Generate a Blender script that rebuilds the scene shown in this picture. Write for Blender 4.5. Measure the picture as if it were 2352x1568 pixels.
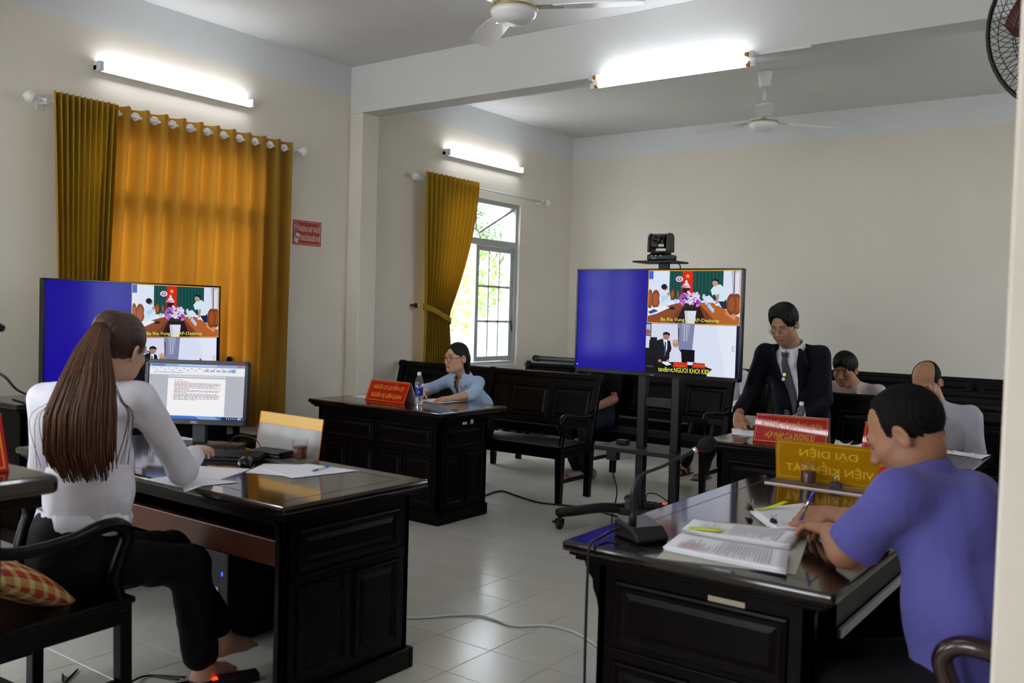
import bpy, bmesh, math, random
import numpy as np
from mathutils import Vector, Matrix

for o in list(bpy.data.objects): bpy.data.objects.remove(o, do_unlink=True)
random.seed(7); RNG = np.random.default_rng(7)
SC = bpy.context.scene
COL = SC.collection
PI = math.pi

# ------------------------------------------------------------------ camera
CAM = Vector((6.09, -9.50, 1.476))
YAW, PITCH, ROLL, FPX = -0.6310, -0.0318, 0.0288, 2081.07
fw = Vector((math.sin(YAW)*math.cos(PITCH), math.cos(YAW)*math.cos(PITCH), math.sin(PITCH)))
rt = fw.cross(Vector((0, 0, 1))).normalized(); up = rt.cross(fw)
rt, up = rt*math.cos(ROLL)+up*math.sin(ROLL), up*math.cos(ROLL)-rt*math.sin(ROLL)
cd = bpy.data.cameras.new('camera'); cam = bpy.data.objects.new('camera', cd); COL.objects.link(cam)
m = Matrix((rt, up, -fw)).transposed().to_4x4(); m.translation = CAM; cam.matrix_world = m
cd.sensor_width = 36.0; cd.lens = FPX*36.0/2352.0
cd.clip_start = 0.05; cd.clip_end = 200
cd.dof.use_dof = True; cd.dof.focus_distance = 6.3; cd.dof.aperture_fstop = 3.8
SC.camera = cam

# ------------------------------------------------------------------ world, exposure
SC.view_settings.view_transform = 'Standard'; SC.view_settings.look = 'None'
SC.view_settings.gamma = 1.0; SC.view_settings.use_curve_mapping = False
SC.view_settings.exposure = 0.9
W = bpy.data.worlds.new('overcast_sky'); SC.world = W; W.use_nodes = True
bg = W.node_tree.nodes['Background']; bg.inputs[0].default_value = (0.93, 0.97, 1.0, 1); bg.inputs[1].default_value = 7.2
TUBE_POWER = 13.0

# ------------------------------------------------------------------ helpers
def lin(c):
    if isinstance(c, str):
        c = c.lstrip('#'); c = [int(c[i:i+2], 16)/255 for i in (0, 2, 4)]
    return tuple((x/12.92 if x <= 0.04045 else ((x+0.055)/1.055)**2.4) for x in c[:3])
MATS = {}
def mat(name, col, rough=0.5, metal=0.0, spec=0.5, coat=0.0, noise=0.0, nscale=20.0, bump=0.0, bscale=60.0, trans=0.0, ior=1.45, emit=None, estr=0.0, sss=0.0, attr=None, stretch=None, alpha=1.0, coat_rough=0.05, sheen=0.0):
    if name in MATS: return MATS[name]
    M = bpy.data.materials.new(name); M.use_nodes = True; nt = M.node_tree; b = nt.nodes['Principled BSDF']
    c = lin(col) + (1.0,)
    b.inputs['Base Color'].default_value = c; b.inputs['Roughness'].default_value = rough; b.inputs['Metallic'].default_value = metal
    b.inputs['Specular IOR Level'].default_value = spec; b.inputs['Coat Weight'].default_value = coat; b.inputs['Coat Roughness'].default_value = coat_rough
    b.inputs['Transmission Weight'].default_value = trans; b.inputs['IOR'].default_value = ior; b.inputs['Alpha'].default_value = alpha
    b.inputs['Sheen Weight'].default_value = sheen
    if sss: b.inputs['Subsurface Weight'].default_value = sss; b.inputs['Subsurface Radius'].default_value = (0.012, 0.005, 0.003)
    if emit is not None:
        b.inputs['Emission Color'].default_value = lin(emit)+(1,); b.inputs['Emission Strength'].default_value = estr
    src = None
    if attr:
        a = nt.nodes.new('ShaderNodeAttribute'); a.attribute_name = attr; src = a.outputs['Color']
        nt.links.new(src, b.inputs['Base Color'])
    tc = None
    if noise or bump:
        tc = nt.nodes.new('ShaderNodeTexCoord'); mp = nt.nodes.new('ShaderNodeMapping'); nt.links.new(tc.outputs['Object'], mp.inputs[0])
        if stretch: mp.inputs['Scale'].default_value = stretch
    if noise:
        n = nt.nodes.new('ShaderNodeTexNoise'); n.inputs['Scale'].default_value = nscale; n.inputs['Detail'].default_value = 4
        nt.links.new(mp.outputs[0], n.inputs['Vector'])
        mr = nt.nodes.new('ShaderNodeMapRange'); mr.inputs[1].default_value = 0.3; mr.inputs[2].default_value = 0.7; mr.inputs[3].default_value = 1-noise; mr.inputs[4].default_value = 1+noise
        nt.links.new(n.outputs['Fac'], mr.inputs[0])
        mx = nt.nodes.new('ShaderNodeMix'); mx.data_type = 'RGBA'; mx.blend_type = 'MULTIPLY'; mx.inputs[0].default_value = 1.0
        if src: nt.links.new(src, mx.inputs[6])
        else: mx.inputs[6].default_value = c
        nt.links.new(mr.outputs[0], mx.inputs[7]); nt.links.new(mx.outputs[2], b.inputs['Base Color'])
    if bump:
        n2 = nt.nodes.new('ShaderNodeTexNoise'); n2.inputs['Scale'].default_value = bscale; n2.inputs['Detail'].default_value = 5
        nt.links.new(mp.outputs[0], n2.inputs['Vector'])
        bp = nt.nodes.new('ShaderNodeBump'); bp.inputs['Strength'].default_value = bump; bp.inputs['Distance'].default_value = 0.01
        nt.links.new(n2.outputs['Fac'], bp.inputs['Height']); nt.links.new(bp.outputs[0], b.inputs['Normal'])
    MATS[name] = M
    return M
def emat(name, col, strength):
    if name in MATS: return MATS[name]
    M = bpy.data.materials.new(name); M.use_nodes = True; nt = M.node_tree; nt.nodes.clear()
    e = nt.nodes.new('ShaderNodeEmission'); e.inputs[0].default_value = lin(col)+(1,); e.inputs[1].default_value = strength
    o = nt.nodes.new('ShaderNodeOutputMaterial'); nt.links.new(e.outputs[0], o.inputs[0]); MATS[name] = M
    return M

ORG = {}
def link(o, parent=None):
    COL.objects.link(o)
    if parent is not None: o.parent = parent
    return o
def tag(o, label=None, cat=None, group=None, kind=None):
    if label: o['label'] = label
    if cat: o['category'] = cat
    if group: o['group'] = group
    if kind: o['kind'] = kind
    return o
def thing(name, label, cat, loc=(0, 0, 0), rz=0.0, group=None):
    o = bpy.data.objects.new(name, None); o.empty_display_size = 0.1; COL.objects.link(o)
    o.location = loc; o.rotation_euler = (0, 0, rz)
    ORG[o.name] = (Vector(loc), rz)
    return tag(o, label, cat, group)
def org(parent):
    if parent is None: return Matrix()
    p = parent
    while p.parent is not None: p = p.parent
    if p.name in ORG:
        l, rz = ORG[p.name]; return (Matrix.Translation(l) @ Matrix.Rotation(rz, 4, 'Z')).inverted()
    return Matrix()
class MB:
    """collects shapes; world=True coordinates are world ones and are moved into the parent's frame"""
    def __init__(s, M=None): s.v = []; s.f = []; s.M = M
    def add(s, vs, fs):
        n = len(s.v)
        if s.M is not None: vs = [s.M @ Vector(p) for p in vs]
        s.v += [tuple(p) for p in vs]; s.f += [tuple(i+n for i in f) for f in fs]; return s
    def box(s, x0, x1, y0, y1, z0, z1):
        x0, x1 = sorted((x0, x1)); y0, y1 = sorted((y0, y1)); z0, z1 = sorted((z0, z1))
        return s.add([(x0,y0,z0),(x1,y0,z0),(x1,y1,z0),(x0,y1,z0),(x0,y0,z1),(x1,y0,z1),(x1,y1,z1),(x0,y1,z1)],
                     [(3,2,1,0),(4,5,6,7),(0,1,5,4),(1,2,6,5),(2,3,7,6),(3,0,4,7)])
    def bar(s, a, b, w, h, upv=(0, 0, 1)):
        a, b = Vector(a), Vector(b); d = (b-a).normalized(); u = Vector(upv)
        if abs(d.dot(u)) > 0.98: u = Vector((1, 0, 0))
        x = d.cross(u).normalized(); u = x.cross(d)
        vs = []
        for p in (a, b):
            for sx, sy in ((-1,-1),(1,-1),(1,1),(-1,1)): vs.append(p+x*(sx*w/2)+u*(sy*h/2))
        return s.add(vs, [(3,2,1,0),(4,5,6,7),(0,1,5,4),(1,2,6,5),(2,3,7,6),(3,0,4,7)])
    def tube(s, pts, r, n=10, cap=True, sx=1.0):
        pts = [Vector(p) for p in pts]; k = len(pts); rs = r if hasattr(r, '__len__') else [r]*k
        vs = []; nx = None
        for i, p in enumerate(pts):
            d = (pts[min(i+1, k-1)]-pts[max(i-1, 0)]).normalized()
            if nx is None:
                ref = Vector((0, 0, 1)) if abs(d.z) < 0.9 else Vector((1, 0, 0)); nx = d.cross(ref).normalized()
            else: nx = (nx-d*nx.dot(d)).normalized()
            ny = d.cross(nx)
            for j in range(n):
                a = 2*PI*j/n; vs.append(p+nx*(math.cos(a)*rs[i]*sx)+ny*(math.sin(a)*rs[i]))
        fs = []
        for i in range(k-1):
            for j in range(n): fs.append((i*n+j, i*n+(j+1) % n, (i+1)*n+(j+1) % n, (i+1)*n+j))
        if cap: fs.append(tuple(range(n-1, -1, -1))); fs.append(tuple((k-1)*n+j for j in range(n)))
        return s.add(vs, fs)
    def lathe(s, prof, c=(0, 0, 0), n=20, ax='z'):
        vs = []; fs = []
        c = Vector(c)
        for r, z in prof:
            for j in range(n):
                a = 2*PI*j/n; x, y = r*math.cos(a), r*math.sin(a)
                vs.append(c+Vector({'z': (x, y, z), 'x': (z, x, y), 'y': (y, z, x)}[ax]))
        k = len(prof)
        for i in range(k-1):
            for j in range(n): fs.append((i*n+j, i*n+(j+1) % n, (i+1)*n+(j+1) % n, (i+1)*n+j))
        if prof[0][0] > 1e-6: fs.append(tuple(range(n-1, -1, -1)))
        if prof[-1][0] > 1e-6: fs.append(tuple((k-1)*n+j for j in range(n)))
        return s.add(vs, fs)
    def prism(s, poly, a, b, ax='y'):
        """poly: 2-D outline; extruded from a to b along ax (y: (x,z), x: (y,z), z: (x,y))"""
        f = {'y': lambda p, t: (p[0], t, p[1]), 'x': lambda p, t: (t, p[0], p[1]), 'z': lambda p, t: (p[0], p[1], t)}[ax]
        n = len(poly); vs = [f(p, a) for p in poly]+[f(p, b) for p in poly]
        fs = [tuple(range(n-1, -1, -1)), tuple(range(n, 2*n))]+[(i, (i+1) % n, n+(i+1) % n, n+i) for i in range(n)]
        return s.add(vs, fs)
    def grid(s, P, closed_u=False, closed_v=False):
        nu, nv = len(P), len(P[0]); vs = [p for row in P for p in row]; fs = []
        for i in range(nu if closed_u else nu-1):
            for j in range(nv if closed_v else nv-1):
                fs.append((i*nv+j, ((i+1) % nu)*nv+j, ((i+1) % nu)*nv+(j+1) % nv, i*nv+(j+1) % nv))
        return s.add(vs, fs)
    def build(s, name, material, parent=None, bevel=0.0, smooth=False, solid=0.0, sub=0, world=False, seg=2):
        me = bpy.data.meshes.new(name)
        vs = s.v
        if world and parent is not None:
            T = org(parent); vs = [tuple(T @ Vector(p)) for p in vs]
        me.from_pydata(vs, [], s.f); me.update()
        bm = bmesh.new(); bm.from_mesh(me); bmesh.ops.recalc_face_normals(bm, faces=bm.faces); bm.to_mesh(me); bm.free()
        if material is not None: me.materials.append(material)
        o = bpy.data.objects.new(name, me); link(o, parent)
        if smooth: me.polygons.foreach_set('use_smooth', [True]*len(me.polygons))
        if solid: md = o.modifiers.new('thickness', 'SOLIDIFY'); md.thickness = solid; md.offset = 0
        if sub: md = o.modifiers.new('subdivision', 'SUBSURF'); md.levels = sub; md.render_levels = sub
        if bevel:
            md = o.modifiers.new('bevel', 'BEVEL'); md.width = bevel; md.segments = seg; md.limit_method = 'ANGLE'; md.angle_limit = math.radians(40)
            md.harden_normals = False
        return o
def struct(o): o['kind'] = 'structure'; return o
def dup(root, loc=None, rz=None):
    def cp(o, par):
        c = o.copy(); COL.objects.link(c)
        if par is not None: c.parent = par; c.matrix_parent_inverse = o.matrix_parent_inverse
        for ch in list(kids.get(o.name, [])): cp(ch, c)
        return c
    kids = {}
    for o in bpy.data.objects:
        if o.parent: kids.setdefault(o.parent.name, []).append(o)
    r = cp(root, None)
    if loc is not None: r.location = loc
    if rz is not None: r.rotation_euler = (0, 0, rz)
    return r
def spline(pts, n=8):
    pts = [Vector(p) for p in pts]; P = [pts[0]*2-pts[1]]+pts+[pts[-1]*2-pts[-2]]; out = []
    for i in range(1, len(P)-2):
        p0, p1, p2, p3 = P[i-1], P[i], P[i+1], P[i+2]
        for j in range(n):
            t = j/n; t2, t3 = t*t, t*t*t
            out.append(0.5*((2*p1)+(p2-p0)*t+(2*p0-5*p1+4*p2-p3)*t2+(3*p1-p0-3*p2+p3)*t3))
    out.append(pts[-1]); return out
def text_mesh(body, size=1.0, shear=0.0, sx=1.0, bold=0.0, depth=0.0, mirror=False, space=1.0):
    """mesh of a line of lettering, centred, in the local xy plane; returns (verts, faces, width, height)"""
    def raw(b):
        cu = bpy.data.curves.new('t', 'FONT'); cu.body = b; cu.size = size; cu.offset = bold; cu.resolution_u = 3; cu.space_character = space
        ob = bpy.data.objects.new('t', cu); COL.objects.link(ob)
        dg = bpy.context.evaluated_depsgraph_get(); dg.update()
        me = bpy.data.meshes.new_from_object(ob.evaluated_get(dg))
        v_ = [(v.co.x, v.co.y, 0.0) for v in me.vertices]; f_ = [tuple(p.vertices) for p in me.polygons]
        bpy.data.objects.remove(ob, do_unlink=True); bpy.data.meshes.remove(me); return v_, f_
    vs, fs = raw(body.replace('Đ', 'D'))
    for i, ch in enumerate(body):      # the crossbar of the letter, laid over a plain D
        if ch == 'Đ':
            d, _ = raw('D'); p, _ = raw(body[:i].replace('Đ', 'D')+'D'); x1 = max(q[0] for q in p); w = max(q[0] for q in d)-min(q[0] for q in d); x0 = x1-w; hh = max(q[1] for q in d)
            n = len(vs); vs += [(x0-.16*w, hh*.44, 0), (x0+.45*w, hh*.44, 0), (x0+.45*w, hh*.56, 0), (x0-.16*w, hh*.56, 0)]; fs.append((n, n+1, n+2, n+3))
    vs = [((v[0]+shear*v[1])*sx*(-1 if mirror else 1), v[1], 0.0) for v in vs]
    return vs, fs

# ------------------------------------------------------------------ materials
m_wall = None
def wall_material():
    M = bpy.data.materials.new('cream_wall_paint'); M.use_nodes = True; nt = M.node_tree; b = nt.nodes['Principled BSDF']
    b.inputs['Roughness'].default_value = 0.6; b.inputs['Specular IOR Level'].default_value = 0.25
    g = nt.nodes.new('ShaderNodeNewGeometry'); sp = nt.nodes.new('ShaderNodeSeparateXYZ'); nt.links.new(g.outputs['Position'], sp.inputs[0])
    n = nt.nodes.new('ShaderNodeTexNoise'); n.inputs['Scale'].default_value = 1.3; n.inputs['Detail'].default_value = 5; nt.links.new(g.outputs['Position'], n.inputs['Vector'])
    r = nt.nodes.new('ShaderNodeValToRGB'); r.color_ramp.elements[0].position = 0.3; r.color_ramp.elements[1].position = 0.75
    r.color_ramp.elements[0].color = lin('#d9d2c6')+(1,); r.color_ramp.elements[1].color = lin('#e2dacd')+(1,)
    nt.links.new(n.outputs['Fac'], r.inputs[0])
    # the pale blue-white paint band under the ceiling, with a hand-painted lower edge
    ad = nt.nodes.new('ShaderNodeMath'); ad.operation = 'MULTIPLY_ADD'; ad.inputs[1].default_value = 0.02; nt.links.new(n.outputs['Fac'], ad.inputs[0]); nt.links.new(sp.outputs[2], ad.inputs[2])
    gt = nt.nodes.new('ShaderNodeMath'); gt.operation = 'GREATER_THAN'; gt.inputs[1].default_value = 3.372; nt.links.new(ad.outputs[0], gt.inputs[0])
    mx = nt.nodes.new('ShaderNodeMix'); mx.data_type = 'RGBA'; nt.links.new(gt.outputs[0], mx.inputs[0]); nt.links.new(r.outputs[0], mx.inputs[6]); mx.inputs[7].default_value = lin('#d8d9da')+(1,)
    nt.links.new(mx.outputs[2], b.inputs['Base Color'])
    return M
m_wall = wall_material()
m_white = mat('white_ceiling_paint', '#d3d3d2', 0.65, spec=0.2, noise=0.02, nscale=2)
m_tile = mat('beige_ceramic_tile', '#c3c1b8', 0.2, spec=0.5, noise=0.035, nscale=3.0)
m_grout = mat('grout', '#7f7c74', 0.8)
m_wood = mat('black_rosewood', '#0a0605', 0.33, spec=0.11, noise=0.35, nscale=14, stretch=(1, 1, 0.2))
m_woodtop = mat('polished_rosewood_top', '#17100c', 0.1, spec=0.45, coat=0.25, coat_rough=0.04, noise=0.45, nscale=9, stretch=(0.5, 4, 1))
m_wood_black = mat('black_lacquered_wood', '#060505', 0.3, spec=0.18)
m_wood_red = mat('reddish_brown_wood', '#4a2413', 0.35, spec=0.4, noise=0.3, nscale=12, stretch=(0.3, 3, 3))
m_black = mat('black_plastic', '#0d0d0f', 0.4)
m_blackg = mat('glossy_black_plastic', '#08080a', 0.15)
m_blackm = mat('black_powder_coated_metal', '#111216', 0.42, metal=0.2)
m_chrome = mat('chrome', '#c8c8c8', 0.18, metal=1.0)
m_alu = mat('grey_aluminium', '#a9adae', 0.4, metal=0.0)
m_whitep = mat('white_plastic', '#dcdcda', 0.4)
m_lamp = mat('white_lamp_housing', '#cfd2d2', 0.45)
m_paper = mat('white_paper', '#e9e9ee', 0.7, spec=0.2)
m_print = mat('grey_print', '#b4b5bd', 0.8)
m_redprint = mat('faint_red_stamp', '#d98f97', 0.8)
m_glass = mat('clear_glass', '#ffffff', 0.02, trans=1.0, ior=1.45)
m_gold = mat('yellow_lettering', '#dfa51e', 0.45)
m_sticker = mat('white_sticker', '#d8d8cf', 0.6)
# ------------------------------------------------------------------ room shell
XR, YR, H, ZB = 7.3, -11.3, 3.644, 3.222          # right wall, rear wall, ceiling, beam underside
YB0, YB1 = -3.74, -3.53
def pane_material():
    M = bpy.data.materials.new('window_glass'); M.use_nodes = True; nt = M.node_tree; nt.nodes.clear()
    t = nt.nodes.new('ShaderNodeBsdfTransparent'); t.inputs[0].default_value = (0.9, 0.93, 0.95, 1)
    g = nt.nodes.new('ShaderNodeBsdfGlossy'); g.inputs['Roughness'].default_value = 0.05
    mx = nt.nodes.new('ShaderNodeMixShader'); mx.inputs[0].default_value = 0.07
    o = nt.nodes.new('ShaderNodeOutputMaterial')
    nt.links.new(t.outputs[0], mx.inputs[1]); nt.links.new(g.outputs[0], mx.inputs[2]); nt.links.new(mx.outputs[0], o.inputs[0])
    return M
m_pane = pane_material()
# floor: grout bed and one object for each tile one can pick out
fl = struct(MB().box(-0.25, XR+0.2, YR-0.2, 0.25, -0.12, -0.004).build('floor', m_grout))
S = 0.3; GX, GY = 2.538, -4.876
tile_me = None; rest = MB(); near = []
i0, i1 = math.floor((0-GX)/S), math.ceil((XR-GX)/S); j0, j1 = math.floor((YR-GY)/S), math.ceil((0-GY)/S)
def proj(p):
    d = Vector(p)-CAM; z = d.dot(fw)
    return (1176+FPX*d.dot(rt)/z, 784-FPX*d.dot(up)/z, z) if z > 0.1 else (-1e4, -1e4, z)
cells = []
for i in range(i0, i1):
    for j in range(j0, j1):
        cx, cy = GX+S*(i+.5), GY+S*(j+.5)
        if cx < 0.02 or cx > XR or cy > 0 or cy < YR: continue
        px, py, z = proj((cx, cy, 0))
        blocked = (cx < 3.5 and -7.4 < cy < -6.75 and cx > 2.0) or (0.85 < cx < 2.05 and -4.75 < cy < -4.3) or (4.7 < cx < 5.3 and -7.0 < cy < -5.6)
        vis = -60 < px < 2300 and 900 < py < 1640 and not blocked and cx < 4.95 and not (px > 1345 and py > 1130)
        cells.append((0 if vis else 1, z, cx, cy))
cells.sort()
for n, (bad, z, cx, cy) in enumerate(cells):
    if n < 290 and not bad:
        if tile_me is None:
            o = MB().box(-S/2+.0011, S/2-.0011, -S/2+.0011, S/2-.0011, -0.006, 0).build('tile', m_tile, fl, bevel=0.0015, seg=1); tile_me = o.data
        else:
            o = bpy.data.objects.new('tile', tile_me); link(o, fl); md = o.modifiers.new('bevel', 'BEVEL'); md.width = 0.0015; md.segments = 1
        o.location = (cx, cy, 0)
    else: rest.box(cx-S/2+.0011, cx+S/2-.0011, cy-S/2+.0011, cy+S/2-.0011, -0.006, 0)
ro = rest.build('tile_field', m_tile, fl); ro['kind'] = 'stuff'

def wall_with_holes(name, holes, y0, y1, x0, x1, material):
    """wall in the yz plane between x0 and x1 with rectangular holes (ya, yb, za, zb)"""
    mb = MB(); ys = sorted({y0, y1, *[h[0] for h in holes], *[h[1] for h in holes]})
    for a, b in zip(ys, ys[1:]):
        hs = [h for h in holes if h[0] <= a+1e-6 and h[1] >= b-1e-6]
        if not hs: mb.box(x0, x1, a, b, 0, H)
        else:
            z = 0
            for h in sorted(hs, key=lambda q: q[2]):
                mb.box(x0, x1, a, b, z, h[2]); z = h[3]
            mb.box(x0, x1, a, b, z, H)
    return struct(mb.build(name, material))
W2 = (-2.56, -1.07, 0.88, 2.70)      # far window (y, z)
W1 = (-6.22, -4.70, 0.88, 2.70)      # near window behind the curtain
wall_with_holes('wall_left', [W1, W2, (-10.0, -8.4, 0.88, 2.70)], YR, 0, -0.22, 0, m_wall)  # the last hole is for an added, unseen window
ADDED_RIGHT = [(-2.7, -1.05, 0.88, 2.70)]  # unseen window added in the right wall for more daylight
wall_with_holes('wall_right', ADDED_RIGHT, YR, 0, XR, XR+0.22, m_wall)
struct(MB().box(-0.22, XR+.22, 0, 0.22, 0, H).build('wall_back', m_wall))
rw = MB(); xs = [-.22]
ADDED_REAR = [(1.0, 2.5), (3.6, 4.7)]      # two unseen windows added behind the camera to let daylight in
for a, b in ADDED_REAR: rw.box(xs[-1], a, YR-.22, YR, 0, H); rw.box(a, b, YR-.22, YR, 2.70, H); xs.append(b)
for a, b in ADDED_REAR[:2]: rw.box(a, b, YR-.22, YR, 0, .88)
rw.box(xs[-1], XR+.22, YR-.22, YR, 0, H)
struct(rw.build('wall_rear', m_wall))
for k, (a, b) in enumerate(ADDED_REAR[:2]):
    wn = MB()
    for x in (a+.02, (a+b)/2, b-.02): wn.box(x-.025, x+.025, YR-.12, YR-.07, .88, 2.70)
    for z in (.90, 2.2, 2.68): wn.box(a, b, YR-.12, YR-.07, z-.025, z+.025)
    struct(wn.build('window_%d' % (6+k), m_alu))  # frames of the added rear windows
struct(MB().box(-0.3, XR+.3, YR-.3, 0.3, H, H+.15).build('ceiling', m_white))
struct(MB().box(0, XR, YB0, YB1, ZB, H).build('trim_1', m_white, bevel=.004))            # beam across the room
struct(MB().box(0, XR, YB0-3.74, YB1-3.74, ZB, H).build('trim_2', m_white, bevel=.004))  # next beam, behind the camera's view
struct(MB().box(0, 0.16, YB0, YB1, 0, ZB).build('trim_3', m_wall, bevel=.006))           # column under the beam
struct(MB().box(0, 0.16, YB0-3.74, YB1-3.74, 0, ZB).build('trim_4', m_wall, bevel=.006))
struct(MB().box(5.835, 6.30, -7.59, -7.30, 0, H).build('trim_5', m_wall, bevel=.008))     # pillar close to the camera at the right
m_skirt = mat('brown_skirting_tile', '#7a4630', 0.35, noise=0.15, nscale=8)
struct(MB().box(0.0, 0.012, YB1, -0.012, 0, 0.12).build('baseboard_left', m_skirt))
struct(MB().box(0.0, XR, -0.012, 0.0, 0, 0.12).build('baseboard_back', m_skirt))
struct(MB().box(0.0, 0.012, YB0-3.5, YB0, 0, 0.12).build('baseboard_left', m_skirt))

# ------------------------------------------------------------------ windows
def window(name, y0, y1, z0, z1, X, d, open_left=True):
    """grey aluminium window in a wall's hole; d = +1 when the room is on the +x side"""
    root = bpy.data.objects.new(name, None); COL.objects.link(root); root.location = (X, (y0+y1)/2, z0); ORG[root.name] = (Vector(root.location), 0); struct(root)
    xa, xb = X-d*0.10, X-d*0.05
    zt = z0+1.36; yc = (y0+y1)/2
    f = MB()
    for a, b, c, e in ((y0, y0+.045, z0, z1), (y1-.045, y1, z0, z1), (y0+.045, y1-.045, z0, z0+.045), (y0+.045, y1-.045, z1-.045, z1), (y0+.045, y1-.045, zt-.035, zt+.035)): f.box(xa-.02, xb+.02, a, b, c, e)
    f.build('window_frame', m_alu, root, bevel=.003, world=True)
    MB().box(X-.22 if d > 0 else X, X if d > 0 else X+.22, y0, y1, z0-.0005, z0+.01).build('window_sill', m_white, root, world=True)
    # fan-light: bars of a sunburst over a half circle
    t = MB(); tz0, tz1 = zt+.035, z1-.045; r = 0.10
    t.box(xa, xb, yc-.011, yc+.011, tz0+r, tz1)
    for s in (-1, 1): t.bar(((xa+xb)/2, yc+s*r*.75, tz0+r*.62), ((xa+xb)/2, (y0+.05 if s < 0 else y1-.05), tz1-.01), 0.022, 0.03, upv=(1, 0, 0))
    t.tube([((xa+xb)/2, yc+r*math.cos(a*PI/10), tz0+r*math.sin(a*PI/10)) for a in range(11)], .011, 6)
    t.build('transom_bars', m_alu, root, world=True)
    MB().box((xa+xb)/2-.002, (xa+xb)/2+.002, y0+.045, y1-.045, tz0, tz1).build('pane', m_pane, root, world=True)
    def sash(ya, yb, M=None, nm='sash'):
        s = MB(M); w = .055; za, zb = z0+.05, zt-.04
        for a, b, c, e in ((ya, ya+w, za, zb), (yb-w, yb, za, zb), (ya+w, yb-w, za, za+w), (ya+w, yb-w, zb-w, zb)): s.box(xa, xb, a, b, c, e)
        so = s.build(nm, m_alu, root, bevel=.002, world=True)
        g = MB(M)
        iy0, iy1, iz0, iz1 = ya+w, yb-w, za+w, zb-w
        for k in (1, 2):
            q = iy0+(iy1-iy0)*k/3; g.box(xa+.012, xb-.012, q-.008, q+.008, iz0, iz1)
            q = iz0+(iz1-iz0)*k/3; g.box(xa+.012, xb-.012, iy0, iy1, q-.012, q+.012)
        g.build('glazing_bar', m_alu, so, world=True)
        for a in range(3):
            for b in range(3):
                MB(M).box((xa+xb)/2-.002, (xa+xb)/2+.002, iy0+(iy1-iy0)*a/3+.008, iy0+(iy1-iy0)*(a+1)/3-.008, iz0+(iz1-iz0)*b/3+.012, iz0+(iz1-iz0)*(b+1)/3-.012).build('pane', m_pane, so, world=True)
        MB(M).box(xb, xb+d*.02, yb-.05, yb-.03, (za+zb)/2-.3, (za+zb)/2-.18).build('latch', m_black, so, world=True)
    sash(yc+.02, y1-.045)
    if open_left:
        T = Matrix.Translation((xa, y0+.045, 0)) @ Matrix.Rotation(math.radians(78*d), 4, 'Z') @ Matrix.Translation((-xa, -(y0+.045), 0))
        sash(y0+.045, yc-.02, T)
    else: sash(y0+.045, yc-.02)
    return root
window('window_1', *W2, 0.0, 1)
window('window_2', *W1, 0.0, 1, open_left=False)
window('window_3', -10.0, -8.4, 0.88, 2.70, 0.0, 1, open_left=False)  # unseen third window, added to bring in daylight
for k, h in enumerate(ADDED_RIGHT): window('window_%d' % (4+k), *h, XR, -1, open_left=False)  # the added window in the right wall

# ------------------------------------------------------------------ fluorescent lamps
m_tube = emat('lit_fluorescent_tube', '#f4f8ff', TUBE_POWER)
m_amber = mat('amber_tube_socket', '#b87a2a', 0.4)
def wall_lamp(y0, y1, z, X, d, label):
    r = thing('fluorescent_lamp', label, 'lamp', (X, (y0+y1)/2, z))
    MB().box(X, X+d*.045, y0, y1, z-.032, z+.012).build('housing', m_lamp, r, bevel=.004, world=True)
    for a, b in ((y0, y0+.035), (y1-.035, y1)): MB().box(X+d*.0, X+d*.085, a, b, z-.03, z+.034).build('lamp_socket', m_lamp, r, bevel=.006, world=True)
    MB().tube([(X+d*.066, y0+.035, z+.008), (X+d*.066, y1-.035, z+.008)], .0165, 14).build('tube', m_tube, r, smooth=True, world=True)
    MB().lathe([(0, 0), (.011, 0), (.011, .03), (.0, .03)], (X+d*.03, y1-.16, z+.012), 10).build('starter', m_lamp, r, world=True)
    return r
wall_lamp(-6.15, -4.84, 3.085, 0, 1, 'lit tube lamp on the left wall above the closed mustard curtains')
wall_lamp(-2.46, -1.12, 3.085, 0, 1, 'lit tube lamp on the left wall above the open far window')
wall_lamp(-9.9, -8.6, 3.085, 0, 1, 'added lit tube lamp on the left wall outside the picture')  # unseen lamp added to brighten the room
for k, y in enumerate((-6.2, -2.4, -9.9)): wall_lamp(y, y+1.31, 3.085, XR, -1, 'added lit tube lamp on the right wall, outside the picture, number %s from the back' % ('two', 'one', 'three')[k])  # three unseen lamps, added to raise the room's light level
def beam_lamp(x0, x1, yb, label):
    r = thing('twin_fluorescent_lamp', label, 'lamp', ((x0+x1)/2, yb, 3.2))
    MB().box(x0, x1, yb-.05, yb, 3.165, 3.215).build('housing', m_lamp, r, bevel=.004, world=True)
    for dy, dz in ((-.072, 3.20), (-.045, 3.145)):
        for a, b in ((x0-.005, x0+.03), (x1-.03, x1+.005)): MB().box(a, b, yb+dy-.014, yb+dy+.014, dz-.02, dz+.02).build('lamp_socket', m_lamp, r, bevel=.004, world=True)
        for a, b in ((x0+.03, x0+.06), (x1-.06, x1-.03)): MB().tube([(a, yb+dy, dz), (b, yb+dy, dz)], .0165, 12).build('socket_ring', m_amber, r, smooth=True, world=True)
        MB().tube([(x0+.06, yb+dy, dz), (x1-.06, yb+dy, dz)], .0165, 14).build('tube', m_tube, r, smooth=True, world=True)
    MB().box(x1, x1+.35, yb-.012, yb+.005, 3.205, 3.222).build('cable_duct', m_whitep, r, world=True)
    return r
beam_lamp(2.57, 3.81, YB0, 'pair of lit tubes along the lower edge of the white ceiling beam')
beam_lamp(3.45, 4.75, YB0-3.74, 'pair of lit tubes on the beam behind the camera')

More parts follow.
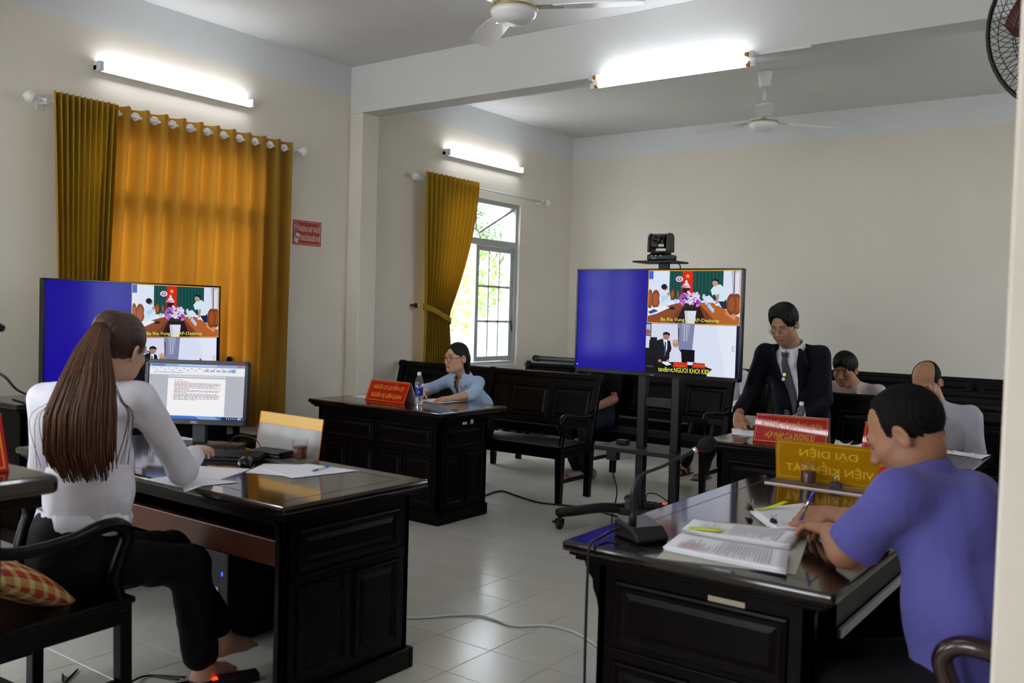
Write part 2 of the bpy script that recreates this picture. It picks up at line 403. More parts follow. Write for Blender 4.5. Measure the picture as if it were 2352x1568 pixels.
# ------------------------------------------------------------------ ceiling fans (at rest)
m_fan = mat('white_fan_enamel', '#e4e4e6', 0.3, coat=0.3)
m_fangold = mat('brass_trim', '#b09a4a', 0.35, metal=0.7)
def ceiling_fan(x, y, zm, a0, label):
    r = thing('ceiling_fan', label, 'ceiling fan', (x, y, H))
    def L(p, nm, m, **k): return MB().lathe(p, (x, y, 0), 28).build(nm, m, r, smooth=True, world=True, **k)
    L([(0, H), (.062, H), (.064, H-.012), (.05, H-.13), (.03, H-.135), (0, H-.135)], 'canopy', m_fan)
    L([(.016, H-.13), (.016, zm+.1)], 'down_rod', m_fan)
    L([(0, zm+.215), (.045, zm+.215), (.062, zm+.09), (.06, zm+.085), (0, zm+.085)], 'lower_canopy', m_fan)
    L([(0, zm+.08), (.06, zm+.08), (.115, zm+.055), (.128, zm+.035), (.128, zm+.025)], 'motor_housing', m_fan)
    L([(.1285, zm+.034), (.131, zm+.03), (.1285, zm+.022)], 'trim_ring', m_fangold)
    L([(.128, zm+.022), (.12, zm-.005), (.105, zm-.02), (.09, zm-.035), (.05, zm-.045), (0, zm-.048)], 'bottom_cover', m_fan)
    for k in range(3):
        a = a0+k*2*PI/3; T = Matrix.Translation((x, y, zm+.035)) @ Matrix.Rotation(a, 4, 'Z')
        b = MB(T @ Matrix.Rotation(math.radians(9), 4, 'X'))
        prof = [(.22, -.055, .055), (.3, -.065, .07), (.5, -.075, .075), (.66, -.075, .06), (.70, -.06, .035)]
        vs = []; fs = []
        for xx, ya, yb in prof: vs += [(xx, ya, .003), (xx, yb, .003), (xx, yb, -.003), (xx, ya, -.003)]
        for q in range(len(prof)-1):
            for e in range(4): fs.append((q*4+e, q*4+(e+1) % 4, q*4+4+(e+1) % 4, q*4+4+e))
        fs += [(3, 2, 1, 0), tuple(len(vs)-4+e for e in range(4))]
        b.add(vs, fs); bo = b.build('blade', m_fan, r, world=True)
        MB(T).box(.1, .27, -.022, .022, -.004, .004).build('blade_arm', m_chrome, bo, world=True)
    return r
ceiling_fan(3.16, -5.56, 3.07, 0.42, 'white ceiling fan hub at the top edge of the picture')
ceiling_fan(3.11, -1.79, 3.17, 0.9, 'white ceiling fan on a long rod near the back wall')

# ------------------------------------------------------------------ wall fan at the upper right
m_blade = mat('dark_red_fan_blade', '#5b2f2c', 0.4)
def wall_fan():
    c = Vector((5.72, -5.71, 2.55)); r = thing('wall_fan', 'black caged fan with dark red blades at the upper right corner', 'fan', (XR, -5.62, 2.45))
    ax = Vector((-.42, -.86, -.28)).normalized()
    T = Matrix.Translation(c) @ ax.to_track_quat('Z', 'Y').to_matrix().to_4x4()
    R = 0.285
    MB(T).tube([(R*math.cos(a*PI/20), R*math.sin(a*PI/20), 0) for a in range(41)], .009, 8, cap=False).build('cage_rim', m_blackm, r, smooth=True, world=True)
    for s in (1, -1):
        g = MB(T)
        for k in range(60):
            a = 2*PI*k/60
            g.tube([((.05+(R-.05)*t)*math.cos(a+.5*(1-t)*s), (.05+(R-.05)*t)*math.sin(a+.5*(1-t)*s), s*(.075*(1-t**2.2)+.004)) for t in (0, .35, .7, 1)], .0014, 4, cap=False)
        for q in (.35, .7): g.tube([((.05+(R-.05)*q)*math.cos(a*PI/20), (.05+(R-.05)*q)*math.sin(a*PI/20), s*(.075*(1-q**2.2)+.004)) for a in range(41)], .0018, 4, cap=False)
        g.build('front_grille' if s > 0 else 'rear_grille', m_blackm, r, world=True)
    MB(T).lathe([(0, .085), (.045, .082), (.05, .07), (0, .07)], n=20).build('grille_badge', m_blackm, r, smooth=True, world=True)
    MB(T).lathe([(0, .03), (.035, .025), (.04, -.03), (0, -.03)], n=20).build('hub', m_blade, r, smooth=True, world=True)
    for k in range(3):
        b = MB(T @ Matrix.Rotation(k*2*PI/3+.3, 4, 'Z')); P = []
        for u in range(6):
            rr = .035+.17*u/5; w = .25+.75*math.sin(PI*(.15+.7*u/5))
            P.append([(rr*math.cos(t*w*.75), rr*math.sin(t*w*.75), .025*t) for t in (-1, -.5, 0, .5, 1)])
        b.grid(P).build('blade', m_blade, r, smooth=True, solid=.003, world=True)
    MB(T).lathe([(0, -.08), (.06, -.08), (.07, -.12), (.06, -.2), (.03, -.23), (0, -.23)], n=20).build('motor', m_blackm, r, smooth=True, world=True)
    e = T @ Vector((0, 0, -.2))
    MB().tube(spline([e, e+Vector((.1, .05, -.1)), (6.6, -5.60, 2.32), (XR-.04, -5.62, 2.32)]), .018, 8).build('arm', m_blackm, r, smooth=True, world=True)
    MB().box(XR-.04, XR, -5.68, -5.56, 2.2, 2.44).build('wall_bracket', m_blackm, r, bevel=.005, world=True)
wall_fan()

# ------------------------------------------------------------------ curtains and rods
def cloth_material(name, col, tcol, k):
    M = bpy.data.materials.new(name); M.use_nodes = True; nt = M.node_tree; b = nt.nodes['Principled BSDF']
    b.inputs['Base Color'].default_value = lin(col)+(1,); b.inputs['Roughness'].default_value = .7; b.inputs['Specular IOR Level'].default_value = .2; b.inputs['Sheen Weight'].default_value = .15
    tc = nt.nodes.new('ShaderNodeTexCoord'); w = nt.nodes.new('ShaderNodeTexNoise'); w.inputs['Scale'].default_value = 260; nt.links.new(tc.outputs['Object'], w.inputs['Vector'])
    bp = nt.nodes.new('ShaderNodeBump'); bp.inputs['Strength'].default_value = .12; bp.inputs['Distance'].default_value = .004; nt.links.new(w.outputs['Fac'], bp.inputs['Height']); nt.links.new(bp.outputs[0], b.inputs['Normal'])
    t = nt.nodes.new('ShaderNodeBsdfTranslucent'); t.inputs[0].default_value = lin(tcol)+(1,)
    mx = nt.nodes.new('ShaderNodeMixShader'); mx.inputs[0].default_value = k
    o = nt.nodes['Material Output']; nt.links.new(b.outputs[0], mx.inputs[1]); nt.links.new(t.outputs[0], mx.inputs[2]); nt.links.new(mx.outputs[0], o.inputs[0])
    return M
m_curtain = cloth_material('mustard_curtain', '#a38418', '#b57c16', .14)
m_curtain_l = cloth_material('backlit_mustard_curtain', '#8f7020', '#c67c20', .22)  # same cloth as the other curtains, its daylight glow put into the colours
m_ring = mat('white_eyelet', '#e6e6e6', .3)
def rod(y0, y1, z, label):
    r = thing('curtain_rod', label, 'curtain rod', (0.1, (y0+y1)/2, z))
    MB().tube([(.1, y0, z), (.1, y1, z)], .0125, 12).build('pole', m_whitep, r, smooth=True, world=True)
    for y, s in ((y0, -1), (y1, 1)):
        MB().lathe([(.0125, 0), (.02, .008*1), (.014, .02), (.034, .04), (.042, .06), (.036, .08), (.012, .10), (0, .104)], (.1, y, z), 14, 'y').build('finial', m_whitep, r, world=True) if s > 0 else \
            MB(Matrix.Translation((.1, y, z)) @ Matrix.Rotation(PI, 4, 'Z')).lathe([(.0125, 0), (.02, .008), (.014, .02), (.034, .04), (.042, .06), (.036, .08), (.012, .10), (0, .104)], (0, 0, 0), 14, 'y').build('finial', m_whitep, r, world=True)
        b = MB(); yy = y-s*.05
        b.box(0, .008, yy-.02, yy+.02, z-.06, z+.02); b.bar((0, yy, z-.01), (.1, yy, z-.022), .016, .016); b.tube([(.1, yy-.012, z), (.1, yy+.012, z)], .02, 12)
        b.build('bracket', m_lamp, r, world=True)
    return r
rod(-6.56, -4.42, 2.775, 'white curtain rod carrying the closed mustard curtains')
rod(-2.90, -0.74, 2.770, 'white curtain rod above the open far window, bare at its right')
def curtain(name, label, ytop, ybot, ztop, zbot, nple, amp, phase=0.0, xr=.1, rings=(), tie=None, nz=44, edge=None, amp_b=None, hem=True, m=None):
    r = thing(name, label, 'curtain', (.1, sum(ytop)/2, zbot), group='mustard curtains')
    nu = nple*12+1; P = []
    for i in range(nu):
        u = i/(nu-1); row = []
        for k in range(nz+1):
            t = k/nz; z = ztop+(zbot-ztop)*t
            if tie:
                zt, wt, yt = tie   # height, width factor, centre where it is tied
                tt = (ztop-zt)/(ztop-zbot)
                if t < tt: q = (t/tt)**1.7; ya = ytop[0]+(yt-wt/2-ytop[0])*q; yb = ytop[1]+(yt+wt/2-ytop[1])*q
                else: q = min(1, (t-tt)/(1-tt)*1.3); q = q*q*(3-2*q); ya = yt-wt/2+(ybot[0]-yt+wt/2)*q; yb = yt+wt/2+(ybot[1]-yt-wt/2)*q
            else:
                ya = ytop[0]+(ybot[0]-ytop[0])*t; yb = ytop[1]+(ybot[1]-ytop[1])*t
            A = amp+((amp_b if amp_b is not None else amp)-amp)*min(1, t*1.4)
            ph = 2*PI*nple*u+phase
            w = math.sin(ph)+.25*math.sin(2*ph+1.3+2*t)
            jit = .35*math.sin(3.1*u*nple+4*t)+.25*math.sin(1.7*u*nple+2.2)
            row.append((xr+A*w*(.85+.15*math.sin(5*u+6*t))+.006*jit*t, ya+(yb-ya)*u+.010*math.sin(ph*1.0+2.0)*(.5+t)*(amp/.04)*(1 if not edge else 1), z-(.004*math.cos(2*ph) if t == 0 else 0)))
        P.append(row)
    MB().grid(P).build('cloth', m or m_curtain, r, smooth=True, world=True)
    # the header seam, a slim double fold
    for y in rings:
        MB(Matrix.Translation((xr, y, ztop-.055)) @ Matrix.Rotation(math.radians(-28), 4, 'Z')).lathe([(.016, -.004), (.029, -.005), (.031, 0), (.029, .005), (.016, .004)], (0, 0, 0), 18, 'x').build('eyelet', m_ring, r, smooth=True, world=True)
    return r
curtain('curtain', 'mustard curtain gathered in tight pleats at the left of the near window', (-6.50, -6.05), (-6.42, -6.15), 2.832, .50, 11, .036, amp_b=.030, xr=.148)
curtain('curtain', 'mustard curtain spread across the near window, glowing with daylight', (-6.12, -4.50), (-6.26, -4.52), 2.835, .50, 11, .055, phase=1.0,
        rings=[-6.12+1.62*(k+.55)/11 for k in range(11)], amp_b=.050, m=m_curtain_l)
c2 = curtain('curtain', 'mustard curtain tied back beside the open far window', (-2.87, -2.03), (-2.84, -2.37), 2.83, .35, 12, .034, xr=.146, tie=(1.45, .36, -2.64))
tb = MB(); P = []
for k in range(25):
    a = 2*PI*k/24; P.append([(.146+.058*math.cos(a), -2.64+.205*math.sin(a), 1.44-.075*math.sin(a)+dz) for dz in (-.028, 0, .028)])
tb.grid(P).build('tieback', m_curtain, c2, smooth=True, solid=.004, world=True)
MB().lathe([(0, 0), (.012, 0), (.012, .05), (.024, .055), (.028, .07), (.02, .085), (0, .09)], (0.0, -2.87, 1.52), 14, 'x').build('tieback_hook', m_wood_red, c2, smooth=True, world=True)

# ------------------------------------------------------------------ no-smoking sign on the left wall
m_signred = mat('red_sign_board', '#b02a1c', .4); m_signwhite = mat('white_sign_print', '#dcd8d8', .5)
def put_text(mb, T, body, cx, cy, w, h, shear=0.0, bold=0.0, mirror=False):
    vs, fs = text_mesh(body, 1.0, shear, bold=bold, mirror=mirror)
    xs = [v[0] for v in vs]; ys = [v[1] for v in vs]
    if not xs: return
    kx = w/(max(xs)-min(xs)); ky = h/(max(ys)-min(ys)); mx_, my_ = (max(xs)+min(xs))/2, (max(ys)+min(ys))/2
    mb.M = T; mb.add([(cx+(v[0]-mx_)*kx, cy+(v[1]-my_)*ky, 0) for v in vs], fs); mb.M = None
def wall_sign():
    y0, y1, z0, z1 = -4.372, -4.06, 2.005, 2.215
    r = thing('warning_sign', 'red no smoking and no phone sign on the wall right of the closed curtains', 'sign', (0, -4.215, 2.0))
    MB().box(0, .005, y0, y1, z0, z1).build('board', m_signred, r, world=True)
    T = Matrix.Translation((.0056, (y0+y1)/2, (z0+z1)/2)) @ Matrix(((0, 0, 1), (1, 0, 0), (0, 1, 0))).to_4x4()
    w, h = (y1-y0)/2-.012, (z1-z0)/2-.010
    b = MB(T)
    for a in ((-w, w, h-.003, h), (-w, w, -h, -h+.003), (-w, -w+.003, -h, h), (w-.003, w, -h, h)): b.box(a[0], a[1], a[2], a[3], 0, .0006)
    b.build('border', m_signwhite, r, world=True)
    for body, cy, hh in (('KHÔNG HÚT THUỐC', .045, .068), ('KHÔNG SỬ DỤNG ĐIỆN THOẠI', -.042, .072)):
        t = MB(); put_text(t, T, body, .033, cy, .225, hh, bold=.012); t.build('lettering', m_signwhite, r, world=True)
    i = MB(T)
    i.tube([(-.112+.026*math.cos(a*PI/12), .045+.028*math.sin(a*PI/12), .0004) for a in range(25)], .002, 4, cap=False)
    i.bar((-.13, .062, .0004), (-.094, .028, .0004), .004, .001); i.bar((-.125, .033, .0004), (-.1, .058, .0004), .006, .001)
    i.build('no_smoking_symbol', m_signwhite, r, world=True)
    p = MB(T @ Matrix.Translation((-.112, -.045, 0)) @ Matrix.Rotation(-.35, 4, 'Z'))
    p.box(-.02, .02, .012, .04, 0, .0006); p.box(-.02, .02, -.04, -.008, 0, .0006); p.box(-.02, -.014, -.01, .014, 0, .0006); p.box(.014, .02, -.01, .014, 0, .0006)
    p.bar((-.03, .035, .0008), (.03, -.04, .0008), .003, .0008)
    p.build('no_phone_symbol', m_signwhite, r, world=True)
wall_sign()
# ------------------------------------------------------------------ desks
def face_T(face, x0, x1, y0, y1):
    """frame on a side of a box: local x runs along the face, y up, z outwards; origin at the face's lower left corner"""
    if face == 'S': return Matrix(((1, 0, 0, x0), (0, 0, -1, y0), (0, 1, 0, 0), (0, 0, 0, 1)))
    if face == 'N': return Matrix(((-1, 0, 0, x1), (0, 0, 1, y1), (0, 1, 0, 0), (0, 0, 0, 1)))
    if face == 'E': return Matrix(((0, 0, 1, x1), (1, 0, 0, y0), (0, 1, 0, 0), (0, 0, 0, 1)))
    return Matrix(((0, 0, -1, x0), (-1, 0, 0, y1), (0, 1, 0, 0), (0, 0, 0, 1)))
def panel(T, u0, u1, z0, z1, parent, m=None):
    w = .022
    def ring(i, d): return [(u0+i, z0+i, d), (u1-i, z0+i, d), (u1-i, z1-i, d), (u0+i, z1-i, d)]
    R = [ring(0, 0.0), ring(.004, .009), ring(w*.5, .011), ring(w, .002), ring(w+.012, .001), ring(w+.03, .007)]
    vs = [p for r in R for p in r]; fs = []
    for k in range(len(R)-1):
        for e in range(4): fs.append((k*4+e, k*4+(e+1) % 4, k*4+4+(e+1) % 4, k*4+4+e))
    fs.append(tuple((len(R)-1)*4+e for e in range(4))); fs.append((3, 2, 1, 0))
    return MB(T).add(vs, fs).build('panel', m or m_wood, parent, world=True)
def desk(label, x0, x1, y0, y1, z, faces, open_face=None, ov=(.055, .055, .055, .055), inlay=.085, plinth=True, group='dark rosewood court desks', wt=None):
    """ov: overhang of the top over the body at west, east, south, north"""
    r = thing('court_desk', label, 'desk', ((x0+x1)/2, (y0+y1)/2, 0), group=group)
    MB().box(x0, x1, y0, y1, z-.032, z).build('tabletop', wt or m_woodtop, r, bevel=.011, seg=3, world=True)
    mo = MB()
    for k, (i, za, zb) in enumerate(((.018, z-.045, z-.032), (.032, z-.06, z-.045))):
        mo.box(x0+min(i, ov[0]), x1-min(i, ov[1]), y0+min(i, ov[2]), y1-min(i, ov[3]), za, zb)
    mo.build('moulding', m_wood, r, bevel=.004, world=True)
    if inlay:
        g = MB(); i = inlay; t = .0022
        for a in ((x0+i, x1-i, y0+i, y0+i+t*2), (x0+i, x1-i, y1-i-t*2, y1-i), (x0+i, x0+i+t*2, y0+i, y1-i), (x1-i-t*2, x1-i, y0+i, y1-i)): g.box(*a, z-.0002, z+.0004)
        g.build('inlay_line', m_wood_black, r, world=True)
    bx0, bx1, by0, by1 = x0+ov[0], x1-ov[1], y0+ov[2], y1-ov[3]; zt = z-.06; b = MB(); t = .028
    sides = {'S': (bx0, bx1, by0, by0+t), 'N': (bx0, bx1, by1-t, by1), 'W': (bx0, bx0+t, by0, by1), 'E': (bx1-t, bx1, by0, by1)}
    for s, q in sides.items():
        if s != open_face: b.box(*q, 0.0, zt)
    if open_face in ('S', 'N'):
        q = sides[open_face]; b.box(bx0, bx0+.05, q[2], q[3], 0, zt); b.box(bx1-.05, bx1, q[2], q[3], 0, zt)
        b.box(bx0, bx1, q[2], q[3], zt-.03, zt)
    if open_face in ('E', 'W'):
        q = sides[open_face]; b.box(q[0], q[1], by0, by0+.05, 0, zt); b.box(q[0], q[1], by1-.05, by1, 0, zt)
        b.box(q[0], q[1], by0, by1, zt-.03, zt)
    b.build('body', m_wood, r, bevel=.003, world=True)
    if plinth:
        p = MB(); e = .022
        for s, q in sides.items():
            if s == open_face: continue
            if s == 'S': p.box(bx0-e, bx1+e, by0-e, by0, 0, .085)
            if s == 'N': p.box(bx0-e, bx1+e, by1, by1+e, 0, .085)
            if s == 'W': p.box(bx0-e, bx0, by0, by1, 0, .085)
            if s == 'E': p.box(bx1, bx1+e, by0, by1, 0, .085)
        p.build('plinth', m_wood, r, bevel=.006, world=True)
    for f, (nu, nl, zm) in faces.items():
        T = face_T(f, bx0, bx1, by0, by1); Lw = (bx1-bx0) if f in 'SN' else (by1-by0)
        st = .06
        if zm:
            for k in range(nu):
                a = st+(Lw-st*.5-st)*k/nu; panel(T, a, a+(Lw-1.5*st)/nu-st*.5, zm+.02, zt-.045, r)
            zlo = zm-.03
        else: zlo = zt-.05
        for k in range(nl):
            a = st+(Lw-1.5*st)*k/nl; panel(T, a, a+(Lw-1.5*st)/nl-st*.5, .125, zlo, r)
        if zm: MB(T).box(.03, Lw-.03, zm-.022, zm+.006, 0, .008).build('rail', m_wood, r, bevel=.003, world=True)
    return r
DZ = 0.78
dA = desk('dark desk of the woman in the blue shirt, with white stickers on its side', 0.78, 2.12, -4.85, -4.09, DZ, {'S': (2, 4, .50), 'E': (1, 2, .50)}, open_face='N', ov=(.06, .06, .06, .17))
dB = desk('dark desk in front of the standing man in the suit', 3.92, 5.33, -4.65, -4.00, DZ, {'S': (2, 4, .50), 'E': (1, 2, .50), 'W': (1, 2, .5)}, open_face='N', ov=(.075, .06, .06, .08))
dC = desk('dark desk of the man in the violet shirt, reflecting the screen', 4.59, 5.42, -7.16, -5.54, DZ, {'S': (1, 2, .46), 'W': (2, 4, .46)}, open_face='E', ov=(.10, .075, .065, .10))
dD = desk('dark desk of the clerk, with computer monitor and keyboard', 1.72, 3.635, -7.45, -6.69, DZ, {'E': (1, 2, .50), 'N': (2, 4, .5)}, open_face='S', ov=(.06, .055, .055, .055))
# stickers, drawer front
for a in ((2.0605, -4.55, -4.50, .675, .693), (2.0605, -4.46, -4.425, .67, .705)):
    MB().box(a[0], a[0]+.001, a[1], a[2], a[3], a[4]).build('sticker', m_sticker, dA, world=True)
MB().box(5.05, 5.16, -7.0965, -7.0955, .672, .69).build('sticker', mat('yellowed_sticker', '#a89c84', .6), dC, world=True)
MB().box(2.1, 3.52, -7.30, -7.27, .50, .60).build('drawer_tray_front', m_wood_red, dD, bevel=.004, world=True)
MB().box(2.1, 3.52, -7.27, -6.85, .50, .515).build('drawer_tray', m_wood, dD, world=True)
MB().box(5.315, 5.325, -6.75, -5.75, .53, .56).build('drawer_rail', m_alu, dC, world=True)
MB().box(4.75, 5.31, -6.75, -5.75, .56, .66).build('drawer', m_wood, dC, bevel=.003, world=True)
for x in (4.63, ):   # carved bracket under the overhanging corner
    MB().prism([(4.63, .72), (4.69, .72), (4.69, .56), (4.682, .60), (4.668, .63), (4.664, .66), (4.645, .68)], -7.09, -7.05, 'y').build('corner_bracket', m_wood, dC, world=True)

# desk under the left television (only its end shows) and the judges' bench corner in the foreground
dE = desk('dark side desk by the left wall, carrying the left television', 0.06, 0.62, -6.93, -5.36, .85, {'E': (2, 4, .55)}, open_face=None, ov=(.05, .05, .06, .06), inlay=0)
def judge_bench():
    r = thing('judge_desk', 'corner of a tall dark desk in the lower left foreground', 'desk', (3.5, -8.75, 0))
    MB().box(3.0, 3.99, -9.1, -8.41, 1.02, 1.065).build('tabletop', m_woodtop, r, bevel=.014, seg=3, world=True)
    MB().box(3.03, 3.96, -9.07, -8.44, .99, 1.02).build('moulding', m_wood, r, bevel=.006, world=True)
    MB().box(3.05, 3.90, -9.05, -8.50, 0, .99).build('body', m_wood, r, bevel=.004, world=True)
    T = face_T('E', 3.05, 3.90, -9.05, -8.50)
    panel(T, .06, .25, .12, .9, r); panel(T, .30, .49, .12, .9, r)
    T = face_T('N', 3.05, 3.90, -9.05, -8.50)
    panel(T, .06, .40, .12, .9, r); panel(T, .46, .79, .12, .9, r)
judge_bench()

# ------------------------------------------------------------------ benches (one built, the others copies)
BL = 2.26
def make_bench(label):
    r = thing('bench', label, 'bench', (0, 0, 0), group='dark wooden slatted benches')
    # local: x along the bench 0..BL, y = 0 at the front leg, back at y = .57, seat height .44
    for x in (.035, BL/2, BL-.035):
        f = MB(); a, b = .03, .022
        f.add([(x-b, -b, 0), (x+b, -b, 0), (x+b, b, 0), (x-b, b, 0), (x-a, -a, .37), (x+a, -a, .37), (x+a, a, .37), (x-a, a, .37)], [(3,2,1,0),(4,5,6,7),(0,1,5,4),(1,2,6,5),(2,3,7,6),(3,0,4,7)])
        f.build('leg', m_wood_black, r, bevel=.004)
        b_ = MB(); P = [(.42+.0, 0), (.425, .25), (.43, .44), (.50, .72), (.565, .985)]
        for k in range(4):
            y0, z0 = P[k]; y1, z1 = P[k+1]; b_.bar((x, y0, z0), (x, y1, z1+.004), .055, .04, upv=(0, 1, 0))
        b_.build('rear_leg', m_wood_black, r, bevel=.004)
        MB().bar((x, .02, .17), (x, .41, .17), .022, .03).build('stretcher', m_wood_black, r, bevel=.003)
        MB().box(x-.022, x+.022, 0, .43, .36, .40).build('seat_bearer', m_wood_black, r)
    MB().box(0, BL, -.032, .0, .35, .43).build('front_apron', m_wood_black, r, bevel=.005)
    MB().box(0, BL, .40, .44, .36, .43).build('rear_apron', m_wood_black, r, bevel=.004)
    for x in (0.0, BL-.03): MB().box(x, x+.03, 0, .42, .36, .43).build('side_apron', m_wood_black, r, bevel=.003)
    o = MB().box(.01, BL-.01, -.036, .012, .43, .448).build('slat', m_wood_black, r, bevel=.004)
    sl = MB().box(.01, BL-.01, -.014, .014, .43, .447).build('slat', m_wood_black, r, bevel=.003); sl.location.y = .04
    for k in range(1, 9):
        c = sl.copy(); COL.objects.link(c); c.parent = r; c.location.y = .04+k*.044
    # leaning back: a frame of rails and stiles with panels
    lean = math.atan2(.135, .545); T = Matrix.Translation((0, .445, .44)) @ Matrix.Rotation(-lean, 4, 'X')
    MB(T).prism([(-.026, .505), (.034, .505), (.04, .52), (.04, .545), (.03, .558), (-.018, .558), (-.03, .545), (-.03, .52)], -.012, BL+.012, 'x').build('top_rail', m_wood_black, r, bevel=.003)
    MB(T).box(.04, BL-.04, -.012, .014, .10, .16).build('bottom_rail', m_wood_black, r, bevel=.003)
    MB(T).box(.04, BL-.04, -.012, .014, .44, .507).build('frieze_rail', m_wood_black, r, bevel=.003)
    n = 5; w = (BL-.1)/n
    for k in range(n+1): MB(T).box(.03+k*w, .03+k*w+.045, -.013, .015, .15, .45).build('stile', m_wood_black, r)
    for k in range(n):
        F = T @ Matrix(((1, 0, 0, .075+k*w), (0, 0, -1, -.002), (0, 1, 0, 0), (0, 0, 0, 1)))
        p = panel(F, 0, w-.045, .16, .44, r, m_wood_black)
        MB(T).box(.075+k*w, .03+(k+1)*w, -.002, .010, .16, .44).build('panel_back', m_wood_black, p)
    for x in (.03, BL-.03):
        a = MB(); pts = spline([(x, .505, .70), (x, .40, .655), (x, .24, .66), (x, .10, .675), (x, .03, .672), (x, -.005, .64), (x, .0, .58), (x, .018, .53), (x, .012, .48), (x, -.004, .42)], 5)
        a.tube(pts, [.017+.006*math.sin(PI*min(1, i/(len(pts)*.5))) for i in range(len(pts))], 10, sx=1.25)
        a.build('armrest', m_wood_black, r, smooth=True)
    return r
def place_bench(x0, yf, label, first=[]):
    if not first:
        r = make_bench(label); first.append(r)
    else: r = dup(first[0])
    r.location = (x0, yf, 0); r['label'] = label
    return r
b1 = place_bench(.06, -3.62, 'slatted bench behind the woman in the blue shirt')
place_bench(.74, -2.48, 'bench behind the right television stand, its right armrest by the suited man')
place_bench(.10, -1.42, 'bench by the back corner right of the open window')
place_bench(3.72, -3.62, 'bench on which the man in the grey shirt sits')
place_bench(3.42, -2.48, 'bench on which the man in the checked shirt sits')
place_bench(2.45, -1.42, 'bench right behind the television, on which the white shirt sits')
place_bench(4.74, -1.42, 'bench in the last row but one at the right')
place_bench(3.00, -.60, 'bench against the back wall behind the suited man')
place_bench(5.29, -.60, 'bench against the back wall at the far right')
for a in ((2.21, 2.25, -3.6535, -3.6525, .385, .405),): MB().box(*a).build('sticker', m_sticker, b1, world=True)
for a in ((2.3205, 2.3215, -3.50, -3.465, .375, .412), (2.322, 2.323, -3.205, -3.185, .345, .425)): MB().box(*a).build('sticker', m_whitep, b1, world=True)

# ------------------------------------------------------------------ armchairs
def armchair(label, loc, rz, arms=True, m=None, group='dark wooden armchairs'):
    """local: sitter faces +y; seat centre at the origin, .60 wide"""
    m = m or m_wood_black; r = thing('armchair', label, 'chair', loc, rz, group=group)
    for sx in (-1, 1):
        MB().bar((sx*.27, .24, 0), (sx*.265, .235, .45), .045, .045, upv=(0, 1, 0)).build('leg', m, r, bevel=.004)
        b = MB(); P = [(-.235, 0), (-.225, .45), (-.25, .68), (-.30, .92), (-.325, 1.06)]
        for k in range(4): b.bar((sx*.255, P[k][0], P[k][1]), (sx*.255, P[k+1][0], P[k+1][1]+.003), .042, .038, upv=(0, 1, 0))
        b.build('rear_leg', m, r, bevel=.005)
        pts = spline([(sx*.258, -.255, .715), (sx*.285, -.14, .69), (sx*.30, .02, .70), (sx*.305, .12, .725), (sx*.30, .19, .722), (sx*.295, .225, .68), (sx*.29, .20, .60), (sx*.285, .185, .54), (sx*.28, .205, .48), (sx*.272, .225, .42)], 6)
        if arms: MB().tube(pts, [.02+.004*math.sin(PI*i/len(pts)) for i in range(len(pts))], 12, sx=1.2).build('armrest', m, r, smooth=True)
        MB().box(sx*.27-.014, sx*.27+.014, -.22, .24, .14, .175).build('stretcher', m, r, bevel=.003)
        MB().box(sx*.275-.014, sx*.275+.014, -.22, .24, .37, .44).build('side_apron', m, r, bevel=.003)
    MB().box(-.27, .27, .225, .25, .37, .44).build('front_apron', m, r, bevel=.003)
    MB().box(-.27, .27, -.235, -.21, .37, .44).build('rear_apron', m, r, bevel=.003)
    MB().box(-.26, .26, -.02, .01, .145, .17).build('cross_stretcher', m, r, bevel=.003)
    MB().box(-.30, .30, -.235, .265, .437, .462).build('seat', m, r, bevel=.008)
    lean = .27; T = Matrix.Translation((0, -.245, .62)) @ Matrix.Rotation(lean*.75, 4, 'X')
    top = [(-.30, .36), (-.27, .44), (-.20, .455), (-.12, .445), (-.06, .475), (.06, .475), (.12, .445), (.20, .455), (.27, .44), (.30, .36), (.25, .37), (.2, .40), (.1, .385), (0, .40), (-.1, .385), (-.2, .40), (-.25, .37)]
    MB(T).prism(top, -.018, .018, 'y').build('crest_rail', m, r, bevel=.004)
    MB(T).box(-.25, .25, -.012, .012, -.06, -.02).build('lower_rail', m, r, bevel=.003)
    sp = [(-.05, -.02), (-.07, .1), (-.045, .2), (-.08, .30), (-.06, .40), (.06, .40), (.08, .30), (.045, .2), (.07, .1), (.05, -.02)]
    MB(T).prism(sp, -.008, .008, 'y').build('splat', m, r, bevel=.002)
    return r
armchair('black armchair of the clerk, seen over its armrest in the lower left', (2.95, -8.03, 0), math.radians(4))
armchair('dark red-brown armchair under the man in the violet shirt', (5.90, -6.86, 0), math.radians(90), m=mat('dark_red_lacquer', '#2a1010', .22, coat=.4))
armchair('carved dark chair by the left wall, right of the left television', (.37, -5.27, 0), math.radians(-90), arms=False, m=m_wood)['category'] = 'chair'

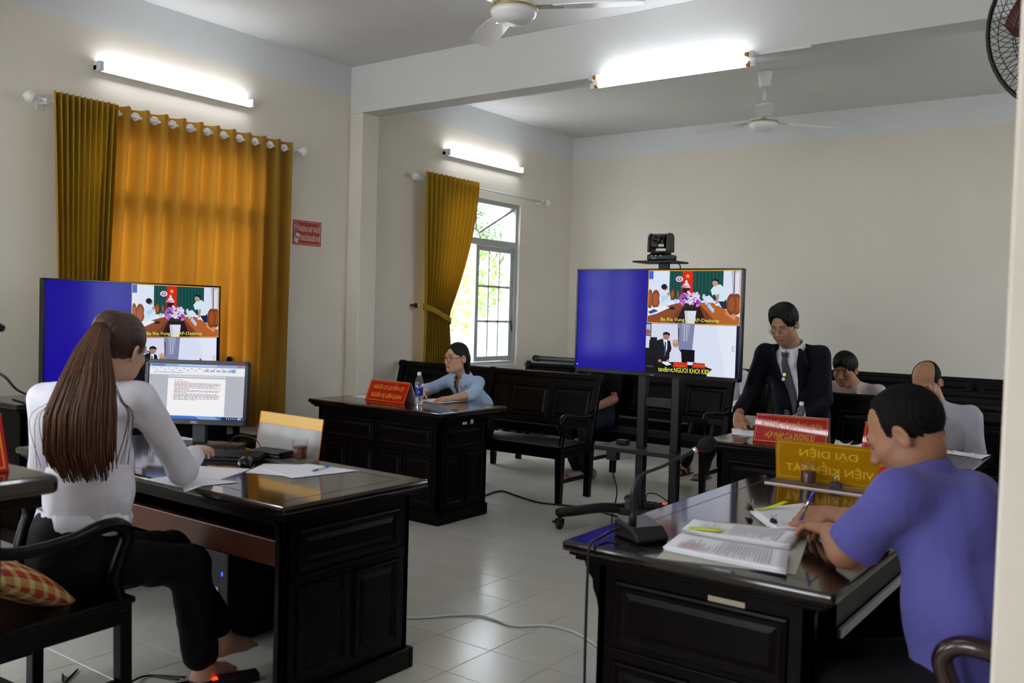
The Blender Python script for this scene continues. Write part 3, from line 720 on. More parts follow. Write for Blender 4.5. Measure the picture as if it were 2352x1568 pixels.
# ------------------------------------------------------------------ plaid cushion on the clerk's chair
def plaid_material():
    M = bpy.data.materials.new('red_and_yellow_plaid'); M.use_nodes = True; nt = M.node_tree; b = nt.nodes['Principled BSDF']; b.inputs['Roughness'].default_value = .85
    tc = nt.nodes.new('ShaderNodeTexCoord'); mp = nt.nodes.new('ShaderNodeMapping'); nt.links.new(tc.outputs['Object'], mp.inputs[0]); mp.inputs['Rotation'].default_value = (0, 0, 0)
    sp = nt.nodes.new('ShaderNodeSeparateXYZ'); nt.links.new(mp.outputs[0], sp.inputs[0])
    def stripe(out, freq, width):
        a = nt.nodes.new('ShaderNodeMath'); a.operation = 'MULTIPLY'; a.inputs[1].default_value = freq; nt.links.new(out, a.inputs[0])
        f = nt.nodes.new('ShaderNodeMath'); f.operation = 'FRACT'; nt.links.new(a.outputs[0], f.inputs[0])
        l = nt.nodes.new('ShaderNodeMath'); l.operation = 'LESS_THAN'; l.inputs[1].default_value = width; nt.links.new(f.outputs[0], l.inputs[0]); return l.outputs[0]
    s1, s2 = stripe(sp.outputs[0], 17, .38), stripe(sp.outputs[1], 17, .38)
    ad = nt.nodes.new('ShaderNodeMath'); ad.operation = 'ADD'; nt.links.new(s1, ad.inputs[0]); nt.links.new(s2, ad.inputs[1])
    r = nt.nodes.new('ShaderNodeValToRGB'); r.color_ramp.interpolation = 'CONSTANT'
    r.color_ramp.elements[0].color = lin('#a32a22')+(1,); r.color_ramp.elements[0].position = 0
    r.color_ramp.elements[1].color = lin('#b58a4e')+(1,); r.color_ramp.elements[1].position = .4
    e = r.color_ramp.elements.new(.8); e.color = lin('#cdbb80')+(1,)
    h = nt.nodes.new('ShaderNodeMath'); h.operation = 'MULTIPLY'; h.inputs[1].default_value = .5; nt.links.new(ad.outputs[0], h.inputs[0]); nt.links.new(h.outputs[0], r.inputs[0])
    nt.links.new(r.outputs[0], b.inputs['Base Color']); return M
def cushion():
    P = []; n = 18
    for i in range(n+1):
        u = -1+2*i/n; row = []
        for j in range(n+1):
            v = -1+2*j/n; t = max(0, (1-abs(u)**2.4)*(1-abs(v)**2.4)); row.append((u*.21*(1-.05*abs(v)), v*.21*(1-.05*abs(u)), .065*t**.55))
        P.append(row)
    mb = MB(); mb.grid(P); mb.grid([[(x, y, -z*.8) for x, y, z in row] for row in P])
    o = mb.build('cushion', plaid_material(), None, smooth=True)
    bm = bmesh.new(); bm.from_mesh(o.data); bmesh.ops.remove_doubles(bm, verts=bm.verts, dist=.0005); bmesh.ops.recalc_face_normals(bm, faces=bm.faces); bm.to_mesh(o.data); bm.free()
    o.location = (3.00, -8.10, .555); o.rotation_euler = (math.radians(-28), math.radians(8), math.radians(14))
    tag(o, "red and yellow plaid cushion on the clerk's black armchair", 'cushion')
cushion()
# ------------------------------------------------------------------ screens: flat pictures made of coloured shapes
def screen_material(name, strength):
    M = bpy.data.materials.new(name); M.use_nodes = True; nt = M.node_tree; b = nt.nodes['Principled BSDF']
    a = nt.nodes.new('ShaderNodeAttribute'); a.attribute_name = 'Col'
    b.inputs['Base Color'].default_value = (.004, .004, .005, 1); b.inputs['Roughness'].default_value = .1; b.inputs['Specular IOR Level'].default_value = .12
    nt.links.new(a.outputs['Color'], b.inputs['Emission Color']); b.inputs['Emission Strength'].default_value = strength
    return M
m_screen = screen_material('lit_screen_picture', .5)
class Pic:
    """flat shapes in picture coordinates: u to the right, v down, 0..1, aspect = width / height"""
    def __init__(s, w, h): s.w, s.h = w, h; s.items = []; s.r = (0, 0, 1, 1)
    def sub(s, u0, v0, u1, v1): s.r = (u0, v0, u1, v1)
    def pt(s, p):
        u0, v0, u1, v1 = s.r; u = min(1, max(0, p[0])); v = min(1, max(0, p[1])); return (u0+(u1-u0)*u, v0+(v1-v0)*v)
    def poly(s, pts, col): s.items.append(([s.pt(p) for p in pts], col))
    def rect(s, a, b, c, d, col): s.poly([(a, b), (c, b), (c, d), (a, d)], col)
    def ell(s, cx, cy, rx, ry, col, n=14): s.poly([(cx+rx*math.cos(2*PI*k/n), cy+ry*math.sin(2*PI*k/n)) for k in range(n)], col)
    def star(s, cx, cy, r, col):
        k = (s.r[2]-s.r[0])*s.w/((s.r[3]-s.r[1])*s.h)
        s.poly([(cx+(r if q % 2 == 0 else r*.4)*math.sin(PI*q/5), cy-(r if q % 2 == 0 else r*.4)*math.cos(PI*q/5)*k) for q in range(10)], col)
    def text(s, body, cx, cy, wd, ht, col, bold=.01):
        vs, fs = text_mesh(body, bold=bold); xs = [v[0] for v in vs]; ys = [v[1] for v in vs]
        a, b, c, d = min(xs), max(xs), min(ys), max(ys)
        for f in fs: s.items.append(([s.pt((cx+((vs[i][0]-(a+b)/2)/(b-a))*wd, cy-((vs[i][1]-(c+d)/2)/(d-c))*ht)) for i in f], col, 1))
        s.items.append(None)
    def build(s, name, T, parent):
        me = bpy.data.meshes.new(name); V = []; Fc = []; C = []; z = 0.0
        TT = org(parent) @ T
        for it in s.items:
            if it is None: z += .00004; continue
            if len(it) == 2: z += .00004
            n = len(V); V += [tuple(TT @ Vector((u*s.w, (1-v)*s.h, z))) for u, v in it[0]]; Fc.append(tuple(range(n+len(it[0])-1, n-1, -1)) if len(it) == 2 else tuple(range(n, n+len(it[0])))); C.append(lin(it[1]))
        me.from_pydata(V, [], Fc); at = me.color_attributes.new('Col', 'FLOAT_COLOR', 'CORNER'); arr = []
        for p, c in zip(me.polygons, C): arr += list(c+(1.0,))*p.loop_total
        at.data.foreach_set('color', arr); me.materials.append(m_screen)
        o = bpy.data.objects.new(name, me); link(o, parent); return o
def conference_picture(p):
    p.sub(0, 0, 1, 1); p.rect(0, 0, 1, 1, '#180c94'); p.rect(.02, .1, .43, .9, '#1a0d98')
    p.rect(.004, .955, .012, .968, '#c8c8f0')
    # upper picture: meeting room
    p.sub(.457, .0, 1, .515); p.rect(0, 0, 1, 1, '#d8a93a'); p.sub(.461, .008, .996, .507)
    p.rect(0, 0, 1, 1, '#dfe6fa'); p.rect(0, 0, .05, .15, '#3f62c8'); p.rect(.0, .15, .05, .165, '#9fb6ea')
    p.rect(.235, 0, .82, .56, '#14453f')
    for k in range(15): p.rect(.24+k*.039, 0, .252+k*.039, .55, '#1b5a50')
    p.rect(.38, 0, .495, .45, '#d5281d'); p.star(.437, .10, .027, '#f0c23c')
    p.ell(.345, .155, .041, .055, '#efe3f0'); p.ell(.345, .155, .027, .038, '#a8629c'); p.ell(.345, .15, .010, .02, '#e8d6ea')
    p.ell(.424, .205, .013, .028, '#f4f4fb'); p.poly([(.39, .275), (.405, .235), (.443, .235), (.458, .275)], '#f0f0f8')
    p.ell(.42, .30, .052, .03, '#e59bb4'); p.ell(.39, .31, .02, .02, '#c96a8c'); p.ell(.45, .305, .02, .02, '#f0c2cf'); p.rect(.385, .325, .46, .44, '#3a1510')
    p.rect(.82, .0, 1, .6, '#dce3f6'); p.poly([(.9, 0), (1, 0), (1, .5), (.93, .55)], '#b9c2de'); p.poly([(.94, .05), (.985, .02), (.985, .45), (.95, .5)], '#e9dfe6'); p.rect(.93, 0, .94, .5, '#6b4a3c')
    for cx, rx, cy, ry in ((.02, .03, .55, .2), (.085, .05, .55, .19), (.275, .02, .45, .1), (.335, .014, .45, .08)):
        p.ell(cx, cy, rx, ry, '#8a4622'); p.ell(cx, cy, rx*.6, ry*.65, '#a85c30')
    p.poly([(.0, .80), (.25, .66), (.37, .60), (.42, .62), (.23, 1), (0, 1)], '#8c4a26'); p.poly([(.42, .62), (.43, .75), (.31, 1), (.23, 1)], '#6d3a30')
    p.poly([(.56, .60), (.72, .60), (1, .86), (1, 1), (.78, 1)], '#b4622e'); p.poly([(.56, .60), (.55, .7), (.66, 1), (.78, 1)], '#7a3d28')
    p.poly([(.86, .72), (.97, .84), (.95, .92), (.85, .8)], '#d58b55')
    p.poly([(.42, .62), (.56, .6), (.66, 1), (.31, 1)], '#2b1718')
    # seated man at the left
    p.poly([(.13, .42), (.16, .38), (.2, .39), (.25, .47), (.26, .58), (.22, .63), (.14, .66), (.125, .55)], '#d3e4f6'); p.ell(.192, .325, .03, .055, '#b98a74'); p.ell(.178, .305, .034, .055, '#171520')
    p.poly([(.215, .42), (.245, .40), (.25, .46), (.22, .5)], '#c39079'); p.poly([(.15, .5), (.22, .46), (.24, .5), (.17, .6)], '#bfd3ee')
    # papers and cups
    p.poly([(0, .73), (.18, .68), (.26, .70), (.1, .83), (0, .88)], '#eef0fa'); p.poly([(.0, .8), (.07, .74), (.12, .78), (.03, .84)], '#3b4c8c'); p.poly([(.2, .62), (.29, .6), (.3, .63), (.23, .66)], '#e8ecf8')
    p.ell(.275, .72, .035, .03, '#1a2338'); p.ell(.31, .58, .014, .05, '#c3d3f0'); p.ell(.34, .58, .012, .045, '#d8e2f6')
    for x, y in ((.63, .53), (.65, .6), (.68, .66), (.72, .74), (.62, .48), (.7, .7)): p.ell(x, y, .016, .045, '#b9cdef')
    p.poly([(.6, .5), (.68, .46), (.73, .55), (.66, .6)], '#d9e3f6')
    # standing man at the right
    p.poly([(.77, .56), (.86, .54), (.87, .72), (.82, .70)], '#1f2546'); p.poly([(.69, .36), (.73, .27), (.79, .255), (.83, .31), (.855, .5), (.84, .57), (.77, .57), (.74, .44), (.71, .46)], '#d4eaf4')
    p.poly([(.755, .44), (.785, .44), (.77, .62), (.745, .64)], '#bb8e78'); p.ell(.738, .225, .032, .065, '#c59679'); p.poly([(.70, .2), (.715, .155), (.75, .15), (.775, .185), (.77, .24), (.755, .195), (.72, .185)], '#191722')
    p.ell(.76, .635, .016, .02, '#e8eef6')
    for cx, rx, cy, ry in ((.965, .06, .62, .2), (.915, .055, .62, .2)): p.ell(cx, cy, rx, ry, '#7e3f20'); p.ell(cx, cy, rx*.62, ry*.68, '#9c5127')
    # orchid pot
    p.poly([(.415, .76), (.545, .76), (.53, 1), (.43, 1)], '#dfe3f2'); p.poly([(.415, .76), (.45, .76), (.455, 1), (.43, 1)], '#c9cfe4')
    rg = random.Random(3)
    for k in range(90):
        a, q = rg.uniform(0, 2*PI), math.sqrt(rg.random()); x, y = .475+.115*q*math.cos(a), .55+.16*q*math.sin(a)
        c = '#26301f' if (y > .63 and abs(x-.48) < .06) else rg.choice(['#9b3bb0', '#b659c4', '#c98bd6'] if (x < .45 or (y > .55 and x > .5)) else ['#efe4f3', '#e0cdea', '#d9b7e2'])
        p.ell(x, y, .016, .025, c, 7)
    p.text('Ba Ria Vung TauRP-Desktop', .475, .945, .64, .085, '#d9dc62')
    # lower picture: the court room itself
    p.sub(.457, .518, .985, 1); p.rect(0, 0, 1, 1, '#d7dbf0'); p.poly([(.52, 0), (1, 0), (1, 1), (.72, 1), (.5, .55)], '#dde3f8'); p.poly([(.78, 0), (1, 0), (1, 1), (.9, 1)], '#e6ebfb')
    p.poly([(.36, 0), (.55, 0), (.53, .55), (.38, .55)], '#8286a8'); p.poly([(.41, 0), (.5, 0), (.48, .33), (.42, .33)], '#a9afcc')
    for k in range(3): p.rect(.42+k*.028, .02, .428+k*.028, .32, '#7d82a4')
    p.rect(.37, .08, .38, .4, '#2a2636')
    p.rect(0, 0, .06, .27, '#3a3450'); p.rect(0, .02, .05, .24, '#9fc0e6'); p.ell(.02, .18, .03, .06, '#b0553a'); p.rect(0, .26, .045, .5, '#cfe0f2')
    p.rect(0, .5, .2, 1, '#0d0c12'); p.rect(.05, .28, .13, .42, '#14131c'); p.rect(.04, .34, .15, .55, '#101018')
    p.poly([(.40, .5), (.56, .5), (.56, .78), (.4, .78)], '#0f0f16')
    p.poly([(.12, .82), (.5, .70), (.76, .86), (.70, .96), (.7, 1), (0, 1), (0, .85)], '#0a0a10')
    p.poly([(.13, .34), (.2, .30), (.28, .34), (.30, .48), (.27, .76), (.15, .76), (.11, .66)], '#12131f'); p.poly([(.2, .31), (.25, .31), (.25, .5), (.235, .6)], '#e9ecf7'); p.poly([(.22, .36), (.235, .36), (.24, .64), (.215, .66)], '#39435e')
    p.ell(.235, .25, .038, .075, '#a87b66'); p.poly([(.195, .24), (.2, .18), (.24, .16), (.275, .19), (.278, .25), (.26, .22), (.22, .215)], '#17151c')
    p.poly([(.28, .58), (.32, .48), (.37, .49), (.41, .56), (.42, .76), (.28, .76)], '#d9dff1'); p.ell(.345, .39, .034, .075, '#b38a76'); p.ell(.34, .35, .033, .04, '#c9a690')
    p.ell(.17, .75, .02, .03, '#b98f78'); p.ell(.265, .74, .017, .025, '#b98f78'); p.poly([(.19, .78), (.25, .76), (.31, .81), (.25, .84)], '#e9edf8'); p.rect(.48, .74, .56, .80, '#dfe5f4')
    p.rect(.385, .67, .4, .77, '#cfd8ea')
    p.poly([(.33, .755), (.485, .755), (.49, .86), (.32, .86)], '#c92a1f'); p.text('NGƯỜI BẢO VỆ QUYỀN VÀ LỢI ÍCH', .407, .79, .135, .03, '#e3a23c'); p.text('HỢP PHÁP CỦA ĐƯƠNG SỰ', .407, .828, .1, .03, '#e3a23c')
    p.poly([(.545, .75), (.675, .75), (.685, .85), (.535, .85)], '#c92a1f'); p.text('NGƯỜI KHỞI KIỆN', .61, .80, .115, .055, '#e3a23c')
    p.rect(.95, .38, .985, .50, '#e9ecf6')
    for a, b in ((.957, .39), (.975, .39), (.957, .43), (.975, .43), (.957, .47), (.975, .47)): p.rect(a, b, a+.007, b+.018, '#3a3a46')
    p.rect(.02, .855, .1, .885, '#39465a')
    p.text('tandbrvt.NGUOI KHOI KIEN.', .455, .915, .60, .095, '#dfe45a')
    p.sub(.985, .518, 1, 1); p.rect(0, 0, 1, 1, '#0a0620')
def television(name, label, T, w, h, loc, foot=False):
    """T: frame with x right, y up, z towards the viewer; origin at the lower left front corner"""
    r = thing(name, label, 'television', loc)
    bz, bb = .011, .026
    MB(T).box(0, w, 0, h, -.05, -.004).build('casing', m_black, r, bevel=.006, world=True)
    f = MB(T)
    for a in ((0, bz, 0, h), (w-bz, w, 0, h), (0, w, 0, bb), (0, w, h-bz, h)): f.box(*a, -.006, .004)
    f.build('bezel', m_blackg, r, bevel=.002, world=True)
    p = Pic(w-2*bz, h-bz-bb); conference_picture(p); p.build('screen', T @ Matrix.Translation((bz, bb, -.003)), r)
    t = MB(); put_text(t, T @ Matrix.Translation((w/2, bb*.42, .0044)), 'LG', 0, 0, .026, .011); t.build('logo', mat('grey_logo', '#b9b9bd', .4), r, world=True)
    if foot:
        for x in (.2, w-.2): MB(T).box(x-.015, x+.015, -.02, .02, -.14, .08).build('foot', m_black, r, bevel=.004, world=True)
    return r
T2 = Matrix(((1, 0, 0, 2.632), (0, 0, -1, -4.0), (0, 1, 0, 1.073), (0, 0, 0, 1)))
television('television', 'television on the wheeled stand, showing the video hearing', T2, 1.238, .727, (3.25, -3.97, 1.07))
T1 = Matrix(((0, 0, 1, .5), (1, 0, 0, -6.72), (0, 1, 0, .872), (0, 0, 0, 1)))
television('television', "television behind the clerk's head, showing the video hearing", T1, 1.275, .735, (.47, -6.08, .85), foot=True)

# ------------------------------------------------------------------ television stand, camera, power strip
def tv_stand():
    r = thing('television_stand', 'black wheeled stand carrying the right television', 'stand', (3.27, -3.93, 0))
    for x in (3.145, 3.40): MB().box(x-.03, x+.03, -3.945, -3.885, .13, 1.60).build('post', m_blackm, r, bevel=.006, world=True)
    MB().box(3.17, 3.375, -3.935, -3.895, .86, .92).build('cross_bar', m_blackm, r, bevel=.003, world=True)
    MB().box(3.05, 3.5, -3.95, -3.92, 1.3, 1.5).build('mounting_plate', m_blackm, r, bevel=.003, world=True)
    MB().box(3.24, 3.31, -3.94, -3.90, 1.5, 1.84).build('camera_post', m_blackm, r, bevel=.003, world=True)
    MB().box(3.115, 3.425, -4.08, -3.86, 1.838, 1.85).build('camera_shelf', m_blackm, r, bevel=.003, world=True)
    s = MB(); s.box(2.87, 3.53, -4.10, -3.72, .565, .575); s.box(2.87, 3.53, -4.105, -4.095, .548, .577); s.build('shelf', m_blackm, r, bevel=.003, world=True)
    MB().prism([(3.06, -4.07), (3.50, -4.07), (3.55, -3.92), (3.50, -3.78), (3.06, -3.78), (3.0, -3.92)], .115, .165, 'z').build('base_plate', m_blackm, r, bevel=.008, world=True)
    for cx, cy in ((2.74, -4.30), (2.87, -3.56), (3.80, -4.30), (3.68, -3.56)):
        px, py = (3.08 if cx < 3.2 else 3.46), (-4.02 if cy < -4 else -3.82)
        d = Vector((cx-px, cy-py, 0)); n = d.normalized()
        pts = [Vector((px, py, .15)), Vector((px, py, .15))+d*.35+Vector((0, 0, .004)), Vector((px, py, .13))+d*.75, Vector((cx, cy, .115))+n*.03]
        MB().tube(spline(pts, 5), [.034]*6+[.033]*5+[.034]*4+[.02], 10, sx=1.15).build('foot', m_blackm, r, smooth=True, world=True)
        c = MB(); c.lathe([(0, .085), (.016, .085), (.016, .062), (0, .062)], (cx, cy, 0), 12); c.box(cx-.024, cx-.018, cy-.022, cy+.022, .03, .075); c.box(cx+.018, cx+.024, cy-.022, cy+.022, .03, .075); c.box(cx-.024, cx+.024, cy-.018, cy+.018, .066, .078)
        c.box(cx-.03, cx-.01, cy-.05, cy-.02, .05, .066)
        co = c.build('caster', m_black, r, bevel=.002, world=True)
        MB().lathe([(0, -.016), (.028, -.016), (.034, -.01), (.034, .01), (.028, .016), (0, .016)], (cx, cy, .034), 20, 'x').build('wheel', m_black, co, smooth=False, world=True)
        MB().lathe([(0, -.026), (.006, -.026), (.006, .026), (0, .026)], (cx, cy, .034), 8, 'x').build('axle', m_chrome, co, world=True)
    return r
tv_stand()
def ptz_camera():
    c = (3.275, -3.98, 1.85); r = thing('conference_camera', 'black video camera on the shelf above the right television', 'camera', c)
    x, y, z = c
    MB().box(x-.075, x+.085, y-.06, y+.08, z, z+.045).build('base', m_black, r, bevel=.012, world=True)
    MB().lathe([(.07, .045), (.072, .06), (.07, .065), (0, .065)], c, 24).build('turntable', m_black, r, smooth=True, world=True)
    for s in (-1, 1):
        MB().prism([(y-.05, z+.06), (y+.05, z+.06), (y+.048, z+.16), (y+.025, z+.188), (y-.025, z+.188), (y-.048, z+.16)], x+s*.058, x+s*.078, 'x').build('yoke_arm', m_black, r, bevel=.006, world=True)
    MB().prism([(y-.055, z+.085), (y+.05, z+.085), (y+.055, z+.15), (y+.03, z+.185), (y-.03, z+.185), (y-.058, z+.15)], x-.054, x+.054, 'x').build('head', m_blackg, r, bevel=.012, world=True)
    MB().lathe([(.0, -.066), (.014, -.066), (.018, -.072), (.026, -.074), (.029, -.07), (.029, -.055), (0, -.055)], (x-.004, y, z+.143), 20, 'y').build('lens', m_blackg, r, smooth=True, world=True)
    MB().box(x+.012, x+.05, y-.0585, y-.0565, z+.094, z+.109).build('sticker', m_sticker, r, world=True)
    t = MB(); put_text(t, Matrix(((1, 0, 0, x), (0, 0, -1, y-.0606), (0, 1, 0, z+.018), (0, 0, 0, 1))), 'Canon', -.02, 0, .03, .008); t.build('lettering', m_whitep, r, world=True)
    for dx in (-.035, -.005, .03): MB().box(x+dx-.004, x+dx+.004, y-.061, y-.0595, z+.03, z+.037).build('indicator', m_whitep, r, world=True)
    MB().tube(spline([(x+.085, y+.03, z+.02), (x+.10, y+.04, z-.005), (x+.10, y+.1, z-.03), (x+.075, y+.12, z-.1)]), .004, 6).build('cable', m_black, r, smooth=True, world=True)
ptz_camera()
def power_strip(loc, rz, label, lit):
    r = thing('power_strip', label, 'power strip', loc, rz)
    MB().box(-.16, .16, -.03, .03, 0, .035).build('casing', m_black, r, bevel=.005)
    for k in range(lit): MB().box(-.02+k*.04, 0.0+k*.04, -.02, .0, .035, .04).build('switch', emat('red_indicator', '#ff2a10', 2.5), r)
    for k in range(3): MB().lathe([(.016, .035), (.016, .037), (.013, .036), (0, .036)], (-.12+k*.04, 0, 0), 14).build('socket', m_blackg, r)
    return r
power_strip((3.34, -3.90, .166), 0.1, 'black power strip with red switches on the base of the television stand', 2)
ad = thing('power_adapter', 'small black adapter on the shelf of the television stand', 'adapter', (2.985, -3.88, .575))
MB().box(2.945, 3.025, -3.92, -3.86, .575, .605).build('casing', m_black, ad, bevel=.005, world=True)
ad2 = thing('plug_adapter', 'black plug box hanging under the shelf of the television stand', 'adapter', (2.96, -3.98, .46))
MB().box(2.92, 3.0, -4.01, -3.95, .47, .565).build('casing', m_black, ad2, bevel=.005, world=True)
MB().tube(spline([(2.96, -3.98, .47), (2.965, -3.985, .38), (3.0, -3.98, .25), (3.03, -4.09, .1), (3.05, -4.12, .008)]), .0045, 6).build('cable', m_black, ad2, smooth=True, world=True)
def cable(name, label, pts, r, m):
    o = MB().tube(spline(pts, 8), r, 7).build(name, m, None, smooth=True); return tag(o, label, 'cable')
cable('power_cable', 'thin black cable looping to the power strip on the stand base', [(3.20, -3.93, .2), (3.24, -3.99, .27), (3.32, -4.0, .28), (3.40, -3.97, .23), (3.43, -3.93, .206)], .004, m_black)
cable('floor_cable', 'black cable on the tiles between the desk and the bench leg', [(1.75, -4.05, .008), (1.68, -3.75, .008), (1.67, -3.54, .008), (1.86, -3.60, .008), (2.0, -3.655, .008), (2.2, -3.70, .008), (2.5, -3.62, .008), (2.85, -3.70, .008)], .007, m_black)
cable('white_floor_cable', 'white cable lying across the tiled floor in the foreground', [(2.85, -6.40, .006), (3.18, -6.32, .006), (3.32, -6.16, .006), (3.42, -6.07, .007), (3.52, -6.06, .006), (3.64, -6.07, .006), (3.75, -5.97, .006), (3.86, -5.95, .006), (3.97, -5.98, .006), (4.3, -6.15, .006), (4.62, -6.2, .006)], .0055, m_whitep)

# ------------------------------------------------------------------ paper things
def sheets(name, label, outlines, z, cat='paper', group=None, curl=0.0, lines=0, mlines=None, th=.0012):
    """outlines: quads in world xy, one sheet over the other"""
    c = np.mean(np.array(outlines).reshape(-1, 2), axis=0); r = thing(name, label, cat, (float(c[0]), float(c[1]), z), group=group)
    for k, q in enumerate(outlines):
        a, b, cc, d = [Vector((p[0], p[1], 0)) for p in q]; n = 10; P = []; zz = z+k*th
        for i in range(n+1):
            u = i/n; row = []
            for j in range(n+1):
                v = j/n; p = (a*(1-u)+b*u)*(1-v)+(d*(1-u)+cc*u)*v
                row.append((p.x, p.y, zz+.0006+curl*(abs(2*u-1)**3)*(.3+.7*v)))
            P.append(row)
        s = MB().grid(P).build('sheet', m_paper, r, smooth=True, solid=.0008, world=True)
    if lines:
        q = outlines[-1]; a, b, cc, d = [Vector((p[0], p[1], 0)) for p in q]; mb = MB(); rg = random.Random(len(label))
        for k in range(lines):
            v = .12+.78*k/max(1, lines-1); e = .9 if rg.random() > .25 else rg.uniform(.4, .75)
            A = (a*.9+b*.1)*(1-v)+(d*.9+cc*.1)*v; B = (a*(1-e)+b*e)*(1-v)+(d*(1-e)+cc*e)*v
            h = ((d-a)*.008)
            zt = z+len(outlines)*th+.0009
            mb.add([(A.x, A.y, zt), (B.x, B.y, zt), (B.x+h.x, B.y+h.y, zt), (A.x+h.x, A.y+h.y, zt)], [(0, 1, 2, 3)])
        mb.build('printed_lines', mlines or m_print, r, world=True)
    return r
# prosecutor's desk: folder with two opened stacks, pad under the hands
m_folder = mat('pale_grey_card_folder', '#b7b6aa', .7)
fd = thing('card_folder', 'pale grey card folder under the papers on the right desk', 'folder', (5.03, -6.83, DZ))
MB().prism([(4.913, -7.15), (5.28, -7.04), (5.145, -6.50), (4.79, -6.62)], DZ+.0005, DZ+.004, 'z').build('cover', m_folder, fd, world=True)
def stack(name, label, q, z, n, lines, rev=False, group=None, th=.0016):
    outs = []
    for k in range(n):
        j = lambda: random.uniform(-.004, .004); dx, dy = j(), j(); outs.append([(p[0]+dx, p[1]+dy) for p in q])
    return sheets(name, label, outs, z, group=group, curl=.003, lines=lines, th=th)
s1 = stack('paper_stack', 'printed pages nearest the camera on the grey folder', [(4.895, -7.07), (5.265, -7.075), (5.197, -6.862), (4.862, -6.885)][::1], DZ+.005, 7, 0)
s2 = stack('paper_stack', 'printed pages with a yellow note, on the far half of the grey folder', [(4.842, -6.84), (5.18, -6.81), (5.15, -6.60), (4.815, -6.69)], DZ+.005, 9, 0)
def print_cols(parent, q, z, cols, dens=.5, stamp=False):
    """text lines running across the sheet's short way: dense columns seen from the side"""
    a, b, c, d = [Vector((p[0], p[1], 0)) for p in q]; mb = MB(); rg = random.Random(5)
    for k in range(cols):
        u = .14+.74*k/cols; v0 = .12 if rg.random() < .7 else rg.uniform(.15, .4); v1 = .88 if k > cols*.35 else rg.uniform(.3, .85)
        p = (a*(1-u)+b*u)*(1-v0)+(d*(1-u)+c*u)*v0; e = (a*(1-u)+b*u)*(1-v1)+(d*(1-u)+c*u)*v1; h = (b-a)*.010
        mb.add([(p.x, p.y, z), (e.x, e.y, z), (e.x+h.x, e.y+h.y, z), (p.x+h.x, p.y+h.y, z)], [(0, 1, 2, 3)])
    mb.build('printed_lines', m_print, parent, world=True)
    if stamp:
        mb = MB()
        for k in range(7):
            p = a*.83+b*.17+(d-a)*(.15+.05*k); mb.add([(p.x+dx, p.y+dy, z) for dx, dy in ((-.03, -.002), (.03, -.002), (.03, .001), (-.03, .001))], [(0, 1, 2, 3)])
        mb.build('red_stamp', m_redprint, parent, world=True)
print_cols(s1, [(4.895, -7.07), (5.265, -7.075), (5.197, -6.862), (4.862, -6.885)], DZ+.0185, 26, stamp=True)
print_cols(s2, [(4.842, -6.84), (5.18, -6.81), (5.15, -6.60), (4.815, -6.69)], DZ+.0218, 24)
m_note = mat('yellow_sticky_note', '#d8e02a', .6)
def note(label, pts, z, fold=.0):
    r = thing('sticky_note', label, 'note', (pts[0][0], pts[0][1], z))
    a, b, c, d = [Vector((p[0], p[1], z)) for p in pts]; P = []
    for i in range(6):
        u = i/5; P.append([(a*(1-u)+b*u)*(1-v)+(d*(1-u)+c*u)*v+Vector((0, 0, fold*u*u)) for v in (0, .5, 1)])
    MB().grid(P).build('sheet', m_note, r, smooth=True, solid=.0006, world=True)
note('yellow note stuck to the middle stack of pages', [(4.86, -6.835), (4.96, -6.815), (4.952, -6.775), (4.852, -6.80)], DZ+.0225, .004)
sheets('note_pad', "stack of clipped pages under the writing man's hands", [[(4.885, -6.37), (5.06, -6.60), (5.19, -6.50), (5.0, -6.13)] for k in range(8)], DZ+.001, lines=15, th=.0018, curl=.003)
note('yellow note standing up from the clipped pages', [(4.90, -6.36), (4.965, -6.25), (4.985, -6.262), (4.92, -6.375)], DZ+.0175, .022)
sheets('loose_sheet', 'loose white sheet under the right forearm of the man in violet', [[(5.13, -6.47), (5.34, -6.55), (5.38, -6.32), (5.2, -6.25)]], DZ+.0005)
def binder_clip(label, c, rz, s=1.0):
    r = thing('binder_clip', label, 'binder clip', c, rz)
    MB().prism([(-.012*s, 0), (.012*s, 0), (.004*s, .018*s), (-.004*s, .018*s)], -.018*s, .018*s, 'y').build('spring', m_black, r)
    for k in (-1, 1): MB().tube([(k*.004*s, -.008*s, .017*s), (k*.010*s, -.007*s, .032*s), (k*.012*s, 0, .038*s), (k*.010*s, .007*s, .032*s), (k*.004*s, .008*s, .017*s)], .0011*s, 6).build('wire_handle', m_chrome, r, smooth=True)
    return r
binder_clip('black clip standing by the yellow acrylic sign', (4.975, -5.655, DZ+.006), PI/2, 1.25)
binder_clip('black clip with a chrome handle at the corner of the clipped pages', (4.888, -6.385, DZ+.017), .6, 1.0)
binder_clip('small black clip lying on the pages beside the writing hands', (5.03, -6.53, DZ+.0175), .9, .7)
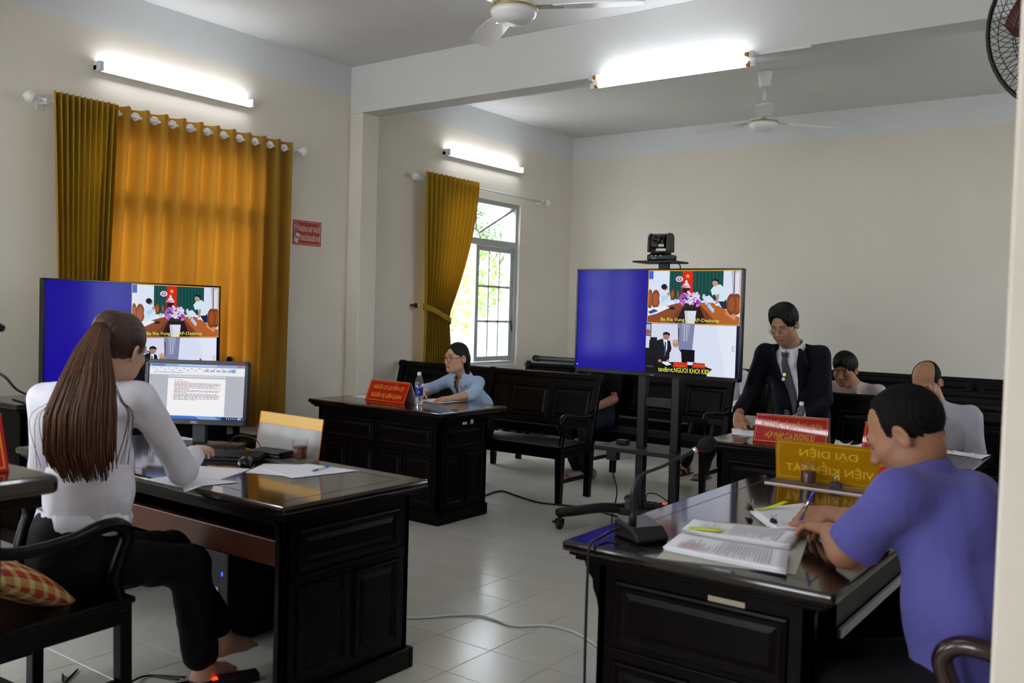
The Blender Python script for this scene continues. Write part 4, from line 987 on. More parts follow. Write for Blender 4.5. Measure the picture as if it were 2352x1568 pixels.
# clerk's desk papers
sheets('paper_sheets', "sheets under the clerk's elbow at the edge of her desk", [[(2.95, -7.40), (3.17, -7.52), (2.95, -7.05), (2.74, -7.16)][::1], [(2.86, -7.49), (3.10, -7.485), (3.16, -7.27), (2.87, -7.34)]], DZ+.0005, lines=9)
sheets('paper_sheets', "pages with a blue pen in the middle of the clerk's desk", [[(2.88, -6.93), (3.0, -7.12), (3.25, -7.03), (3.06, -6.80)], [(2.96, -7.03), (3.235, -7.075), (3.30, -6.76), (3.02, -6.80)]], DZ+.0005, lines=5)
m_blueink = mat('blue_pen_plastic', '#2f6ed0', .3)
def pen(label, a, b, m1, m2, r=.0045):
    a, b = Vector(a), Vector(b); t = thing('pen', label, 'pen', a); d = b-a
    MB().tube([a, a+d*.08], [.0008, r*.8], 10).build('tip', m_chrome, t, smooth=True, world=True)
    MB().tube([a+d*.08, a+d*.34], [r*.8, r], 10).build('grip', m1, t, smooth=True, world=True)
    MB().tube([a+d*.34, a+d*.75], r, 10).build('barrel', m2, t, smooth=True, world=True)
    MB().tube([a+d*.75, b], r, 10).build('cap', m1, t, smooth=True, world=True)
    MB().bar(a+d*.72+Vector((0, 0, r+.001)), b+Vector((0, 0, r+.001)), .003, .0015).build('pocket_clip', m_chrome if m2 is not m_whitep else m1, t, world=True)
pen("blue and clear pen on the pages of the clerk's desk", (3.195, -6.935, DZ+.0085), (3.155, -6.80, DZ+.0085), m_blueink, m_whitep)
# lawyers' desk and the woman's desk papers
sheets('paper_sheets', "sheaf of papers under the suited man's right hand", [[(3.97+k*.012, -4.33+k*.006), (4.14+k*.008, -4.28), (4.05, -4.06), (3.87+k*.01, -4.10)] for k in range(5)], DZ+.0005, curl=.012, lines=7)
sheets('paper_sheets', 'folded white papers between the two red desk signs', [[(4.60, -4.40), (4.74, -4.36), (4.70, -4.20), (4.57, -4.24)], [(4.58, -4.36), (4.66, -4.38), (4.64, -4.2), (4.55, -4.22)]], DZ+.002, curl=.022)
sheets('paper_sheets', 'white papers before the man in the grey shirt', [[(5.13, -4.10), (5.30, -4.24), (5.32, -4.05), (5.13, -4.02)], [(5.10, -4.16), (5.27, -4.20), (5.24, -4.06), (5.08, -4.03)]], DZ+.0005, curl=.006)
sheets('paper_sheets', 'white papers before the woman in the blue shirt', [[(1.38, -4.30), (1.62, -4.34), (1.66, -4.14), (1.42, -4.11)], [(1.47, -4.31), (1.69, -4.34), (1.71, -4.12), (1.50, -4.10)]], DZ+.0005, curl=.004)
sheets('paper_sheets', 'white paper at the left end of the desk with the red sign', [[(.86, -4.48), (1.06, -4.50), (1.08, -4.36), (.88, -4.34)]], DZ+.0005, curl=.004)

# ------------------------------------------------------------------ desk signs
m_red = mat('red_sign_face', '#ab161b', .025, spec=.4); m_redback = mat('pale_pink_sign_back', '#d9c3c8', .4)
def tent_sign(label, a, b, lines, h=.155, dep=.135, tilt=.062, m_txt=None, tw=.80):
    """folded sign whose front lower edge runs from a to b (world xy) on height a[2]"""
    a, b = Vector(a), Vector(b); ex = (b-a).normalized(); L = (b-a).length; ey = Vector((0, 0, 1)).cross(ex)
    r = thing('desk_sign', label, 'sign', (a+b)/2)
    s = math.hypot(h, tilt); ez = (ey*tilt+Vector((0, 0, h))).normalized(); nn = ex.cross(ez)
    T = Matrix((ex, ez, nn)).transposed().to_4x4(); T.translation = a
    MB(T).box(0, L, 0, s, -.003, 0).build('front_panel', m_red, r, world=True)
    top = a+ez*s; back = a+ey*dep; e2 = (back-top); s2 = e2.length; e2n = e2.normalized(); n2 = ex.cross(e2n)
    T2_ = Matrix((ex, e2n, n2)).transposed().to_4x4(); T2_.translation = top
    MB(T2_).box(0, L, 0, s2, -.0015, .0015).build('back_panel', m_redback, r, world=True)
    bd = MB(T); g = .008; t = .0022
    for q in ((g, L-g, g, g+t), (g, L-g, s-g-t, s-g), (g, g+t, g, s-g), (L-g-t, L-g, g, s-g)): bd.box(*q, 0, .0006)
    bd.build('gold_border', m_gold, r, world=True)
    for k, (body, w, hh, cy) in enumerate(lines):
        tx = MB(); put_text(tx, T @ Matrix.Translation((0, 0, .0007)), body, L*.5, s*cy, L*w, s*hh, shear=.18, bold=.011); tx.build('lettering', m_gold, r, world=True)
    return r
tent_sign('red sign with two lines of yellow lettering before the woman in the blue shirt', (1.115, -4.575, DZ+.001), (1.555, -4.61, DZ+.001), [('NGƯỜI CÓ QUYỀN LỢI', .76, .32, .70), ('NGHĨA VỤ LIÊN QUAN', .76, .32, .30)])
tent_sign('red sign with two lines of yellow lettering before the suited man', (4.165, -4.50, DZ+.001), (4.567, -4.445, DZ+.001), [('NGƯỜI BẢO VỆ QUYỀN VÀ LỢI ÍCH', .83, .36, .68), ('HỢP PHÁP CỦA ĐƯƠNG SỰ', .68, .34, .29)])
tent_sign('red sign half hidden behind the head of the man in violet', (4.745, -4.425, DZ+.001), (5.145, -4.49+.07, DZ+.001), [('NGƯỜI KHỞI KIỆN', .84, .5, .47)])
tent_sign('red and gold sign on the foreground desk at the left edge', (3.83, -8.87, 1.066), (3.87, -8.47, 1.066), [], h=.13)
# acrylic signs
def acrylic(name, col, k, rough=.08):
    M = bpy.data.materials.new(name); M.use_nodes = True; nt = M.node_tree; nt.nodes.clear()
    d = nt.nodes.new('ShaderNodeBsdfDiffuse'); d.inputs[0].default_value = lin(col)+(1,); t = nt.nodes.new('ShaderNodeBsdfTransparent'); t.inputs[0].default_value = tuple(min(1, x*1.25) for x in lin(col))+(1,)
    tl = nt.nodes.new('ShaderNodeBsdfTranslucent'); tl.inputs[0].default_value = lin(col)+(1,)
    m0 = nt.nodes.new('ShaderNodeMixShader'); m0.inputs[0].default_value = .4; nt.links.new(d.outputs[0], m0.inputs[1]); nt.links.new(tl.outputs[0], m0.inputs[2])
    m1 = nt.nodes.new('ShaderNodeMixShader'); m1.inputs[0].default_value = k; nt.links.new(m0.outputs[0], m1.inputs[1]); nt.links.new(t.outputs[0], m1.inputs[2])
    g = nt.nodes.new('ShaderNodeBsdfGlossy'); g.inputs['Roughness'].default_value = rough; lw = nt.nodes.new('ShaderNodeLayerWeight'); pw = nt.nodes.new('ShaderNodeMath'); pw.operation = 'POWER'; pw.inputs[1].default_value = 4.0; nt.links.new(lw.outputs['Facing'], pw.inputs[0])
    f = nt.nodes.new('ShaderNodeMath'); f.operation = 'MULTIPLY_ADD'; f.inputs[1].default_value = .4; f.inputs[2].default_value = .025; nt.links.new(pw.outputs[0], f.inputs[0])
    m2 = nt.nodes.new('ShaderNodeMixShader'); nt.links.new(f.outputs[0], m2.inputs[0]); nt.links.new(m1.outputs[0], m2.inputs[1]); nt.links.new(g.outputs[0], m2.inputs[2])
    o = nt.nodes.new('ShaderNodeOutputMaterial'); nt.links.new(m2.outputs[0], o.inputs[0]); return M
m_amb = acrylic('amber_acrylic', '#c8940f', .10); m_ambtxt = mat('yellow_acrylic_lettering', '#dfb024', .35)
m_clear = acrylic('clear_acrylic', '#d8d8d4', .75); m_oredge = mat('orange_acrylic_edge', '#c0561c', .3); m_yel = mat('yellow_sign_band', '#d9a410', .3); m_greyplate = acrylic('milky_acrylic', '#b9b6b2', .30)
def sign_C():
    r = thing('acrylic_sign', 'amber acrylic desk sign with mirrored lettering on the right desk', 'sign', (4.93, -5.63, DZ))
    T = Matrix.Translation((5.155, -5.595, DZ+.006)) @ Matrix.Rotation(math.radians(8), 4, 'X') @ Matrix(((-1, 0, 0, 0), (0, 0, 1, 0), (0, 1, 0, 0), (0, 0, 0, 1)))
    MB(T).box(0, .455, 0, .178, -.0045, 0).build('plate', m_amb, r, world=True)
    for zz in (.0004, -.0049):
        for body, cy, ww, hh in (('ĐẠI DIỆN', .128, .25, .052), ('VIỆN KIỂM SÁT', .062, .37, .062)):
            tx = MB(); put_text(tx, T @ Matrix.Translation((0, 0, zz)), body, .225, cy, ww, hh, bold=.015); tx.build('lettering', m_ambtxt, r, world=True)
    b = MB(T)
    for z in (.0003, -.0048):
        for q in ((.012, .443, .012, .0145), (.012, .443, .164, .1665), (.012, .0145, .012, .166), (.4405, .443, .012, .166)): b.box(*q, z, z+.0003)
    b.build('border', m_ambtxt, r, world=True)
    MB().box(4.70, 5.155, -5.735, -5.585, DZ, DZ+.005).build('base_plate', m_clear, r, world=True)
    MB().box(4.70, 5.155, -5.738, -5.734, DZ, DZ+.006).build('base_edge', m_redback, r, world=True)
sign_C()
def sign_D():
    r = thing('acrylic_sign', "clear acrylic desk sign with a yellow top band on the clerk's desk", 'sign', (2.78, -6.75, DZ))
    T = Matrix.Translation((2.535, -6.705, DZ+.005)) @ Matrix.Rotation(math.radians(-2), 4, 'Z') @ Matrix.Rotation(math.radians(-8), 4, 'X') @ Matrix(((1, 0, 0, 0), (0, 0, -1, 0), (0, 1, 0, 0), (0, 0, 0, 1)))
    MB(T).box(0, .46, 0, .13, -.0035, 0).build('lower_plate', m_greyplate, r, world=True)
    MB(T).box(0, .46, .13, .182, -.0035, 0).build('yellow_band', m_yel, r, world=True)
    e = MB(T)
    for q in ((-.002, .0, 0, .184), (.46, .462, 0, .184), (-.002, .462, .182, .1845), (0, .46, .129, .131)): e.box(*q, -.004, .0008)
    e.build('edge', m_oredge, r, world=True)
    MB().box(2.53, 2.99, -6.865, -6.71, DZ, DZ+.004).build('base_plate', m_clear, r, world=True)
sign_D()

# ------------------------------------------------------------------ drinks
m_tea = acrylic('dark_tea', '#7a2c0a', .3)
m_glass = acrylic('drinking_glass', '#ececea', .985, .04)
def tumbler(label, c, ht, rad, fill, straw=False):
    x, y, z = c; r = thing('tea_glass', label, 'glass', c)
    MB().lathe([(0, 0), (rad*.86, 0), (rad*.9, .004), (rad, ht), (rad-.0022, ht), (rad*.9-.0024, .009), (0, .009)], c, 28).build('glass', m_glass, r, smooth=True, world=True)
    MB().lathe([(0, .0095), (rad*.9-.0032, .0095), (rad*.9+(rad*.1)*fill-.003, ht*fill), (0, ht*fill)], c, 28).build('tea', m_tea, r, smooth=False, world=True)
    return r
tumbler("glass of dark tea behind the wallet on the clerk's desk", (2.935, -6.775, DZ+.004), .098, .036, .66)
tumbler('glass of tea before the amber sign on the right desk', (4.865, -5.672, DZ+.006), .098, .036, .58)
m_pet = acrylic('clear_bottle_plastic', '#e8eef2', .92, .06); m_bluelabel = mat('blue_bottle_label', '#1d2f8e', .35); m_cap = mat('white_bottle_cap', '#e9e9ea', .35)
def bottle(label, c, ht, lab=True):
    x, y, z = c; k = ht/.235; r = thing('water_bottle', label, 'bottle', c)
    prof = [(0, .004), (.022, 0), (.027, .004), (.029, .012), (.0295, .05), (.028, .055), (.0295, .06), (.0295, .125), (.027, .128), (.030, .135), (.0315, .15), (.030, .168), (.025, .188), (.017, .205), (.0125, .212), (.0125, .216)]
    MB().lathe([(a*k, b*k) for a, b in prof], c, 26).build('body', m_pet, r, smooth=True, world=True)
    MB().lathe([(a*k*.965, max(.003, b*k)) for a, b in prof[:12]]+[(0, .125*k)], c, 22).build('water', mat('water', '#f4f8fb', .02, trans=1.0, ior=1.33), r, smooth=True, world=True)
    MB().lathe([(0, .238*k), (.0135*k, .238*k), (.015*k, .234*k), (.015*k, .213*k), (0, .213*k)], c, 20).build('cap', m_cap, r, world=True)
    if lab:
        MB().lathe([(.0300*k, .066*k), (.0302*k, .068*k), (.0302*k, .120*k), (.0300*k, .122*k)], c, 26).build('label', m_bluelabel, r, smooth=True, world=True)
        t = MB(); put_text(t, Matrix.Translation((x+.018*k, y-.0262*k, z+.094*k)) @ Matrix(((.85, 0, .5, 0), (.5, 0, -.85, 0), (0, 1, 0, 0), (0, 0, 0, 1))), 'AQ', 0, 0, .018, .012); t.build('lettering', m_whitep, r, world=True)
bottle('water bottle with a blue label beside the red sign of the woman', (1.625, -4.53, DZ), .238)
bottle('clear water bottle with a white cap behind the red sign of the suited man', (4.285, -4.04, DZ), .205, lab=False)

# ------------------------------------------------------------------ computer things on the clerk's desk
def monitor():
    r = thing('computer_monitor', "black monitor with a text document on the clerk's desk", 'monitor', (2.28, -6.80, DZ))
    ang = math.radians(33); c = Vector((2.265, -6.855, 1.045)); w, h = .512, .312
    R = Matrix.Rotation(ang, 4, 'Z') @ Matrix(((1, 0, 0, 0), (0, 0, -1, 0), (0, 1, 0, 0), (0, 0, 0, 1))) @ Matrix.Rotation(math.radians(-5), 4, 'X')
    T = Matrix.Translation(c) @ R @ Matrix.Translation((-w/2, -h/2, 0))
    MB(T).box(0, w, 0, h, -.045, -.006).build('casing', m_black, r, bevel=.008, world=True)
    f = MB(T)
    for q in ((0, .018, 0, h), (w-.018, w, 0, h), (0, w, 0, .026), (0, w, h-.02, h)): f.box(*q, -.008, .006)
    f.build('bezel', m_black, r, bevel=.002, world=True)
    p = Pic(w-.036, h-.046); p.rect(0, 0, 1, 1, '#b7bac4'); p.rect(0, 0, 1, .055, '#93a8d4'); p.rect(0, .055, 1, .2, '#eef0f4'); p.rect(.02, .012, .16, .045, '#5a77b8'); p.rect(.3, .012, .7, .035, '#c7d4ec')
    for k in range(22): p.rect(.03+k*.04, .075+.035*(k % 2), .052+k*.04, .09+.035*(k % 2), '#a9b2c4')
    for k in range(12): p.rect(.05+k*.026, .15, .066+k*.026, .165, '#8f9bb0')
    p.rect(.5, .09, .56, .17, '#f4e6a0'); p.rect(.507, .1, .553, .16, '#f7f7f7'); p.rect(.91, .01, .985, .04, '#c9684c')
    for k in range(5): p.rect(.58+k*.06, .1, .62+k*.06, .13, '#9aa4b6')
    p.rect(.86, .075, .9, .14, '#8ea0d0'); p.rect(.2, .215, .8, .235, '#dfe3ea')
    p.rect(.2, .26, .8, .95, '#f7f6f8'); p.rect(.12, .26, .8, .262, '#d9dbe2')
    rg = random.Random(4)
    for k, (y, c_, e) in enumerate([(.29, '#e0505a', .36), (.32, '#e0505a', .42), (.345, '#8b7f8c', .76), (.365, '#8b7f8c', .74), (.385, '#8b7f8c', .75), (.405, '#8b7f8c', .7), (.43, '#a56a74', .76), (.45, '#e0505a', .42), (.475, '#8b7f8c', .75), (.495, '#8b7f8c', .74), (.515, '#8b7f8c', .4), (.54, '#8b7f8c', .72), (.56, '#8b7f8c', .74), (.58, '#8b7f8c', .75), (.6, '#8b7f8c', .73), (.625, '#8b7f8c', .74), (.645, '#8b7f8c', .5)]):
        x = .27
        while x < e:
            q = rg.uniform(.012, .04); p.rect(x, y, min(e, x+q), y+.010, c_); x += q+.008
    p.rect(0, .945, 1, 1, '#3f74cc'); p.poly([(.5, .945), (.7, .945), (.76, 1), (.56, 1)], '#79aaf0'); p.rect(.78, .945, 1, 1, '#1b2a6c'); p.rect(0, .935, 1, .945, '#d7dbe6')
    for k in range(5): p.rect(.83+k*.022, .965, .84+k*.022, .98, '#dfe6f5')
    p.rect(.945, .958, .985, .97, '#dfe6f5'); p.rect(.945, .977, .985, .988, '#dfe6f5')
    p.build('screen', T @ Matrix.Translation((.018, .026, -.004)), r)
    t = MB(); put_text(t, T @ Matrix.Translation((w/2, .012, .0064)), 'DELL', 0, 0, .035, .010, bold=.01); t.build('logo', mat('silver_logo', '#a9a9ad', .3, metal=.5), r, world=True)
    MB(T).box(w/2-.012, w/2+.012, h, h+.01, -.02, .004).build('webcam_clip', m_whitep, r, bevel=.002, world=True)
    b = Matrix.Translation((c.x, c.y, 0)) @ Matrix.Rotation(ang, 4, 'Z')
    MB(b).box(-.035, .035, .045, .075, DZ+.01, .98).build('neck', m_black, r, bevel=.006, world=True)
    MB(b).box(-.03, .03, .02, .05, .92, .98).build('hinge', m_chrome, r, bevel=.004, world=True)
    MB(b).box(-.12, .12, -.06, .12, DZ, DZ+.014).build('foot', m_black, r, bevel=.006, world=True)
monitor()
def keyboard():
    r = thing('keyboard', "black keyboard on the clerk's desk, left of the mouse", 'keyboard', (2.615, -6.985, DZ), math.radians(33))
    MB().add([(-.22, -.07, 0), (.22, -.07, 0), (.22, .07, 0), (-.22, .07, 0), (-.22, -.07, .014), (.22, -.07, .014), (.22, .07, .026), (-.22, .07, .026)], [(3,2,1,0),(4,5,6,7),(0,1,5,4),(1,2,6,5),(2,3,7,6),(3,0,4,7)]).build('casing', m_black, r, bevel=.003)
    me = None
    for j in range(6):
        y = -.055+j*.0215; z = .0155+(.012*(y+.07)/.14)
        row = [(-.205+k*.0205, .0175) for k in range(21) if not (j == 5 and k in (1, 6, 11))] if j else [(-.205+k*.0205, .0175) for k in range(3)]+[(-.1, .11)]+[(-.205+k*.0205, .0175) for k in range(9, 21)]
        for x, w in row:
            if me is None or w > .02:
                o = MB().box(-w/2, w/2, -.0085, .0085, 0, .005).build('key', m_black, r)
                if w < .02: me = o.data
            else: o = bpy.data.objects.new('key', me); link(o, r)
            o.location = (x, y, z)
keyboard()
def mouse():
    P = []
    for i in range(11):
        u = -1+2*i/10; row = []
        for j in range(13):
            a = PI*j/12; w = .032*math.sqrt(max(0, 1-(u*.98)**4))*(1-.08*u); row.append((-w*math.cos(a), u*.056, .002+.036*math.sin(a)**.8*math.sqrt(max(0, 1-(u*.97)**2))*(1-.15*u)))
        P.append(row)
    r = thing('computer_mouse', "glossy black mouse on the clerk's desk", 'mouse', (2.845, -7.00, DZ), math.radians(40))
    MB().grid(P).build('shell', m_blackg, r, smooth=True); MB().box(-.03, .03, -.05, .05, 0, .004).build('base', m_black, r, bevel=.002)
    MB().lathe([(0, -.004), (.009, -.004), (.009, .004), (0, .004)], (0, .03, .031), 12, 'x').build('wheel', m_black, r)
mouse()
rt_ = thing('network_box', "flat black box behind the keyboard on the clerk's desk", 'box', (2.42, -6.80, DZ), math.radians(33))
MB().box(-.09, .09, -.05, .05, 0, .028).build('casing', m_black, rt_, bevel=.004)
cable('mouse_cable', 'thin black cable curling over the desk behind the keyboard', [(2.83, -6.945, DZ+.02), (2.78, -6.86, DZ+.01), (2.70, -6.80, DZ+.03), (2.60, -6.77, DZ+.07), (2.50, -6.79, DZ+.07), (2.44, -6.79, DZ+.02)], .0025, m_black)
wl = thing('wallet', "black leather wallet on the clerk's desk before the clear sign", 'wallet', (2.755, -6.79, DZ+.004), math.radians(6))
MB().box(-.095, .095, -.05, .05, 0, .016).build('lower_flap', mat('black_leather', '#101012', .45, bump=.15, bscale=200), wl, bevel=.006, seg=3)
MB().box(-.093, .095, -.048, .05, .016, .03).build('upper_flap', MATS['black_leather'], wl, bevel=.006, seg=3)
cp = thing('computer_tower', "black computer tower with a blue light under the clerk's desk", 'computer', (2.75, -6.90, 0))
MB().box(2.66, 2.84, -7.08, -6.76, .02, .40).build('casing', mat('matt_black_steel', '#050505', .6), cp, bevel=.006, world=True)
MB().box(2.70, 2.78, -7.084, -7.079, .20, .245).build('label', m_alu, cp, world=True)
MB().box(2.80, 2.806, -7.084, -7.079, .30, .315).build('power_light', emat('blue_indicator', '#2030ff', 4), cp, world=True)
for a, b in ((2.67, 2.70), (2.80, 2.83)): MB().box(a, b, -7.05, -6.8, 0, .02).build('foot', m_black, cp, world=True)
power_strip((3.16, -7.36, 0), 1.2, "black power strip with a red light on the floor under the clerk's desk", 1)
for k in range(2): cable('computer_cable', ('black cable looping over the floor behind the clerk\'s chair leg', 'second black cable on the floor beside the looping one')[k], [(2.62, -7.62-.06*k, .006), (2.72, -7.72, .006), (2.86+.05*k, -7.70, .03), (2.92, -7.60, .02), (2.88, -7.48, .006), (3.02, -7.40-.03*k, .012)], .004, m_black)

# ------------------------------------------------------------------ gooseneck microphones
m_mic = mat('dark_grey_mic_metal', '#25262b', .35, metal=.4); m_foam = mat('black_foam', '#0b0b0b', .95, bump=.4, bscale=300)
def desk_mic():
    r = thing('desk_microphone', 'gooseneck microphone with a lit red ring on the right desk', 'microphone', (4.76, -6.97, DZ))
    T = Matrix.Translation((4.765, -6.97, DZ)) @ Matrix.Rotation(math.radians(-28), 4, 'Z')
    b = MB(T); pr = [(-.07, 0), (.07, 0), (.07, .02), (.035, .045), (-.055, .058), (-.07, .05)]
    b.prism(pr, -.06, .06, 'y'); b.build('base', m_black, r, bevel=.012, seg=3, world=True)
    pts = [(4.752, -7.005, .825), (4.760, -7.012, .87), (4.758, -7.020, .915), (4.760, -7.018, .94), (4.767, -7.005, .969), (4.777, -6.985, .988), (4.799, -6.955, 1.001), (4.823, -6.925, 1.015), (4.884, -6.842, 1.06)]
    MB().tube([(4.750, -7.003, .82), (4.754, -7.006, .85), (4.759, -7.012, .872)], [.014, .012, .008], 12).build('connector', m_mic, r, smooth=True, world=True)
    MB().tube(spline(pts, 6), [.0085]*28+[.0055]*21, 10).build('gooseneck', m_mic, r, smooth=True, world=True)
    d = (Vector(pts[-1])-Vector(pts[-2])).normalized(); e = Vector(pts[-1])
    MB().tube([e-d*.012, e+d*.002], .0095, 14).build('collar', m_chrome, r, smooth=True, world=True)
    MB().tube([e+d*.001, e+d*.006], .0100, 14).build('light_ring', emat('red_mic_light', '#a01408', .12), r, smooth=True, world=True)
    Q = Matrix.Translation(e+d*.010) @ d.to_track_quat('Z', 'Y').to_matrix().to_4x4()
    MB(Q).lathe([(.0, 0), (.014, .002), (.022, .012), (.025, .028), (.023, .045), (.014, .058), (0, .062)], n=18).build('windscreen', m_foam, r, smooth=True, world=True)
    MB().tube(spline([(4.705, -6.995, .81), (4.685, -7.03, .797), (4.69, -7.10, .792), (4.70, -7.165, .79), (4.70, -7.178, .74), (4.695, -7.172, .5), (4.70, -7.17, .1), (4.72, -7.2, .006)]), .0045, 8).build('cable', m_black, r, smooth=True, world=True)
desk_mic()
jm = thing('desk_microphone', 'tip of a black microphone at the left edge of the picture', 'microphone', (3.45, -8.65, 1.065))
MB().lathe([(0, .03), (.05, .028), (.06, 0), (0, 0)], (3.45, -8.65, 1.065), 20).build('base', m_black, jm, smooth=True, world=True)
MB().tube(spline([(3.45, -8.65, 1.08), (3.44, -8.66, 1.25), (3.46, -8.60, 1.38), (3.51, -8.48, 1.42), (3.555, -8.41, 1.41)]), .006, 8).build('gooseneck', m_mic, jm, smooth=True, world=True)
MB().tube([(3.545, -8.425, 1.412), (3.60, -8.375, 1.398), (3.61, -8.37, 1.396)], [.011, .012, .009], 12).build('capsule', m_foam, jm, smooth=True, world=True)
cable('hanging_cable', 'black cable hanging from the left edge down to the side desk', [(3.4, -8.63, 1.085), (3.25, -8.45, 1.25), (3.0, -8.12, 1.235), (2.39, -7.757, 1.113), (1.546, -7.264, .976), (.9, -6.99, .87), (.58, -6.86, .855), (.3, -6.8, .853)], .005, m_black)
# ------------------------------------------------------------------ people: surfaces grown from blended volumes
class Field:
    def __init__(s, lo, hi, h):
        s.lo = np.array(lo, np.float32); s.h = h; n = np.ceil((np.array(hi)-s.lo)/h).astype(int)+1; s.n = n
        s.V = np.full(n, 0.3, np.float32); s.ax = [s.lo[i]+h*np.arange(n[i], dtype=np.float32) for i in range(3)]
    def blk(s, lo, hi):
        a = np.maximum(0, np.floor((np.array(lo)-s.lo)/s.h).astype(int)); b = np.minimum(s.n, np.ceil((np.array(hi)-s.lo)/s.h).astype(int)+1)
        if (b <= a).any(): return None
        sl = tuple(slice(a[i], b[i]) for i in range(3))
        X = s.ax[0][sl[0]][:, None, None]; Y = s.ax[1][sl[1]][None, :, None]; Z = s.ax[2][sl[2]][None, None, :]
        return sl, X, Y, Z
    def comb(s, sl, d, k, op):
        a = s.V[sl]
        if op == 'u':
            h = np.maximum(k-np.abs(a-d), 0)/k; s.V[sl] = np.minimum(a, d)-h*h*k*.25
        elif op == 's':
            d = -d; h = np.maximum(k-np.abs(a-d), 0)/k; s.V[sl] = np.maximum(a, d)+h*h*k*.25
        else:
            h = np.maximum(k-np.abs(a-d), 0)/k; s.V[sl] = np.maximum(a, d)+h*h*k*.25
    def cap(s, a, b, r1, r2=None, k=.012, op='u', flat=None):
        r2 = r1 if r2 is None else r2; a = np.array(a, np.float32); b = np.array(b, np.float32); m = max(r1, r2)*(1.0 if flat is None else max(1, flat[1]))+k+2*s.h
        q = s.blk(np.minimum(a, b)-m, np.maximum(a, b)+m)
        if q is None: return s
        sl, X, Y, Z = q; d = b-a; L = float(d@d)+1e-12
        t = np.clip(((X-a[0])*d[0]+(Y-a[1])*d[1]+(Z-a[2])*d[2])/L, 0, 1)
        ex, ey, ez = X-a[0]-t*d[0], Y-a[1]-t*d[1], Z-a[2]-t*d[2]
        if flat is not None:
            v = np.array(flat[0], np.float32); v = v/np.linalg.norm(v); c = ex*v[0]+ey*v[1]+ez*v[2]
            q2 = ex*ex+ey*ey+ez*ez-c*c+(c/flat[1])**2
        else: q2 = ex*ex+ey*ey+ez*ez
        s.comb(sl, np.sqrt(q2)-(r1+(r2-r1)*t), k, op); return s
    def ell(s, c, r, R=None, k=.012, op='u'):
        c = np.array(c, np.float32); r = np.array(r, np.float32); m = float(r.max())+k+2*s.h
        q = s.blk(c-m, c+m)
        if q is None: return s
        sl, X, Y, Z = q; x, y, z = X-c[0], Y-c[1], Z-c[2]
        if R is not None:
            R = np.array(R, np.float32); x, y, z = R[0, 0]*x+R[1, 0]*y+R[2, 0]*z, R[0, 1]*x+R[1, 1]*y+R[2, 1]*z, R[0, 2]*x+R[1, 2]*y+R[2, 2]*z
        k0 = np.sqrt((x/r[0])**2+(y/r[1])**2+(z/r[2])**2); k1 = np.sqrt((x/r[0]**2)**2+(y/r[1]**2)**2+(z/r[2]**2)**2)+1e-9
        s.comb(sl, k0*(k0-1)/k1, k, op); return s
    def plane(s, n, d, k=.01, op='i'):
        """keep the side where n.p < d"""
        n = np.array(n, np.float32); n = n/np.linalg.norm(n)
        sl = tuple(slice(0, q) for q in s.n); X = s.ax[0][:, None, None]; Y = s.ax[1][None, :, None]; Z = s.ax[2][None, None, :]
        s.comb(sl, X*n[0]+Y*n[1]+Z*n[2]-d, k, op); return s
    def endcap(s, p, d, R=.1, L=.2):
        d = np.array(d, np.float32); d = d/np.linalg.norm(d); p = np.array(p, np.float32); q = s.blk(p-R-L, p+R+L)
        if q is None: return s
        sl, X, Y, Z = q; t = (X-p[0])*d[0]+(Y-p[1])*d[1]+(Z-p[2])*d[2]; r2 = (X-p[0])**2+(Y-p[1])**2+(Z-p[2])**2-t*t
        s.V[sl] = np.where((r2 < R*R) & (t < L) & (t > -.03), np.maximum(s.V[sl], t), s.V[sl]); return s
    def mesh(s, smooth=2):
        V = s.V; S_ = V < 0
        c = np.zeros(np.array(V.shape)-1, np.uint8)
        O = [(i, j, k) for i in (0, 1) for j in (0, 1) for k in (0, 1)]
        for i, j, k in O: c += S_[i:V.shape[0]-1+i, j:V.shape[1]-1+j, k:V.shape[2]-1+k]
        act = (c > 0) & (c < 8); ai = np.argwhere(act); idx = np.full(act.shape, -1, np.int64); idx[act] = np.arange(len(ai))
        vals = [V[ai[:, 0]+o[0], ai[:, 1]+o[1], ai[:, 2]+o[2]] for o in O]; acc = np.zeros((len(ai), 3)); cnt = np.zeros(len(ai))
        for p in range(8):
            for q in range(p+1, 8):
                if sum(abs(O[p][e]-O[q][e]) for e in range(3)) != 1: continue
                va, vb = vals[p], vals[q]; mk = (va < 0) != (vb < 0); t = np.where(mk, va/np.where(mk, va-vb, 1), 0)
                for e in range(3): acc[:, e] += mk*(O[p][e]+(O[q][e]-O[p][e])*t)
                cnt += mk
        P = s.lo+s.h*(ai+acc/np.maximum(cnt, 1)[:, None]); Fs = []
        for ax in range(3):
            o1, o2 = (ax+1) % 3, (ax+2) % 3
            sl0 = [slice(1, -1)]*3; sl1 = [slice(1, -1)]*3; sl0[ax] = slice(0, -1); sl1[ax] = slice(1, None)
            A, B = S_[tuple(sl0)], S_[tuple(sl1)]; E = np.argwhere(A != B)
            if not len(E): continue
            base = E.copy(); base[:, o1] += 1; base[:, o2] += 1   # grid point of the edge start
            def cell(d1, d2):
                q = base.copy(); q[:, o1] += d1; q[:, o2] += d2; return idx[q[:, 0], q[:, 1], q[:, 2]]
            quad = np.stack([cell(-1, -1), cell(0, -1), cell(0, 0), cell(-1, 0)], 1)
            inside = A[E[:, 0], E[:, 1], E[:, 2]]; quad[~inside] = quad[~inside][:, ::-1]; Fs.append(quad)
        Fq = np.concatenate(Fs) if Fs else np.zeros((0, 4), int)
        Fq = Fq[(Fq >= 0).all(1)]
